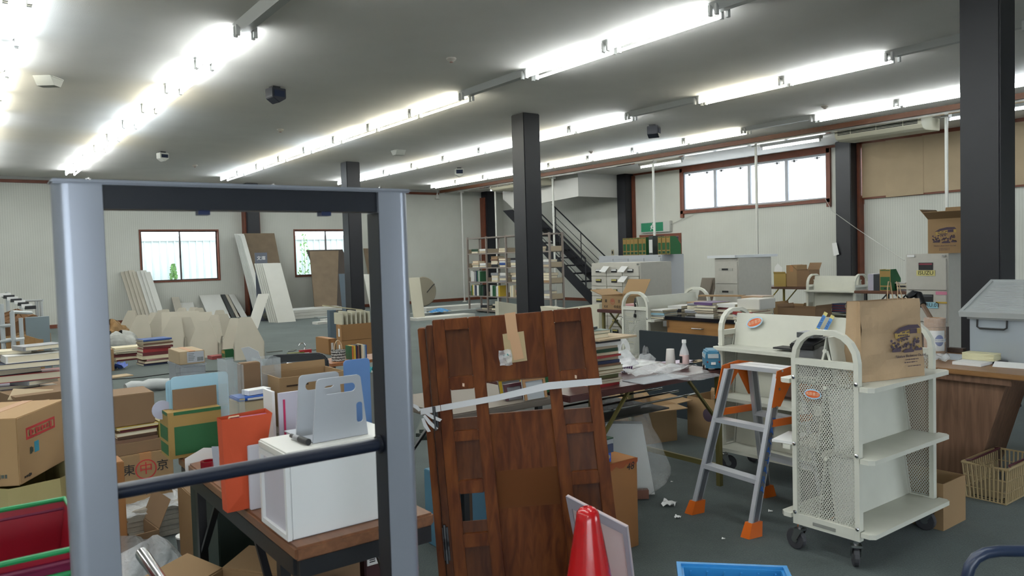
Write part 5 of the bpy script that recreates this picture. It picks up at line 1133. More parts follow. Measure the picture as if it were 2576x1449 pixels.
for i in range(6): tag(MB(fr((p.x+.02, p.y, zc+.02+i*.007), .05*math.sin(i*2))).box(-.05, .05, -.09, .09, 0, .0065).build('booklet', mat('booklet_cream', 'c8c3a0', .7)), 'thin cream booklet, %s of the little pile on the counter' % ORD[5-i], 'booklet', 'cream booklets on the counter')
p = atz(2530, 925, zc); tag(MB().slab([(p.x+.06, p.y+.08, zc+.022), (p.x+.08, p.y-.09, zc+.022), (p.x-.06, p.y-.1, zc-.03), (p.x-.075, p.y+.06, zc-.03)], (0, 0, .003)).build('loose_paper', PAPER), 'loose white paper hanging over the counter edge', 'paper')
p = atz(2375, 905, zc); crumple('plastic_scrap', 'crumpled clear film at the foot of the tape rolls', fr((p.x-.05, p.y+.02, zc+.002), .4), .2, .14, .045, FILM, 16, 9)
# black tool with tan shaft
A_ = atd(2283, 748, 5.9); B_ = atd(2310, 742, 5.9); C_ = atd(2322, 768, 5.8); D_ = atd(2350, 815, 5.6)
t = thing('vacuum_hose', 'bent black nozzle with tan shaft sticking up right of the paper bag', 'hose', D_)
MB().tube([A_, lerp(A_, B_, .5)+Vector((0, 0, .02)), B_, C_], [.02, .03, .032, .026], 10).build('nozzle', BLACK, t, smooth=True); MB().tube([C_, D_, Vector((D_.x+.06, D_.y-.04, D_.z-.12)), Vector((D_.x+.1, D_.y-.05, .01))], .018, 8).build('shaft', mat('shaft_tan', '6e5848', .5), t, smooth=True)
# basket on the floor
PB = mat('basket_beige', 'a08d68', .5)
bx0 = atz(2530, 1272, 0); wl = .30; dl = al(bx0, (0, 1, 0), u=2432); 
t = thing('shopping_basket', 'beige plastic shopping basket with dark red handles on the floor at the right', 'basket', bx0)
h_ = al(bx0, (0, 0, 1), v=1180); fl_ = .015; x0, y0 = bx0.x, bx0.y; x1, y1 = x0+.42, y0+dl
def bp(a, b, z):  # flaring
    k = fl_*z/h_; return Vector((x0-k+(x1-x0+2*k)*a, y0-k+(y1-y0+2*k)*b, z))
for z, r_ in ((.006, .006), (h_*.33, .004), (h_*.66, .004), (h_, .009)):
    MB().tube([bp(0, 0, z), bp(1, 0, z), bp(1, 1, z), bp(0, 1, z)], r_, 6, closed=True).build('hoop', PB, t)
n_ = 0
for (a0, b0, a1, b1, n) in ((0, 0, 1, 0, 17), (1, 0, 1, 1, 10), (1, 1, 0, 1, 17), (0, 1, 0, 0, 10)):
    for i in range(n):
        a = a0+(a1-a0)*i/n; b = b0+(b1-b0)*i/n
        MB().bar(bp(a, b, .004), bp(a, b, h_), .007, .005, up=(1, 1, 0)).build('slat', PB, t)
for i in range(12): MB().bar(bp(i/11, 0, .006), bp(i/11, 1, .006), .008, .004).build('base_bar', PB, t)
HM = mat('handle_maroon', '4a1f28', .4)
for s in (0, 1): MB().tube([bp(.08, s, h_+.004), bp(.1, s*.8+.05, h_+.012), bp(.9, s*.8+.05, h_+.012), bp(.92, s, h_+.004)], .006, 6).build('handle', HM, t)
for s in (.3, .5): MB().tube([bp(-.02, s, h_), bp(-.03, s, h_+.02), bp(-.03, s+.04, h_+.02), bp(-.02, s+.04, h_)], .004, 5).build('hook', PB, t)
tag(MB().box(x0+.05, x0+.3, y0+.04, y0+.2, .012, .05).build('paper_bundle', mat('hidden_paper2', '8a7c60', .7)), 'brown papers lying inside the beige basket', 'bundle')
# open carton behind the truck
N0 = atz(2368, 1335, 0); wx = al(N0, (1, 0, 0), u=2424); hh = al(N0, (0, 0, 1), v=1218)
t = carton('open_carton', 'open brown carton on the floor between the near book truck and the basket', fr((N0.x+wx/2, N0.y+.16, 0)), wx, .34, hh*1.0, CARD, ('+y',), ang=(1, 1, 1, 1.5), fl=.12)
# ================================================================== brown folding partition
PL = atd(1090, 803, 3.0); PR = atd(1483, 770, 3.0)
wv = (PR-PL); Wd = wv.length; exp_ = wv.normalized(); nz = exp_.cross(Vector((0, 0, 1))).normalized()   # nz points to the viewer side
upv = nz.cross(exp_)*-1
upv = exp_.cross(nz)*-1
if upv.z < 0: upv = -upv
_n = nz if (CO-PL).dot(nz) > 0 else -nz
upv = (upv+exp_*(-.02)-_n*.18).normalized()
PW = wood('partition_wood', '4a220e', '6c3c1a', 3.5, .5, 2); PWD = wood('partition_panel', '401e0c', '583116', 3.5, .4, 2)
Hh = 1.24; fp = thing('folding_partition', 'dark brown wooden folding door leaves tied with white plastic string', 'folding door', (PL.x+.25, PL.y-.2, 0))
for _m in (PW, PWD): _m.node_tree.nodes['Principled BSDF'].inputs['Specular IOR Level'].default_value = .12
def Q(a, b, d=0): return PL+exp_*(a*Wd)-upv*b+nz*d      # a across 0..1, b down in metres, d towards viewer
def pslab(a0, a1, b0, b1, d0, th, name, m, sk=0, bevel=.003):
    return MB().slab([Q(a0, b0, d0), Q(a1, b0, d0), Q(a1+sk, b1, d0), Q(a0+sk, b1, d0)], nz*th).build(name, m, fp, bevel=bevel)
sgn = 1 if (CO-PL).dot(nz) > 0 else -1
nz = nz*sgn
BM = 1.30
def ladderframe(a0, a1, cells, d0, sw=.075):
    pslab(a0, a0+sw, 0, BM, d0, .028, 'stile', PW); pslab(a1-sw, a1, 0, BM, d0, .028, 'stile', PW)
    for (b0, b1, kind) in cells:
        if kind == 'r': pslab(a0+sw, a1-sw, b0, b1, d0, .027, 'rail', PW)
        elif kind == 'p': pslab(a0+sw-.005, a1-sw+.005, b0, b1, d0+.004, .008, 'panel', PWD, bevel=0)
# left leaf pair
ladderframe(0.0, .30, [(0, .045, 'r'), (.045, .225, 'p'), (.225, .275, 'r'), (.385, .43, 'p'), (.43, .47, 'r'), (.47, .615, 'p'), (.615, .665, 'r'), (.77, .81, 'p'), (.81, .86, 'r'), (.86, 1.02, 'p'), (1.02, 1.07, 'r'), (1.07, BM, 'p')], .03)
# right leaf
ladderframe(.685, 1.0, [(0, .05, 'r'), (.05, .235, 'p'), (.235, .275, 'r'), (.385, .44, 'p'), (.44, .475, 'r'), (.475, .615, 'p'), (.615, .665, 'r'), (.665, .77, 'p'), (.77, .82, 'r'), (.82, .9, 'p'), (.9, .94, 'r'), (.94, 1.1, 'p'), (1.1, 1.15, 'r'), (1.15, BM, 'p')], .035)
# wide back panels with a gap
pslab(.27, .72, .005, .26, .0, .02, 'back_panel', PW); pslab(.27, .72, .385, BM, .0, .02, 'back_panel', PW)
# leaves seen edge-on at the left with hinges
pslab(-.10, -.055, .03, BM, -.02, .05, 'edge_leaf', PW, sk=0); pslab(-.045, -.0, .02, BM, .0, .045, 'edge_leaf', PWD)
for b in (.34, .78, .83):
    MB().slab([Q(-.05, b, .05), Q(-.015, b, .05), Q(-.015, b+.07, .05), Q(-.05, b+.07, .05)], nz*.006).build('hinge', BLACK, fp)
    MB().tube([Q(-.035, b-.01, .058), Q(-.035, b+.08, .058)], .006, 6).build('hinge_pin', BLACK, fp)
KT = mat('kraft_strip', '5e381e', .7, spec=.1)
pslab(.305, .68, .60, .74, .02, .002, 'kraft_strip', KT, sk=0, bevel=0)
pslab(.305, .675, .26, .262, .02, .003, 'edge_line', PWD, bevel=0)
# string wrapped around and its bow
STR = glassy('white_string', (.88, .88, .90), .85, .35)
MB().add([Q(-.12, .335, .055), Q(.35, .305, .066), Q(.68, .272, .072), Q(1.01, .272, .075), Q(1.01, .296, .075), Q(.68, .300, .072), Q(.35, .328, .066), Q(-.12, .358, .055)], [(0, 1, 6, 7), (1, 2, 5, 6), (2, 3, 4, 5)]).build('string_tie', mat('string_white', 'b8babc', .5), fp)
for (a, b, s, r_) in ((-.12, .34, .035, 2.4), (-.10, .36, .07, -.9), (-.11, .37, .055, -1.2), (-.09, .35, .065, -.55)):
    c0 = Q(a, b, .062); dv = (exp_*math.cos(r_)+upv*math.sin(r_)); dn = (exp_*-math.sin(r_)+upv*math.cos(r_))
    MB().add([c0-dn*.004, c0+dv*s*.5-dn*.009, c0+dv*s-dn*.005, c0+dv*s*1.05+dn*.007, c0+dv*s*.5+dn*.005, c0+dn*.006], [(0, 1, 4, 5), (1, 2, 3, 4)]).build('string_end', mat('string_white', 'b8babc', .5), fp)
# tape, card and small plastic pouch on the centre panel
MB().slab([Q(.43, .08, .021), Q(.565, .075, .021), Q(.568, .19, .021), Q(.435, .195, .021)], nz*.003).build('wood_tag', mat('tag_wood', 'a08c66', .6), fp)
MB().slab([Q(.455, -.0, .0245), Q(.525, -.003, .0245), Q(.527, .10, .0245), Q(.46, .105, .0245)], nz*.0012).build('masking_tape', mat('masking_tape', 'b08a66', .6), fp); MB().slab([Q(.47, .09, .026), Q(.53, .08, .026), Q(.55, .18, .026), Q(.485, .185, .026)], nz*.0012).build('masking_tape', mat('masking_tape', 'b08a66', .6), fp)
o = crumple('plastic_pouch', 'small clear plastic pouch with screws taped to the partition', Matrix.Translation(Q(.435, .17, .03)) @ Matrix(((exp_.x, upv.x, nz.x, 0), (exp_.y, upv.y, nz.y, 0), (exp_.z, upv.z, nz.z, 0), (0, 0, 0, 1))), .05, .06, .015, FILM, 10, 3, cat='pouch')
MB().tube([Q(.425, .165, .035), Q(.455, .16, .035)], .006, 6).build('screw', mat('screw_teal', '4a7a78', .4, metal=.5), o)
for a, b in ((.155, .25), (.85, .255)): MB().slab([Q(a, b, .062), Q(a+.012, b+.002, .062), Q(a+.01, b+.014, .062), Q(a-.002, b+.012, .062)], nz*.001).build('paint_chip', mat('chip_white', 'c4a890', .7), fp)
# ================================================================== cone, picture board, carton 48
c0 = atd(1478, 1275, 2.12); F = fr((c0.x, c0.y, 0)); t = thing('traffic_cone', 'glossy red traffic cone in front of the brown partition', 'cone', F)
CONE = mat('cone_red', 'b8141a', .22, coat=.4); ht = c0.z
MB(F).lathe([(.17, .0), (.17, .03), (.145, .035), (.034, ht-.035), (.031, ht-.015), (.022, ht-.004), (.013, ht), (.011, ht-.004), (0, ht-.006)], seg=40).build('body', CONE, t, smooth=True)
MB(F).box(-.19, .19, -.19, .19, 0, .02).build('base', CONE, t, bevel=.008)
A_ = atd(1425, 1247, 2.45); B_ = atd(1577, 1325, 2.35); dn = (atd(1592, 1449, 2.35)-B_).normalized(); L_ = 1.0
A2 = A_+(atd(1443, 1340, 2.45)-A_).normalized()*L_; B2 = B_+dn*L_*.78
t = thing('picture_board', 'pale pink board in a thin grey frame leaning behind the red cone', 'picture', (B2.x, B2.y, 0))
nn = (B_-A_).cross(A2-A_).normalized(); nn = nn if (CO-A_).dot(nn) > 0 else -nn
def R2(a, b): return lerp(lerp(A_, B_, a), lerp(A2, B2, a), b)
MB().slab([A_, B_, B2, A2], nn*-.012).build('backing', mat('board_face', 'b7a7a6', .5), t)
for pl in ([R2(0, 0), R2(1, 0), R2(.93, .035), R2(.07, .035)], [R2(1, 0), R2(1, 1), R2(.93, .97), R2(.93, .035)], [R2(0, 0), R2(.07, .035), R2(.07, .97), R2(0, 1)], [R2(0, 1), R2(.07, .97), R2(.93, .97), R2(1, 1)]): MB().slab(pl, nn*.006).build('frame_side', mat('frame_grey', '8a8790', .4), t)
N0 = atz(1608, 1372, 0); 
K48 = mat('carton_kraft', '8f6034', .7, var=.05, scale=3)
hh = al(N0, (0, 0, 1), v=1150); t = thing('cardboard_box', 'tall brown carton marked 48 right of the partition, torn tape on top', 'box', (N0.x-.18, N0.y+.15, 0))
MB().box(N0.x-.36, N0.x, N0.y, N0.y+.22, 0, hh).build('body', K48, t, bevel=.004)
text('lettering', '48', INK, .05, (N0.x-.05, N0.y-.0015, hh-.035), (1, 0, 0), (0, 0, 1), t, shear=.2)
mb = MB(); rnd = random.Random(5)
pts = [(N0.x-.36+i*.024, N0.y-.0012, hh-(.018+.018*abs(math.sin(i*2.1)))) for i in range(16)]
mb.slab([(N0.x-.36, N0.y-.0012, hh), (N0.x, N0.y-.0012, hh)]+list(reversed(pts)), (0, -.0006, 0)); mb.build('torn_tape', mat('torn_tape', '8a4420', .3), t)
z = hh
BF = mat('binder_blue', '1f4fb0', .4)
t = thing('lever_file', 'blue and white lever arch file lying on the carton marked 48', 'file', (N0.x-.2, N0.y+.08, z)); 
MB().box(N0.x-.36, N0.x-.15, N0.y+.02, N0.y+.2, z+.001, z+.055).build('cover', BF, t, bevel=.003); MB().box(N0.x-.36, N0.x-.20, N0.y+.0185, N0.y+.02, z+.002, z+.054).build('spine_label', PAPER, t)
MB().lathe([(.011, 0), (.011, -.002), (.007, -.002)], (N0.x-.172, N0.y+.019, z+.028), 14, 'Y').build('ring_hole', CHROME, t)
for k, (c_, hh_) in enumerate((('navy', .04), ('grey', .02), ('dark green', .006))):
    book(c_, (N0.x-.25, N0.y+.1, z+.057+sum((.04, .02, .006)[:k])), .22, .17, hh_-.001, PI/2+.05*k, 'dark %s folder, %s above the blue lever file' % (c_, ORD[2-k]), 'folders on the blue lever file', name='folder')
# rubbish bag with white sheets, open carton behind, scraps
p = atz(1625, 1262, 0); Fb = fr((p.x+.0, p.y+.14, 0), -.6); RB = glassy('rubbish_film', (.8, .81, .8), .2, .25, .8)
bagmesh('rubbish_bag', 'large clear rubbish bag full of white card standing right of the carton marked 48', Fb, .42, .28, .50, RB, seed=8)
q = Fb @ Vector((0, 0, 0))
tag(MB(Fb @ fr((.0, -.03, .012), 0, .08, .0)).slab([(-.17, 0, 0), (.15, 0, 0), (.08, 0, .42), (-.13, 0, .43)], (0, .05, 0)).build('white_card', mat('card_white', 'cfd0cc', .7), origin=q), 'white card sheets standing inside the clear rubbish bag', 'card')
tag(MB(Fb).box(-.14, -.02, -.10, -.05, .01, .1).build('brown_scrap', CARD_D, origin=q), 'brown card scrap at the bottom left of the rubbish bag', 'scrap')
tag(MB(Fb).box(.03, .1, -.1, -.06, .01, .06).build('brown_scrap', mat('scrap_reddish', '6f4a3c', .8), origin=q), 'reddish brown scrap at the bottom right of the rubbish bag', 'scrap')
N1 = atz(1600, 1130, 0); t = carton('open_carton', 'open carton with wide flaps on the floor behind the rubbish bag, filled with scraps', fr((N1.x+.25, N1.y+.2, 0), -.25), .42, .36, .27, CARD, ('-x', '+x', '-y', '+y'), ang=(.15, .1, -.05, .5), fl=.4)
for k, c_ in enumerate(('blue', 'yellow', 'pink', 'black')):
    tag(MB(fr((N1.x+.18+.05*k, N1.y+.2, .2), k*.7)).box(-.04, .05, -.03, .04, 0, .05).build('scrap', bmat(c_)), '%s scrap lying in the open carton behind the rubbish bag' % c_, 'scrap')
for (u, v, s_, lb) in ((1683, 1272, .045, 'crumpled white paper scrap on the carpet beside the rubbish bag'), (1705, 1303, .02, 'tiny white scrap on the carpet left of the ladder'), (1938, 1288, .014, 'tiny white scrap right of the ladder foot with letters'), (1820, 1357, .01, 'tiny pale scrap on the carpet below the ladder'), (1690, 1213, .008, 'smallest pale scrap on the carpet above the white scrap')):
    p = atz(u, v, 0); crumple('paper_scrap', lb, fr((p.x, p.y, .002), .5), s_*1.6, s_*1.6, s_*.7, PAPER, 6, 7, cat='scrap')
# dark carton left behind ladder with printing
N2 = atz(1830, 1105, 0); hh = .16
t = carton('open_carton', 'open carton with a printed round mark behind the ladder, under the far truck end', fr((N2.x+.05, N2.y+.15, 0)), .28, .3, al(N2, (0, 0, 1), v=1005), CARD, ('+x',), ang=(1, 1, 1, 1), fl=.1)
MB().lathe([(.05, 0), (.05, -.001), (.02, -.001)], (N2.x-.09, N2.y+.1, al(N2, (0, 0, 1), v=1045)), 16, 'X').build('round_print', PRN, t)
tag(MB().box(3.98, 4.2, 2.2, 2.75, .50, .62).build('brown_bundle', mat('bundle_brown', '5a4640', .7), bevel=.02), 'dull brown bundle on the middle shelf of the truck behind the ladder', 'bundle')
# blue crate and cart handle at the bottom edge
A_ = atz(1713, 1424, .3); B_ = atz(1970, 1434, .3); ex = (B_-A_).normalized(); ey = Vector((-ex.y, ex.x, 0)); W_ = (B_-A_).length
if (ey).dot(_fwd) > 0: ey = -ey      # crate extends towards the viewer
BLC = mat('crate_blue', '2f86c4', .35); t = thing('plastic_crate', 'bright blue plastic crate whose rim shows at the bottom edge', 'crate', (A_+ex*W_/2+ey*.18).xy.to_3d())
G2 = Matrix(((ex.x, ey.x, 0, A_.x), (ex.y, ey.y, 0, A_.y), (0, 0, 1, 0), (0, 0, 0, 1)))
D2 = .36
for nm, (a0, a1, b0, b1) in (('wall', (0, W_, 0, .008)), ('wall', (0, W_, D2-.008, D2)), ('wall', (0, .008, .008, D2-.008)), ('wall', (W_-.008, W_, .008, D2-.008))): MB(G2).box(a0, a1, b0, b1, .01, .3).build(nm, BLC, t)
MB(G2).box(0, W_, 0, D2, 0, .01).build('floor_plate', BLC, t)
MB(G2).box(-.015, W_+.015, -.015, 0, .285, .31).box(-.015, 0, 0, D2, .285, .31).box(W_, W_+.015, 0, D2, .285, .31).build('rim', BLC, t)
for k in range(6): MB(G2).box(.03+k*(W_-.06)/5, .036+k*(W_-.06)/5, .008, .016, .01, .29).build('rib', BLC, t)
dd = 1.95; pts = [atd(2436, 1440, dd)]; v0 = pts[0]
pts = [Vector((v0.x, v0.y, .1)), atd(2433, 1449, dd), atd(2440, 1425, dd), atd(2455, 1404, dd), atd(2480, 1391, dd), atd(2515, 1386, dd), atd(2600, 1386, 1.95), atd(2760, 1380, 1.98)]
e_ = atd(2800, 1380, 1.98); pts += [Vector((e_.x, e_.y, e_.z-.06)), Vector((e_.x, e_.y, .1))]
t = thing('hand_cart', 'dark blue tubular cart handle at the bottom right corner', 'cart', (pts[0].x, pts[0].y, 0))
NB = mat('cart_navy', '28344c', .3); MB().tube(pts, .0145, 12).build('handle', NB, t, smooth=True)
ea = Vector((e_.x-v0.x, e_.y-v0.y, 0)).normalized(); ep_ = Vector((ea.y, -ea.x, 0))
ep_ = ep_ if ep_.dot(_fwd) < 0 else -ep_
wl = (Vector((e_.x, e_.y, 0))-Vector((v0.x, v0.y, 0))).length
MB().slab([Vector((v0.x, v0.y, .1))-ea*.03, Vector((v0.x, v0.y, .1))-ea*.03+ea*(wl+.06), Vector((v0.x, v0.y, .1))+ea*(wl+.03)+ep_*.7, Vector((v0.x, v0.y, .1))-ea*.03+ep_*.7], (0, 0, .03)).build('platform', mat('cart_deck', '3a4048', .5), t)
for a, b in ((.03, .08), (wl-.03, .08), (.03, .6), (wl-.03, .6)):
    c = Vector((v0.x, v0.y, 0))+ea*a+ep_*b; MB().lathe([(0, -.012), (.045, -.012), (.045, .012), (0, .012)], (c.x, c.y, .045), 14, 'X').build('wheel', RUB, t); MB().box(c.x-.02, c.x+.02, c.y-.02, c.y+.02, .06, .1).build('caster_fork', CHROME, t)
# ================================================================== security gate (nearest thing)
def ground(u, dep): p = atd(u, 724, dep); return Vector((p.x, p.y, 0))
L0 = ground(203, 1.27); R0 = ground(985, 1.60); g = (R0-L0).normalized(); nv = Vector((g.y, -g.x, 0)); nv = nv if nv.dot(_fwd) < 0 else -nv
gl = (R0-L0).length; GT = 1.548
GF = Matrix(((g.x, nv.x, 0, L0.x), (g.y, nv.y, 0, L0.y), (0, 0, 1, 0), (0, 0, 0, 1)))
gate = thing('security_gate', 'silver framed security gate with black bars in the left foreground', 'gate', L0)
SIL = mat('gate_silver', '979ca7', .3, metal=.45); GBK = mat('gate_black', '161a24', .4)
def roundpost(x, out):
    """post section in (x along gate, y towards viewer); out = -1: rounded on its left side"""
    B, E_ = .036, .028; pr = []
    for cx_, cy_, a0 in ((-B+.022, E_-.022, 180), (-B+.022, -E_+.022, 270)) if out < 0 else ((B-.022, -E_+.022, 270), (B-.022, E_-.022, 0)):
        pass
    if out < 0:
        pr = [(B, -E_), (B, E_)]+[(-B+.024+.024*math.cos(math.radians(q)), E_-.024+.024*math.sin(math.radians(q))) for q in range(90, 181, 10)]+[(-B+.024+.024*math.cos(math.radians(q)), -E_+.024+.024*math.sin(math.radians(q))) for q in range(180, 271, 15)]
    else:
        pr = [(-B, E_), (-B, -E_)]+[(B-.024+.024*math.cos(math.radians(q)), -E_+.024+.024*math.sin(math.radians(q))) for q in range(270, 361, 15)]+[(B-.024+.024*math.cos(math.radians(q)), E_-.024+.024*math.sin(math.radians(q))) for q in range(0, 91, 10)]
    mb = MB(GF); n = len(pr)
    mb.add([(x+p[0], p[1], .03) for p in pr]+[(x+p[0], p[1], GT-.008) for p in pr], [tuple(range(n)), tuple(range(n, 2*n))]+[(i, (i+1) % n, (i+1) % n+n, i+n) for i in range(n)])
    return mb.build('post', SIL, gate, smooth=True)
roundpost(0, -1); roundpost(gl, 1)
MB(GF).box(gl-.0375, gl-.0362, -.027, .027, .03, GT-.05).build('post_inlay', GBK, gate)
MB(GF).box(.0362, .0375, -.02, .02, .03, GT-.05).build('post_inlay', GBK, gate)
MB(GF).box(.037, gl-.0377, -.022, .022, GT-.048, GT-.008).build('top_beam', GBK, gate)
MB(GF).box(-.038, gl+.038, -.03, .03, GT-.008, GT).build('top_cap', SIL, gate, bevel=.003)
zb = CAMH-(1251-674)*1.27/F_PX
MB(GF).tube([(.036, 0, zb), (gl-.036, 0, zb)], .0135, 14).build('cross_bar', mat('bar_black', '1a2030', .35), gate, smooth=True)
MB(GF).lathe([(.019, 0), (.019, .006), (.013, .008)], (gl-.046, 0, zb), 16, 'X').build('bar_flange', GBK, gate)
MB(GF).tube([(.036, 0, .3), (gl-.036, 0, .3)], .0135, 12).build('cross_bar', GBK, gate, smooth=True)
for x in (.19, .42): MB(GF).box(x, x+.02, -.012, .012, GT-.056, GT-.048).build('clip', mat('clip_navy', '28345c', .4), gate)
for x in (0, gl): MB(GF).box(x-.06, x+.06, -.16, .16, 0, .03).build('foot_plate', SIL, gate, bevel=.006)
for x in (.02, .33, gl-.02): MB(GF).lathe([(.006, 0), (.004, .004), (0, .005)], (x, 0, GT), 8).build('cap_screw', CHROME, gate)

# ================================================================== near left table with the white box
XT, XT2, YT1, YT2 = .655, 1.05, 1.80, 2.98; ZN = .70
nt_ = folding_table('long narrow table with orange brown top and black steel frame, under the white box', XT, XT2, YT1, YT2, ZN, wood('near_table', '6a4630', '82593e', 4, .35, 1), BLK)
for (a0, a1, b0, b1) in ((XT+.01, XT2-.01, YT1+.003, YT1+.03), (XT+.01, XT2-.01, YT2-.03, YT2-.003), (XT+.003, XT+.03, YT1+.03, YT2-.03), (XT2-.03, XT2-.003, YT1+.03, YT2-.03)): MB().box(a0, a1, b0, b1, ZN-.08, ZN-.035).build('frame_rail', BLK, nt_)
MB().box(XT+.03, XT+.05, YT1+.2, YT2-.2, .28, .30).build('side_stretcher', BLK, nt_)
# white cube box
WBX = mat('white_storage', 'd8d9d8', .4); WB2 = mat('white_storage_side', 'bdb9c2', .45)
F, wx, dy, hb_ = pbox(ZN+.001, (731, 1362), 1010, 664, 1139); zw = ZN+.001+hb_
wbx = thing('white_storage_box', 'white plastic cube storage box with recessed side standing on the near table', 'storage box', F)
a, b = wx/2, dy/2; e = .014
MB(F).box(-a+.004, a, -b, b, 0, hb_-.022).build('body', WBX, wbx, bevel=.004)
for (p, q, r_, s_) in ((-b, b, 0, e), (-b, b, hb_-.022-e, hb_-.022), (-b, -b+e, e, hb_-.022-e), (b-e, b, e, hb_-.022-e)): MB(F).box(-a-.006, -a+.005, p, q, r_, s_).build('side_frame', WBX, wbx)
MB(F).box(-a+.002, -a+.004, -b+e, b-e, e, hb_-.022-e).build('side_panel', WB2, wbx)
MB(F).box(-a-.006, a+.004, -b-.003, b+.003, hb_-.021, hb_).build('top', mat('white_top', 'd6d5ce', .35), wbx, bevel=.004)
# grey book ends with hand holes
BE = mat('bookend_grey', 'a9adb3', .45)
def holed(F, outer, holes, th, name, m, par=None):
    """plate in local x-z with holes cut out (bmesh triangulated ring bridging)"""
    bm = bmesh.new(); loops = []
    for L_ in [outer]+holes:
        vs = [bm.verts.new((p[0], 0, p[1])) for p in L_]; ed = [bm.edges.new((vs[i], vs[(i+1) % len(vs)])) for i in range(len(vs))]; loops += ed
    bmesh.ops.triangle_fill(bm, use_beauty=True, use_dissolve=False, edges=loops)
    r = bmesh.ops.extrude_face_region(bm, geom=bm.faces[:]); bmesh.ops.translate(bm, verts=[v for v in r['geom'] if isinstance(v, bmesh.types.BMVert)], vec=(0, th, 0))
    bm.verts.index_update(); mb = MB(F); mb.add([v.co.copy() for v in bm.verts], [[v.index for v in f.verts] for f in bm.faces]); bm.free()
    return mb.build(name, m, par)
def rrect(x0, x1, z0, z1, r, n=5, sk=0):
    pts = []
    for cx_, cz, a0 in ((x1-r, z1-r, 0), (x0+r, z1-r, 90), (x0+r, z0+r, 180), (x1-r, z0+r, 270)):
        for i in range(n+1): q = math.radians(a0+90*i/n); pts.append((cx_+r*math.cos(q)+sk*(cz+r*math.sin(q)), cz+r*math.sin(q)))
    return pts
def bookend(u0, v0, u1, vt, label, extra_hole=True, dz=0):
    P = atz(u0, v0, zw+.001+dz); w_ = al(P, (1, 0, 0), u=u1); h_ = al(P, (0, 0, 1), v=vt)
    F = fr(P); t = thing('book_end', label, 'book end', F, 'grey plastic book ends on the white box')
    o = [(0, 0), (w_, 0)]+[(w_*.90-.012+.012*math.cos(math.radians(q)), h_-.012+.012*math.sin(math.radians(q))) for q in range(0, 91, 15)]+[(w_*.10+.012+.012*math.cos(math.radians(q)), h_-.012+.012*math.sin(math.radians(q))) for q in range(90, 181, 15)]
    hs = [rrect(w_*.22, w_*.80, h_*.74, h_*.88, .012)]
    if extra_hole: hs.append(rrect(w_*.80, w_*.92, h_*.22, h_*.55, .008))
    holed(F, o, hs, .004, 'plate', BE, t); MB(F).box(0, w_, .004, .09, 0, .003).build('base', BE, t)
    return P, w_, h_
bookend(787, 1116, 926, 957, 'front grey plastic book end with hand holes on the white box')
P_ = atz(745, 1100, zw)
bookend(745, 1100, 870, 947, 'rear grey plastic book end on the white box', False)
# marker
A_ = atz(733, 1096, zw+.009); B_ = atz(776, 1112, zw+.009); t = thing('marker_pen', 'black marker pen lying on the white storage box', 'pen', B_)
MB().tube([A_, lerp(A_, B_, .22)], .006, 10).build('cap', BLACK, t, smooth=True); MB().tube([lerp(A_, B_, .2), lerp(A_, B_, .55)], .0075, 10).build('barrel', mat('pen_grey', '8a8a8e', .3), t, smooth=True); MB().tube([lerp(A_, B_, .5), B_], .0085, 12).build('grip', BLACK, t, smooth=True)
# translucent blue board and white file with pink stripe
Yb = 2.13; a = aty(864, 908, Yb); b = aty(930, 912, Yb)
tag(MB(fr((a.x, Yb, ZN+.001), 0)).slab([(x, 0, z) for x, z in rrect(0, b.x-a.x, 0, a.z-ZN, .012)], (0, .003, 0)).build('plastic_board', mat('board_blue', '5a7fb4', .4)), 'mid blue plastic board standing behind the book ends', 'board')
Yf = 2.22; a = aty(700, 990, Yf); b = aty(756, 985, Yf)
t = thing('clear_file', 'white file with a pink stripe standing left of the book ends', 'file', (a.x, Yf, ZN))
MB().box(a.x, b.x, Yf, Yf+.008, ZN+.002, a.z).build('cover', mat('file_lilac', 'b9b6c4', .4), t); MB().box(a.x+.013, a.x+.019, Yf-.002, Yf, ZN+.05, a.z-.02).build('pink_stripe', mat('stripe_pink', 'b8285a', .4), t)
a2 = aty(684, 990, Yf+.02); MB().box(a2.x, a.x-.004, Yf+.02, Yf+.1, ZN+.002, a.z+.004).build('divider', PAPER, t)
# orange paper bag
P = atz(572, 1291, ZN+.001); Pr = atz(628, 1281, ZN+.001); wbag = al(P, (1, 0, 0), u=648); ht_ = al(P, (0, 0, 1), v=1056)
OB = mat('orange_paper', 'c8502c', .75, var=.05, scale=8); t = thing('orange_paper_bag', 'bright orange paper bag at the left edge of the near table', 'bag', P)
F = fr((P.x, P.y, ZN+.001), .0); yd = .045; wt_ = wbag*1.62
mb = MB(F); mb.add([(0, 0, 0), (wbag, 0, 0), (wbag, yd, 0), (0, yd, 0), (-.005, .0, ht_), (wt_, -.004, ht_*1.0), (wt_, yd+.01, ht_*1.02), (-.005, yd, ht_), (wbag*.5, -.006, ht_*.18), (wbag*.55, -.003, ht_*.62)],
    [(3, 2, 1, 0), (0, 1, 8), (1, 5, 9, 8), (5, 4, 9), (4, 0, 8, 9), (1, 2, 6, 5), (2, 3, 7, 6), (3, 0, 4, 7)]); mb.build('bag_body', OB, t)
MB(F).tube([(.02, .02, ht_-.01), (.022, .02, ht_+.0), (.05, .02, ht_+.0)], .003, 6).build('string', mat('string_cream', 'c8b090', .7), t)
tag(MB(fr((P.x+.03, P.y+.012, ZN+.002))).box(0, wt_-.04, 0, .015, 0, ht_*.985).build('magenta_card', mat('magenta', '8e1f52', .5)), 'magenta card edge inside the orange paper bag', 'card')
P = atz(631, 1284, ZN+.001); w_ = al(P, (1, 0, 0), u=664); h_ = al(P, (0, 0, 1), v=1122)
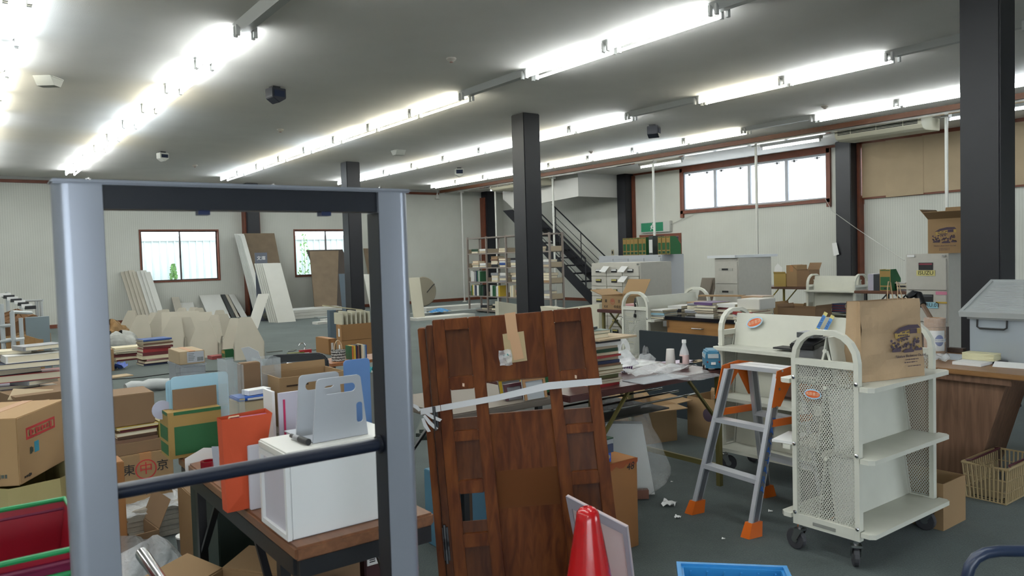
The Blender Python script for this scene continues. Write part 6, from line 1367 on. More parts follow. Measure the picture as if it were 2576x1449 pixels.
tag(MB().box(P.x, P.x+w_, P.y+.0, P.y+.012, ZN+.001, ZN+h_).build('white_file', mat('white_folder', 'c2c2ca', .5), bevel=.002), 'white folder standing between orange bag and white box', 'file')
P = atz(541, 1210, ZN+.001); tag(MB().slab([(P.x, P.y, ZN), (P.x+.022, P.y+.03, ZN), (P.x+.022, P.y+.03, ZN+.105), (P.x-.006, P.y, ZN+.115)], (.002, 0, 0)).build('paper_card', mat('card_bluegrey', 'a4b0be', .6)), 'pale blue grey card standing left of the orange bag', 'card')
P = atz(525, 1180, ZN); F = fr((P.x, P.y, ZN+.001)); t = thing('tape_roll', 'dark red tape roll lying on the near table left of the orange bag', 'tape', F)
MB(F).lathe([(.016, 0), (.026, 0), (.026, .028), (.016, .028), (.016, 0)], seg=24).build('ring', mat('tape_red', '7a1020', .2), t, smooth=True)
P = atz(505, 1165, ZN); tag(MB(fr((P.x+.02, P.y+.03, ZN+.001), .2)).slab([(x, 0, z) for x, z in [(-.07, -.03), (.06, -.035), (.07, .03), (0, .045), (-.07, .02)]], (0, .001, 0)).build('paper_sheet', PAPER), 'curled white paper on the near table behind the red tape', 'paper')
# green file box with light blue folders
F, wx, dy, h_ = pbox(ZN+.001, (427, 1157), 560, 406, 1040); a, b = wx/2, dy/2
t = thing('file_box', 'green file box full of pale blue folders at the far table end', 'file box', F); K = mat('kraft_green_box', '9a7c44', .7)
MB(F).box(-a, a, -b, b, 0, h_).build('body', K, t)
for (z0, z1) in ((.012, h_*.68), (h_*.93, h_)): MB(F).box(-a+.02, a+.0005, -b-.001, -b, z0, z1).build('green_print', GREEN, t)
for (z0, z1) in ((.012, h_*.3), (h_*.38, h_*.68), (h_*.93, h_)): MB(F).box(-a-.001, -a, -b+.012, b-.006, z0, z1).build('green_print', GREEN, t)
MB(F).box(-a+.03, a, -.02, -.015, h_-.02, h_+.075).build('brown_divider', CARD_D, t)
LBM = mat('pale_blue_plastic', '9cc0cf', .35)
for k, (dy_, hh) in enumerate(((.0, .13), (.015, .12), (.03, .115))):
    tag(MB(F).slab([(x, 0+dy_, z) for x, z in rrect(-a+.03-.006*k, a+.05, h_*.3, h_+hh-.01, .015)], (0, .003, 0)).build('plastic_folder', LBM), 'pale blue plastic folder, %s in the green file box' % ('front one', 'middle one', 'rear one')[k], 'folder', 'pale blue folders in the green file box')
tag(MB(F).lathe([(0, -.002), (.035, -.002), (.035, .002), (0, .002)], (-a+.0, .02, h_-.0), 20, 'Y').build('round_divider', mat('divider_white', 'b0b2c4', .5)), 'round white divider at the left of the green file box', 'divider')
# ================================================================== second table behind, with cartons
tb6 = folding_table('brown folding table behind the near table, carrying cartons and the acrylic stand', .86, 1.42, 3.12, 3.75, .70, mat('dull_top', '6b6258', .6), BLK)
Z6 = .70
def onz(name, u0, u1, vt, Y, z, dep, m, label, cat, flaps=None, h=None, tape=False, **k):
    """carton whose front face (facing -y) lies at depth Y and spans u0..u1 with its top at vt"""
    a = aty(u0, vt, Y); b = aty(u1, vt, Y); h = h or a.z-z
    return carton(name, label, fr(((a.x+b.x)/2, Y+dep/2, z)), b.x-a.x, dep, h, m, flaps, tape, cat, **k)
c_ = onz('long_carton', 702, 868, 952, 3.16, Z6+.001, .22, CARD, 'long brown open carton with a slot standing behind the book ends', 'box', ('+y',), ang=(1, 1, 1, 1.45), fl=.12)
a = aty(722, 972, 3.158); b = aty(776, 958, 3.158); MB().box(a.x, b.x, 3.1585, 3.1595, a.z-.003, a.z+.004).build('slot', mat('slot_dark', '3a2818', .8), c_)
onz('cardboard_box', 604, 655, 915, 3.3, Z6+.001, .05, CARD_D, 'flat brown carton standing between the acrylic stand and acrylic box', 'box')
gm = onz('game_box', 598, 684, 1003, 3.14, Z6+.14, .12, mat('box_blue', '1f55a8', .35), 'blue game box with white patches lying behind the orange bag', 'box')
F_ = gm.matrix_world.copy(); a = aty(598, 1003, 3.14); b = aty(684, 1003, 3.14); W_ = b.x-a.x; H_ = a.z-Z6-.14
mb = MB().box(a.x+W_*.28, b.x-W_*.1, 3.137, 3.1385, Z6+.14+H_*.2, Z6+.14+H_*.75); mb.build('white_print', PAPER, gm)
MB().box(a.x+W_*.05, a.x+W_*.2, 3.137, 3.1385, Z6+.14+H_*.5, Z6+.14+H_*.8).build('yellow_print', mat('print_yellow', 'c0a030', .4), gm); MB().box(a.x, b.x-W_*.05, 3.137, 3.1385, Z6+.14+H_*.02, Z6+.14+H_*.16).build('dark_print', mat('print_navy', '1a2448', .4), gm)
gb = onz('game_box', 600, 684, 1034, 3.14, Z6+.001, .13, mat('box_cream', 'b8a888', .5), 'cream and yellow box under the blue game box', 'box', h=.138)
tag(MB(fr((aty(645, 990, 3.2).x, 3.2, Z6+.14+H_+.002), .2)).box(-.05, .05, -.03, .03, 0, .02).build('paper_scrap', PAPER), 'white papers on top of the blue game box', 'paper')
ACR = glassy('acrylic', hx('c4ccd0'), .22, .05)
a = aty(556, 905, 2.9); b = aty(597, 905, 2.9)
t = thing('acrylic_stand', 'tall clear acrylic stand behind the orange bag', 'stand', (a.x, 2.92, ZN))
MB().box(a.x, a.x+.003, 2.84, 2.95, ZN+.001, a.z).build('side', ACR, t); MB().box(b.x, b.x+.003, 2.84, 2.95, ZN+.001, a.z-.02).build('side', ACR, t); MB().box(a.x, b.x, 2.95, 2.953, ZN+.001, a.z).build('back', ACR, t); MB().box(a.x+.003, b.x, 2.84, 2.95, ZN+.12, ZN+.123).build('shelf', ACR, t)
a = aty(655, 905, 3.3); b = aty(706, 905, 3.3); t = thing('acrylic_box', 'clear acrylic box left of the long brown carton', 'box', (a.x, 3.35, Z6))
MB().box(a.x, b.x, 3.3, 3.303, Z6+.001, a.z).build('front', ACR, t); MB().box(a.x, a.x+.003, 3.303, 3.42, Z6+.001, a.z).build('side', ACR, t); MB().box(b.x-.003, b.x, 3.303, 3.42, Z6+.001, a.z).build('side', ACR, t); MB().box(a.x, b.x, 3.42, 3.423, Z6+.001, a.z).build('back', ACR, t)
p = aty(635, 890, 3.9); crumple('plastic_sheet', 'crumpled clear plastic behind the flat brown carton', fr((p.x, 3.6, Z6+.002), .3) @ Matrix.Rotation(1.3, 4, 'X'), .14, .34, .04, FILM, 14, 12)
p = aty(626, 985, 3.25)
# pictures and file box seen through the partition gap
for (u0, u1, vt, m, mf, s, Y) in ((1262, 1320, 955, mat('frame_yellow', 'b89a2c', .5), mat('frame_grey_face', '77767a', .5), 'yellow framed picture board seen through the partition gap', 3.02), (1275, 1322, 970, mat('frame_maroon', '4a2028', .5), mat('frame_grey_face', '77767a', .5), 'dark red framed board seen through the partition gap', 2.96), (1322, 1378, 955, mat('frame_wood', 'a07850', .5), mat('board_pale', 'a8adb0', .5), 'pale board with thin wooden frame seen through the partition gap', 2.9)):
    a = aty(u0, vt, Y); b = aty(u1, vt-8, Y); t = thing('framed_picture', s, 'picture', ((a.x+b.x)/2, Y, Z6)); 
    MB().slab([(a.x, Y+.01, .70), (b.x, Y+.01, .70), (b.x, Y+.03, b.z), (a.x, Y+.03, a.z)], (0, .01, 0)).build('face', mf, t)
    for pl in ([(a.x, Y+.005, .7), (a.x+.015, Y+.005, .7), (a.x+.015, Y+.025, a.z), (a.x, Y+.025, a.z)], [(b.x-.015, Y+.005, .7), (b.x, Y+.005, .7), (b.x, Y+.025, b.z), (b.x-.015, Y+.025, b.z)], [(a.x+.015, Y+.023, a.z-.015), (b.x-.015, Y+.023, b.z-.015), (b.x-.015, Y+.025, b.z), (a.x+.015, Y+.025, a.z)]): MB().slab(pl, (0, .008, 0)).build('frame_side', m, t)
tb7 = folding_table('brown folding table behind the partition holding picture boards', 1.78, 2.42, 2.9, 3.5, .695, mat('dull_top', '6b6258', .6), BLK)
a = aty(1405, 945, 3.0); tt = greenfile('green and brown file box seen through the right window of the partition', 2.36, 3.1, 3.0, .70, .14, .2)
# office chair
p = aty(760, 905, 4.9); F = fr((p.x, 5.0, 0), -.5); t = thing('office_chair', 'dark office chair whose rounded backrest shows above the long brown carton', 'chair', F); CG = mat('chair_dark', '202326', .5); zt = p.z
MB(F).slab([(x, 0, z) for x, z in rrect(-.21, .21, zt-.38, zt+.03, .07)], (0, .05, 0)).build('backrest', CG, t, bevel=.01)
MB(F).slab([(x, -.012, z) for x, z in rrect(-.13, .13, zt-.33, zt-.02, .05)], (0, .012, 0)).build('back_pad', mat('chair_grey', '5a5d60', .6), t, bevel=.004)
MB(F).tube([(-.06, -.02, zt-.05), (-.06, -.03, zt-.03), (.06, -.03, zt-.03), (.06, -.02, zt-.05)], .008, 6).build('back_handle', CHROME, t)
MB(F).box(-.22, .22, -.45, -.02, .42, .49).build('seat', CG, t, bevel=.02); MB(F).tube([(0, -.22, .42), (0, -.22, .1)], .025, 10).build('gas_post', BLACK, t)
MB(F).bar((0, -.06, .45), (0, .03, zt-.3), .05, .015, up=(1, 0, 0)).build('back_support', BLACK, t)
for k in range(5):
    q = k*2*PI/5; x, y = .26*math.cos(q), -.22+.26*math.sin(q); MB(F).bar((0, -.22, .1), (x, y, .07), .04, .025).build('leg', BLACK, t); MB(F).lathe([(0, -.012), (.028, -.012), (.028, .012), (0, .012)], (x, y, .028), 12, 'X').build('caster', BLACK, t)
# second round chair back seen through the partition
p = atd(1142, 1010, 4.6); F = fr((p.x, p.y, 0), -.6); t = thing('office_chair', 'grey green chair back seen through the left window of the partition', 'chair', F)
MB(F).slab([(x, 0, z) for x, z in rrect(-.19, .19, p.z-.25, p.z+.03, .12)], (0, .04, 0)).build('backrest', mat('chair_green', '444c46', .7), t, bevel=.01); MB(F).box(-.2, .2, -.42, -.0, .40, .46).build('seat', mat('chair_green', '444c46', .7), t, bevel=.02); MB(F).tube([(0, -.2, .4), (0, -.2, .02)], .03, 8).build('post', BLACK, t); MB(F).bar((0, -.02, .43), (0, .02, p.z-.2), .06, .015, up=(1, 0, 0)).build('back_support', BLACK, t); MB(F).lathe([(.1, 0), (.1, .02), (.03, .04)], (0, -.2, 0), 12).build('foot_disc', BLACK, t)

# ================================================================== near floor, left
def fpile(u, v, z, wd, dp_, h, cols, where, group, seed, rz=0, name='book'):
    p = atz(u, v, z); return stack(p.x, p.y, z, cols, wd, dp_, h, where, group, rz, .01, seed, name)
# carton with printing behind the table leg, standing on a pile of wrapped newspapers
NB0 = atz(300, 1275, .17); wx = al(NB0, (1, 0, 0), u=440); hh = al(NB0, (0, 0, 1), v=1152)
tk = carton('cardboard_box', 'brown carton with black characters and red round mark, left of the table leg', fr((NB0.x+wx/2, NB0.y+.16, .17)), wx, .32, hh, CARD, None, True)
tokyo(tk, fr((NB0.x+wx/2, NB0.y-.0012, .17+hh/2)) @ Matrix.Rotation(PI/2, 4, 'X'), wx, hh*.95, .062)
NPAP = mat('newsprint', '8f8a80', .8, var=.12, scale=30)
for k in range(6): tag(MB(fr((NB0.x+wx/2+.03, NB0.y+.08, .004+k*.027), .05*math.sin(k*2))).box(-wx/2-.02, wx/2+.02, -.2, .18, 0, .025).build('newspaper', NPAP), 'bundled newspaper, %s of the pile under the carton with the red mark' % ORD[5-k], 'newspaper', 'newspapers under the marked carton')
crumple('plastic_sheet', 'clear plastic wrapping over the newspapers left of the table leg', fr((NB0.x+wx/2+.02, NB0.y-.02, .168), 0) @ Matrix.Rotation(.25, 4, 'X'), wx*1.1, .26, .03, FILM, 18, 21)
z1 = .17+hh
tag(MB(fr((NB0.x+wx/2-.02, NB0.y+.15, z1+.001), .04)).box(-wx*.45, wx*.42, -.13, .13, 0, .06).build('flat_carton', CARD_D, bevel=.003), 'dark brown flat carton on the carton with the red mark', 'box')
zz = stack(NB0.x+wx/2-.03, NB0.y+.15, z1+.062, ['brown', 'brown', 'tan', 'maroon', 'yellow'], wx*.8*0+.22, wx*.8, .085, 'the pile on the dark flat carton', 'books on the dark flat carton', PI/2+.03, seed=61)
tag(MB(fr((NB0.x+wx-.03, NB0.y+.1, z1+.062), .1)).box(-.03, .05, -.06, .06, 0, .09).build('small_box', mat('box_yellowblack', '8f7f3c', .5)), 'small yellow and dark box right of the books on the flat carton', 'box')
onz('cardboard_box', 262, 388, 1000, NB0.y+.04, zz+.001, .26, CARD_D, 'brown carton on top of the book pile left of the green file box', 'box')
onz('cardboard_box', 284, 312, 1165, NB0.y-.62, .0, .14, mat('carton_kraft', '8f6034', .7), 'narrow tall brown carton just right of the left gate post', 'box')
# floor clutter right of it (under the near table)
onz('cardboard_box', 497, 560, 1262, 3.3, 0, .35, mat('carton_print', '7a5c3a', .7), 'brown carton with plastic on top under the far end of the near table', 'box')
p = atz(520, 1262, .30); crumple('plastic_sheet', 'clear plastic heaped on the carton under the near table', fr((p.x, p.y, .31), .2), .24, .2, .08, FILM, 16, 31)
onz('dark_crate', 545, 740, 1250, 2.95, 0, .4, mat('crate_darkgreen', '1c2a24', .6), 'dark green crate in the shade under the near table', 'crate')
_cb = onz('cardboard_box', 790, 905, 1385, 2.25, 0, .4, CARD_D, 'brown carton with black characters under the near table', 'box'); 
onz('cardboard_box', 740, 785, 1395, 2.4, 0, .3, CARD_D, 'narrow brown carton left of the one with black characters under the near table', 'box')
a = aty(845, 1410, 2.249); text('lettering', '中央社', INK, .06, (a.x, 2.2475, a.z), (1, 0, 0), (0, 0, 1), _cb)
t = thing('bar_code_label', 'white label with bar code on dark box under the near table beside right gate post', 'label', aty(930, 1440, 2.3)); a = aty(922, 1358, 2.3); b = aty(942, 1358, 2.3)
MB().box(a.x, b.x+.01, 2.3, 2.303, a.z-.09, a.z).build('label_sheet', PAPER, t)
mb = MB()
for k in range(9): mb.box(a.x+.008, b.x, 2.2985, 2.3, a.z-.08+k*.007, a.z-.077+k*.007)
mb.build('bar_code', INK, t, kind='stuff')
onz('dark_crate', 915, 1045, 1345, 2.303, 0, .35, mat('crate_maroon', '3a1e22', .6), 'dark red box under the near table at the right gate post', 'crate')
p = atz(470, 1360, .0); crumple('black_plastic', 'black plastic heap behind the table leg', fr((p.x+.06, p.y+.45, .002), .3), .36, .28, .16, mat('black_film', '14161a', .15), 18, 41)
p = atz(470, 1395, 0); F = fr((p.x, p.y, 0)); t = thing('white_cup', 'white round tub on the floor beside the table leg', 'cup', F); MB(F).lathe([(0, 0), (.035, 0), (.045, .09), (.04, .09), (.033, .005)], seg=20).build('tub', mat('tub_grey', '66686a', .5), t, smooth=True); MB(F).lathe([(0, .09), (.047, .09), (.047, .098), (0, .098)], seg=20).build('tub_lid', PAPER, t)
P = atz(398, 1330, .12); t = carton('open_carton', 'low dark open carton with one raised flap under the table bar', fr((P.x-.16, P.y+.1, 0), .1), .3, .26, .12, CARD_D, ('+x',), ang=(1, 1.15, 1, 1), fl=.55)
# newest: brown carton flaps at the bottom edge
A_ = atz(405, 1455, .42); F = fr((atz(560, 1500, .42).x, atz(560, 1500, .42).y, 0), .62)
t = carton('open_carton', 'open brown carton at the bottom edge below the near table, flaps spread', F, .42, .34, .40, CARD, ('-x', '+x', '-y', '+y'), ang=(.2, .15, .1, .25), fl=.42)
p = atz(350, 1400, .3); bagmesh('plastic_bag', 'big crumpled clear plastic bag beside the left gate post at the bottom', fr((p.x-.02, p.y+.1, 0), .4), .42, .32, .33, FILM, seed=14, handles=False)
a, b, c_ = atd(357, 1393, 1.7), atd(375, 1418, 1.66), atd(405, 1460, 1.6); e_ = c_+(c_-b)*1.5
t = thing('chrome_handle', 'shiny curved chrome handle at the bottom edge beside the left gate post', 'handle', (e_.x, e_.y, 0)); MB().tube([a+Vector((0, 0, -.004)), a, lerp(a, b, .6), b, c_, e_, Vector((e_.x+.02, e_.y, 0))], [.010, .014, .014, .013, .012, .012, .012], 12).build('tube', CHROME, t, smooth=True)
# red baskets with green rims
RD = mat('basket_red', '8f1226', .4); GR = mat('basket_green', '1f8a50', .35); MG_ = mat('basket_maroon', '6a1538', .4)
zr = .885; Pf = atz(190, 1249, zr); Pn = atz(190, 1379, zr); Pf.x = Pn.x = (Pf.x+Pn.x)/2
def redbasket(x1, y0, z, h, label, rim=GR, m=RD, full=True, hd=False):
    w_, d_ = .40, Pf.y-Pn.y; F = fr((x1-w_/2, y0+d_/2, z), .0); t = thing('shopping_basket', label, 'basket', F, 'stacked red baskets'); fl_ = .03
    def P(a, b, zz): k = fl_*zz/h; return ((a-.5)*(w_-.06+2*k), (b-.5)*(d_-.06+2*k), zz)
    for (a0, b0, a1, b1) in ((0, 0, 1, 0), (1, 0, 1, 1), (1, 1, 0, 1), (0, 1, 0, 0)):
        mb = MB(F); n = 9; rows_ = [0, .12, .22, .36, .46, .60, 1.0]
        for j in range(len(rows_)-1):
            for i in range(n):
                if j in (1, 3) and full:
                    u0_, u1_ = (i+.0)/n, (i+.35)/n; segs = [(u0_, u1_), ((i+.8)/n, (i+1)/n)]
                else: segs = [(i/n, (i+1)/n)]
                for (s0, s1) in segs:
                    q = [P(a0+(a1-a0)*s, b0+(b1-b0)*s, rr*h) for s, rr in ((s0, rows_[j]), (s1, rows_[j]), (s1, rows_[j+1]), (s0, rows_[j+1]))]
                    mb.add(q, [(0, 1, 2, 3)])
        mb.build('wall', m, t)
    MB(F).box(-(w_-.06)/2, (w_-.06)/2, -(d_-.06)/2, (d_-.06)/2, 0, .005).build('base', m, t)
    MB(F).tube([P(0, 0, h), P(1, 0, h), P(1, 1, h), P(0, 1, h)], .0055, 8, closed=True).build('rim', rim, t)
    if hd: 
        for s in (0, 1): MB(F).tube([P(.02, s, h), P(.03, s, h+.010), P(.97, s, h+.010), P(.98, s, h)], .004, 6).build('handle', rim, t)
    return t
h_ = .215
def stackbasket(z, rim, m, label):
    return redbasket(Pf.x+.0, Pn.y, z, h_, label, rim, m, True)
stackbasket(zr-h_, GR, RD, 'topmost red basket with green rim in the stack at the left edge')
for k, (rm_, m_, s) in enumerate(((MG_, MG_, 'maroon basket directly under the topmost red one'), (GR, RD, 'red basket with green rim, third in the stack'), (mat('basket_rim_red', 'a01828', .4), RD, 'all red basket, fourth in the stack'), (mat('basket_rim_white', 'b0a4a8', .4), RD, 'pale rimmed basket, fifth in the stack'), (GR, RD, 'red basket with green rim, lowest of the stack'))):
    stackbasket(zr-h_-.022*(k+1), rm_, m_, s)
zs_ = zr-h_-.022*5; t = thing('basket_stand', 'low stand carrying the stack of red baskets at the left edge', 'stand', (Pf.x-.18, Pn.y+.15, 0))
MB().box(Pf.x-.33, Pf.x-.03, Pn.y+.03, Pn.y+.27, zs_-.03, zs_-.002).build('deck', BLK, t)
for a_ in (Pf.x-.33, Pf.x-.055):
    for b_ in (Pn.y+.03, Pn.y+.245): MB().box(a_, a_+.025, b_, b_+.025, 0, zs_-.03).build('leg', BLK, t)
# carton with red logo, tilted view, on a beige paper sack
z0 = .34; P = atz(51, 1222, z0); rz = 1.05; ex = Vector((math.cos(rz), math.sin(rz), 0)); ey = Vector((-math.sin(rz), math.cos(rz), 0))
hh = al(P, (0, 0, 1), v=1052); wx = .52; dy = .40
F = fr(P+ex*wx/2+ey*dy/2, rz); cr = carton('cardboard_box', 'large brown carton with red oblong logo at the left edge', F, wx, dy, hh, mat('carton_tan', 'a3835c', .8), None, True)
mb = MB(F)
def redlogo(x, z, w_, h_):
    for (a0, a1, b0, b1) in ((0, w_, 0, .012), (0, w_, h_-.012, h_), (0, .012, .012, h_-.012), (w_-.012, w_, .012, h_-.012)): mb.box(x+a0, x+a1, -dy/2-.0015, -dy/2-.0005, z+b0, z+b1)
redlogo(-wx/2+.08, hh*.62, .3, .06); mb.build('red_logo', INK_R, cr)
exw = ex; O_ = P+ex*.23+Vector((0, 0, hh*.62+.03))-ey*.0025
dashes(O_, ex, (0, 0, 1), .24, .03, 8, cr, INK_R, 2); dashes(P+ex*.125+Vector((0, 0, hh*.44))-ey*.0015, ex, (0, 0, 1), .035, .045, 3, cr, mat('ink_dark_green', '2a4038', .7), 3)
MB(F).box(-wx/2+.155, -wx/2+.20, -dy/2-.0015, -dy/2-.0005, hh*.38, hh*.38+.055).build('cyan_mark', mat('ink_cyan', '2a86a0', .6), cr)
dashes(P+ex*.08+Vector((0, 0, .03))-ey*.0015, ex, (0, 0, 1), .07, .018, 5, cr, INK, 4); dashes(P+ey*.11+Vector((0, 0, .05))-ex*.0015, -ey, (0, 0, 1), .12, .03, 7, cr, mat('ink_grey', '4a5048', .7), 5)
e_ = [(0, .07*math.cos(i*PI/10), .035*math.sin(i*PI/10)) for i in range(20)]
MB(F).slab([(-wx/2-.001, -dy/2+.16+b_, hh*.58+c0) for _, b_, c0 in e_], (-.001, 0, 0)).build('red_oval', mat('oval_red', 'b8484a', .7), cr)
tag(MB(fr((P.x+.05, P.y+.25, 0), rz)).grid(lambda a, b: ((.30+.03*math.sin(6*a*6.28))*math.cos(a*2*PI)*(1-.12*b), (.26+.02*math.sin(5*a*6.28))*math.sin(a*2*PI)*(1-.1*b), b*(z0-.002)), 30, 6).build('paper_sack', mat('sack_beige', '9a8e60', .8)), 'beige paper sack under the carton with the red logo', 'sack')
# ================================================================== clutter on the far floor, left of the gate's right post
def far(u, v, z=0): return atz(u, v, z)
# book stack and flat books
p = far(395, 917); stack(p.x, p.y+.12, 0, ['navy', 'maroon', 'pink', 'cream', 'maroon', 'red', 'maroon', 'brown', 'brown', 'cream', 'blue'][::1], .34, .42, al(p, (0, 0, 1), v=852), 'the tall stack beside the labelled carton', 'big books in the stack on the carpet', PI/2+.1, .02, 71)
p = far(328, 905); stack(p.x, p.y+.1, 0, ['maroon', 'cream', 'maroon', 'black', 'white', 'cream'], .34, .5, al(p, (0, 0, 1), v=872), 'the low stack left of the tall one', 'big books in the low stack', PI/2+.1, .03, 72)
p = far(300, 885); tag(MB(fr((p.x, p.y+.2, 0), .2)).grid(lambda a, b: ((.36+.05*math.sin(5*a*6.28))*math.cos(a*2*PI)*math.sin(b*PI*.5+.3), (.3+.05*math.sin(4*a*6.28))*math.sin(a*2*PI)*math.sin(b*PI*.5+.3), .3*math.cos(b*PI*.5)*(1+.15*math.sin(a*20))), 26, 8).build('wrapped_bundle', mat('bundle_white', '9a9c98', .6, var=.2, scale=8)), 'grey white wrapped bundle on the carpet left of the tall book stack', 'bundle')
p = far(300, 868); tag(MB(fr((p.x-.1, p.y+.6, 0), .5)).grid(lambda a, b: ((.4+.08*math.sin(7*a*6.28))*math.cos(a*2*PI)*math.sin(b*PI*.5+.2), (.3)*math.sin(a*2*PI)*math.sin(b*PI*.5+.2), .38*math.cos(b*PI*.5)*(1+.2*math.sin(a*30+b*9))), 26, 8).build('kraft_heap', mat('heap_kraft', '8a6c46', .8, var=.25, scale=6)), 'crumpled brown paper heap behind the grey wrapped bundle', 'heap')
F, wx, dy, h_ = pbox(0.0, (262, 935), 283, 10, 875); 
p = far(268, 935); carton('cardboard_box', 'brown carton just right of the left gate post on the far carpet', fr((p.x-.05, p.y+.2, 0)), .3, .4, al(p, (0, 0, 1), v=880), CARD)
p = far(283, 950); tag(MB(fr((p.x, p.y, 0), .2)).box(-.14, .22, -.1, .12, 0, .015).build('card_sheet', CARD_L), 'flat piece of tan card on the carpet right of the left gate post', 'cardboard')
p = far(290, 930); crumple('blue_bag', 'blue and white plastic bag on the carpet', fr((p.x, p.y, .002), .1), .28, .22, .1, mat('bag_blue', '4a64b0', .35), 10, 5, cat='plastic bag')
p = far(300, 928); crumple('white_bag', 'white film beside the blue plastic bag on the carpet', fr((p.x-.18, p.y, .002), .6), .24, .2, .08, mat('film_white', 'a9b0ba', .4), 10, 6, cat='plastic bag')
# wrapped white roll
p = far(378, 985); F = fr((p.x, p.y, 0), .06); t = thing('wrapped_roll', 'white padded roll lying on the carpet before the green file box', 'roll', F); ln = (atz(430, 985, 0)-atz(328, 985, 0)).length
MB(F).tube([(-ln/2+i*ln/8, .01*math.sin(i*2), .07+.008*math.sin(i*1.7)) for i in range(9)], [.05, .066, .07, .064, .07, .066, .07, .06, .05], 14).build('roll_body', mat('roll_white', 'aeb2b2', .6), t, smooth=True)
p = far(395, 945); pts = [Vector((p.x+.18*k, p.y-.05*k+.1*math.sin(k*.9), .006)) for k in range(-4, 5)]; tag(MB().tube(pts, .006, 5).build('cable', BLACK), 'thin black cable lying on the carpet behind the white roll', 'cable')
# labelled carton on a clear container
D7 = 7.0; B0 = atd(470, 920, D7); F, wx, dy, h_ = pbox(B0.z, (452, 919), 516, 424, 886); 
lb = carton('cardboard_box', 'pale carton with a big address label left of the beige panels', F, wx, dy, h_, CARD_L)
MB(F).box(-wx*.2, wx*.46, -dy/2-.002, -dy/2-.0005, h_*.12, h_*.94).build('address_label', mat('label_bluegrey', 'a9adb4', .6), lb)
mb = MB(F)
for k in range(5): mb.box(-wx*.15, wx*(.05+.03*(k % 3)), -dy/2-.003, -dy/2-.002, h_*(.3+.12*k), h_*(.33+.12*k))
for k in range(8): mb.box(wx*(.2+.03*k), wx*(.215+.03*k), -dy/2-.003, -dy/2-.002, h_*.2, h_*.5)
mb.build('label_print', mat('ink_grey', '4a5048', .7), lb, kind='stuff')
t = thing('clear_container', 'hazy clear container under the labelled carton', 'container', F)
G_ = F @ Matrix.Translation((0, 0, -B0.z)); hz = glassy('hazy_box', hx('b4bac4'), .35, .3); w2, d2 = wx*.5, dy*.5
for (a0, a1, b0, b1) in ((-w2, -w2+.004, -d2, d2), (w2-.004, w2, -d2, d2), (-w2, w2, -d2, -d2+.004), (-w2, w2, d2-.004, d2)): MB(G_).box(a0, a1, b0, b1, 0, B0.z-.02).build('wall', hz, t)
MB(G_).box(-w2-.01, w2+.01, -d2-.01, d2+.01, B0.z-.02, B0.z-.001).build('lid', hz, t)
# small green file, red books, white clear file near the panels
p = far(566, 905); greenfile('small green and brown file box on the carpet in front of the beige panels', p.x, p.y+.16, p.y, 0, .3, al(p, (0, 0, 1), v=882))
p = far(545, 902); tag(MB(fr((p.x, p.y, 0), .1)).box(-.1, .1, -.1, .1, 0, .05).build('red_box', mat('box_red_pink', '9a4a4c', .5)), 'small red and white box left of the small green file box', 'box')
p = far(632, 925); F = fr((p.x, p.y, 0), -.4) @ Matrix.Rotation(.0, 4, 'Y'); t = thing('clear_bag', 'white plastic sleeve standing on the carpet right of the small green file box', 'bag', F); hh = al(p, (0, 0, 1), v=872)
MB(F).slab([(-.02, 0, 0), (.16, 0, 0), (.10, .0, hh*.75), (-.02, 0, hh), (-.12, 0, hh*.95)], (0, .02, 0)).build('sleeve', mat('sleeve_white', 'b4b8be', .4), t)
# red tag with ring, yellow box
p = far(770, 897); F = fr((p.x, p.y, 0)); t = thing('red_tag', 'red tag with a wire ring on the carpet behind the office chair', 'tag', F); hh = al(p, (0, 0, 1), v=880)
MB(F).box(-.09, .09, 0, .05, 0, hh).build('tag_body', mat('tag_red', 'a8202c', .4), t); MB(F).tube([(-.05+.05*math.cos(q), .02, hh+.05+.06*math.sin(q)) for q in [i*PI/5-1.57 for i in range(8)]], .008, 5).build('ring', CHROME, t); MB(F).box(-.05, .05, -.002, 0, hh*.2, hh*.6).build('tag_label', PAPER, t)
p = far(747, 900); tag(MB(fr((p.x, p.y, 0))).box(-.12, .12, 0, .08, 0, al(p, (0, 0, 1), v=887)).build('small_box', mat('box_greenyellow', '6f7230', .5)), 'small yellow and green box left of the red tag', 'box')
p = far(690, 885); 
for k in range(5): tag(MB(fr((p.x+.25*k, p.y-.12*k, 0), k)).box(-.12, .12, -.04, .04, 0, .01).build('loose_strip', mat('strip_dark', '50544f', .8)), 'flat dark strip on the carpet, %s from the left near the red tag' % ordn[k], 'scrap', 'dark strips on the carpet')
# brown cartons stacked behind the right gate post
p = far(862, 900); N = Vector((p.x, p.y, 0)); dd_ = .42; KB = mat('carton_neat', '8f6a42', .75)
w_ = al(N, (1, 0, 0), u=940); h1 = al(N, (0, 0, 1), v=858); h2 = al(N, (0, 0, 1), v=818)-h1; dy = al(N, (0, 1, 0), u=848)
for (z, h_, s) in ((0, h1-.002, 'lower'), (h1, h2, 'upper')):
    c_ = carton('cardboard_box', '%s one of the neat brown cartons beside the right gate post' % s, fr((N.x+w_/2, N.y+dy/2, z)), w_, dy, h_, KB, group='neat brown cartons'); MB().box(N.x-.002, N.x, N.y+dy*.35, N.y+dy*.6, z+h_*.25, z+h_*.75).build('label', PAPER, c_)
p2 = far(828, 893); N2_ = Vector((p2.x, p2.y, 0)); h_ = al(N2_, (0, 0, 1), v=853); w2_ = al(N2_, (1, 0, 0), u=847)
c_ = carton('cardboard_box', 'single neat brown carton left of the stacked pair', fr((N2_.x+w2_/2, N2_.y+.25, 0)), w2_, .5, h_, KB, group='neat brown cartons'); MB().box(N2_.x+w2_*.3, N2_.x+w2_*.62, N2_.y-.002, N2_.y, h_*.25, h_*.75).build('label', PAPER, c_)
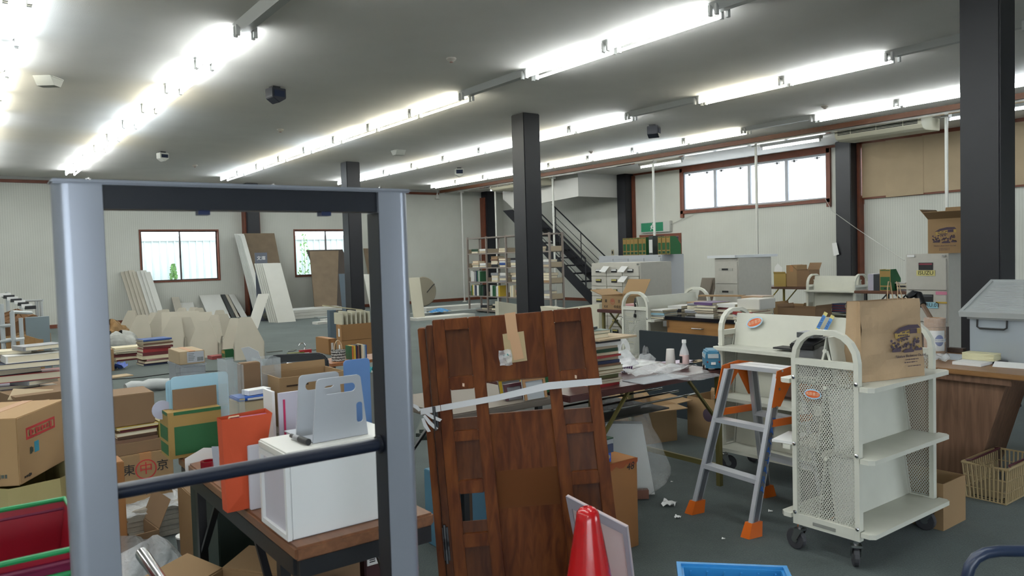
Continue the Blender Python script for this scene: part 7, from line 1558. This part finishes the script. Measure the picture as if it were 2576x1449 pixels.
# cream magazine racks on the stacked cartons
zc_ = h1+h2
for k in range(7): tag(MB().slab([(N.x+.02+k*w_/7, N.y+.02, zc_+.001), (N.x+.045+k*w_/7, N.y+.02, zc_+.001), (N.x+.045+k*w_/7, N.y+.3, zc_+.001), (N.x+.02+k*w_/7, N.y+.3, zc_+.001)], (0, 0, .17+.02*(k % 2))).build('magazine_file', mat('cream_panel', 'b8b5a2', .55)), 'cream file, %s from the left on the neat brown cartons' % ordn[k], 'file', 'cream files on the neat brown cartons')
A_ = Vector((N.x-.25, N.y+.05, zc_+.30)); B_ = Vector((N.x+.35, N.y+.04, zc_+.20)); tag(MB().bar(A_, B_, .06, .015).build('wood_stick', mat('stick_cream', 'b0a888', .6)), 'cream stick lying across the cream files', 'stick')
p = far(850, 862); tag(MB().box(p.x, p.x+.12, p.y+.3, p.y+.42, 0, .55).build('slate_block', SLATE), 'slate blue block behind the neat brown cartons', 'block')
for k, (u, v) in enumerate(((805, 800), (820, 806), (835, 812), (800, 815))):
    p = far(u, v); tag(MB(fr((p.x+.3, p.y, .0), .05*k)).box(-.4, .5, -.12, .12, .0, .03+.008*k).build('plank', WHITE_BOARD if k % 2 else mat('pale_grey_board', '9fa6a4')), 'flat pale board on the carpet, %s of four beside the slate board' % ordn[k], 'board', 'pale boards beside the slate board')
# patterned bag and row of books, white bag above
F0 = atd(862, 910, 6.2); zb_ = F0.z; ps = thing('low_table', 'low table behind the office chair holding bag and books', 'table', (F0.x+.2, F0.y, 0))
MB().box(F0.x-.12, F0.x+.5, F0.y-.05, F0.y+.3, zb_-.025, zb_).build('top', WTOP, ps)
for (a, b) in ((-.1, -.03), (.46, -.03), (-.1, .27), (.46, .27)): MB().box(F0.x+a, F0.x+a+.025, F0.y+b, F0.y+b+.025, 0, zb_-.025).build('leg', BLK, ps)
F = fr((F0.x, F0.y+.08, zb_+.001)); t = thing('zigzag_bag', 'black and white zigzag patterned bag with string handles', 'bag', F); r_ = .055
m, nt, b = nmat('zigzag'); tc = nt.nodes.new('ShaderNodeTexCoord'); wv = nt.nodes.new('ShaderNodeTexWave'); wv.bands_direction = 'Z'; wv.inputs['Scale'].default_value = 14; wv.inputs['Distortion'].default_value = 5; wv.inputs['Detail Scale'].default_value = 12
nt.links.new(tc.outputs['Object'], wv.inputs['Vector']); rp = nt.nodes.new('ShaderNodeValToRGB'); rp.color_ramp.interpolation = 'CONSTANT'; rp.color_ramp.elements[1].position = .5; rp.color_ramp.elements[0].color = (.01, .01, .012, 1); rp.color_ramp.elements[1].color = (.5, .5, .48, 1); nt.links.new(wv.outputs[1], rp.inputs[0]); nt.links.new(rp.outputs[0], b.inputs['Base Color'])
MB(F).lathe([(0, 0), (r_, 0), (r_*1.1, .09), (r_, .09), (r_*.9, .01)], seg=20).build('bag_body', m, t, smooth=True)
MB(F).tube([(.0+.035*math.cos(q), .0, .09+.08*math.sin(q)) for q in [i*PI/8 for i in range(9)]], .003, 5).build('handle', mat('string_cream', 'c8b090', .7), t)
row_books((F0.x+.085, F0.y+.1, zb_+.001), (1, 0, 0), ['green', 'orange', 'yellow', 'yellow', 'navy', 'maroon', 'brown', 'black', 'beige', 'cream', 'white', 'light blue', 'blue'], .12, .1, 'the small upright row beside the zigzag bag', 'small upright books beside the zigzag bag', [.011, .013, .01], seed=81)
p = atd(925, 938, 5.8); crumple('cyan_bag', 'small cyan plastic bag left of the gate inlay', fr((p.x, p.y, p.z), .4), .1, .08, .06, mat('bag_cyan', '2f8a92', .4), 8, 8, cat='plastic bag')
tag(MB(fr((p.x+.05, p.y+.1, 0))).box(-.16, .2, -.12, .15, 0, p.z).build('low_crate', mat('crate_grey', '8a8b88', .6)), 'grey white crate below the small cyan bag', 'crate')
# ------------------------------------------------------------------ far left: white frame rack, paper heaps, piles of magazines
WR = mat('rack_white', 'a8aeb0', .4)
D8 = 7.6
t = thing('steel_rack', 'white tubular rack frame at the left edge of the hall', 'rack', ground(25, D8))
def pd(u, v, d=D8): return atd(u, v, d)
for (u, vt, d) in ((3, 765, 7.6), (30, 785, 7.6), (52, 800, 8.6)):
    a = pd(u, vt, d); MB().tube([(a.x, a.y, 0), a], .022, 8).build('upright', WR, t)
for (u0, v0, d0, u1, v1, d1) in ((30, 785, 7.6, 78, 787, 8.0), (3, 820, 7.6, 31, 818, 7.6), (3, 860, 7.6, 31, 855, 7.6), (3, 905, 7.6, 33, 900, 7.6)): MB().tube([pd(u0, v0, d0), pd(u1, v1, d1)], .018, 8).build('rail', WR, t)
for v in (858,): MB().slab([pd(3, v, 7.6), pd(60, v-6, 7.6), pd(62, v-10, 8.4), pd(5, v-6, 8.4)], (0, 0, -.02)).build('shelf', WR, t)
t = thing('steel_rack', 'second pale rack with black and white joints behind the left gate post', 'rack', ground(80, 9.6))
for (u, vt) in ((18, 735), (52, 750), (92, 758), (103, 758)): a = pd(u, vt, 9.6); MB().tube([(a.x, a.y, 0), a], .02, 8).build('upright', WR, t)
for k in range(8):
    a = pd(12+k*9, 742+k*4.5, 9.0); MB(fr(a)).box(-.05, .06, -.04, .04, -.02, .02).build('joint', BLACK if k % 2 else PAPER, t)
MB().tube([pd(5, 745, 9.0), pd(80, 775, 9.0)], .015, 6).build('rail', WR, t); MB().tube([pd(60, 757, 9.6), pd(108, 755, 9.6)], .015, 6).build('rail', WR, t)
a = ground(90, 9.0); tag(MB(fr(a)).box(-.12, .12, 0, .1, 0, .85).build('plastic_sheet', mat('panel_greyblue', '6f7c82', .5)), 'grey blue sheet beside the second pale rack', 'sheet')
for k, (u, d, w2_, h_, c, s) in enumerate(((62, 9.1, .24, .66, 'heap_kraft', 'middle brown paper parcel behind the white rack'), (18, 8.7, .24, .5, 'heap_kraft', 'left brown paper parcel behind the white rack'), (75, 7.4, .3, .38, 'heap_kraft', 'front brown paper parcel right of the white rack'), (40, 9.3, .25, .9, 'crate_brown', 'brown block with yellow top behind the white rack'))):
    a = ground(u, d); tag(MB(fr(a, .3*k)).grid(lambda q, b: (w2_*(1+.08*math.sin(7*q*6.28+k))*math.cos(q*2*PI)*(1 if b < .95 else .02), w2_*(1+.06*math.sin(5*q*6.28))*math.sin(q*2*PI)*(1 if b < .95 else .02), h_*min(1, b*1.05)*(1+.05*math.sin(q*20))), 24, 8).build('paper_parcel', mat(c, '8a6c46' if c != 'crate_brown' else '6a4a2c', .8, var=.25, scale=6)), s, 'parcel')
# piles left, nearer: red folders, white and pink papers
D5 = 5.2
G9 = 'papers and books in the heap above the left carton'
a = atd(50, 985, D5); z9 = max(.02, a.z-.02)
hb = ground(45, D5+.1); tag(MB(fr((hb.x, hb.y+.15, 0), .3)).box(-.45, .42, -.3, .3, 0, z9-.0).build('low_crate', CARD_D), 'wide brown crate under the paper heap at the left edge', 'crate')
items = [((62, 985), 'beige', .34, .2, .02, .2), ((25, 985), 'purple', .3, .2, .025, -.1), ((75, 978), 'grey', .22, .2, .03, .5), ((55, 975), 'red', .42, .22, .05, 0), ((20, 965), 'black', .3, .2, .04, .2), ((55, 955), 'navy', .4, .2, .04, 0), ((70, 945), 'white', .34, .2, .05, .1), ((20, 950), 'cream', .3, .2, .02, -.3), ((90, 940), 'grey', .26, .2, .03, .3)]
z = z9
for k, ((u, v), c, w_, d_, h_, r_) in enumerate(items):
    q = ground(u, D5+.12); book(c, (q.x, q.y+.05*math.sin(k), z+.001), w_, d_, h_, r_, '%s book or folder, %s of the heap at the left edge' % (c, ORD[len(items)-1-k]), G9, name='folder'); z += h_*.78+.003 if False else h_+.002
q = ground(95, 5.0); tag(MB(fr((q.x, q.y, 0), .2)).box(-.2, .2, -.15, .2, 0, z9+.05).build('low_crate', CARD_D), 'narrow crate hidden behind the left gate post', 'crate')
q = ground(60, 4.85); tag(MB().slab([(q.x-.12, q.y, z9+.03), (q.x+.1, q.y-.04, z9-.0), (q.x+.14, q.y+.1, z9+.05), (q.x-.08, q.y+.12, z9+.08)], (0, 0, .004)).build('card_flap', CARD_L), 'tan card flap on top of the crate at the left edge', 'cardboard')
# books lying on top of the big left carton


o = onz('cardboard_box', 1148, 1222, 1212, 2.95, 0, .3, mat('print_blue', '5a8aa4', .5), 'pale blue printed carton on the floor seen through the low window of the partition', 'box')
a = aty(1160, 1230, 2.949); b = aty(1186, 1230, 2.949); MB().box(a.x, b.x, 2.945, 2.9495, .05, a.z).build('brown_print', mat('brown_printing', '5a4432', .6), o)
q = aty(1170, 1005, 3.13); tag(MB(fr((1.22, 3.42, .701), .2)).box(-.13, .12, -.1, .1, 0, .03).build('paper_stack', PAPER), 'white papers on the brown table behind the partition', 'paper')
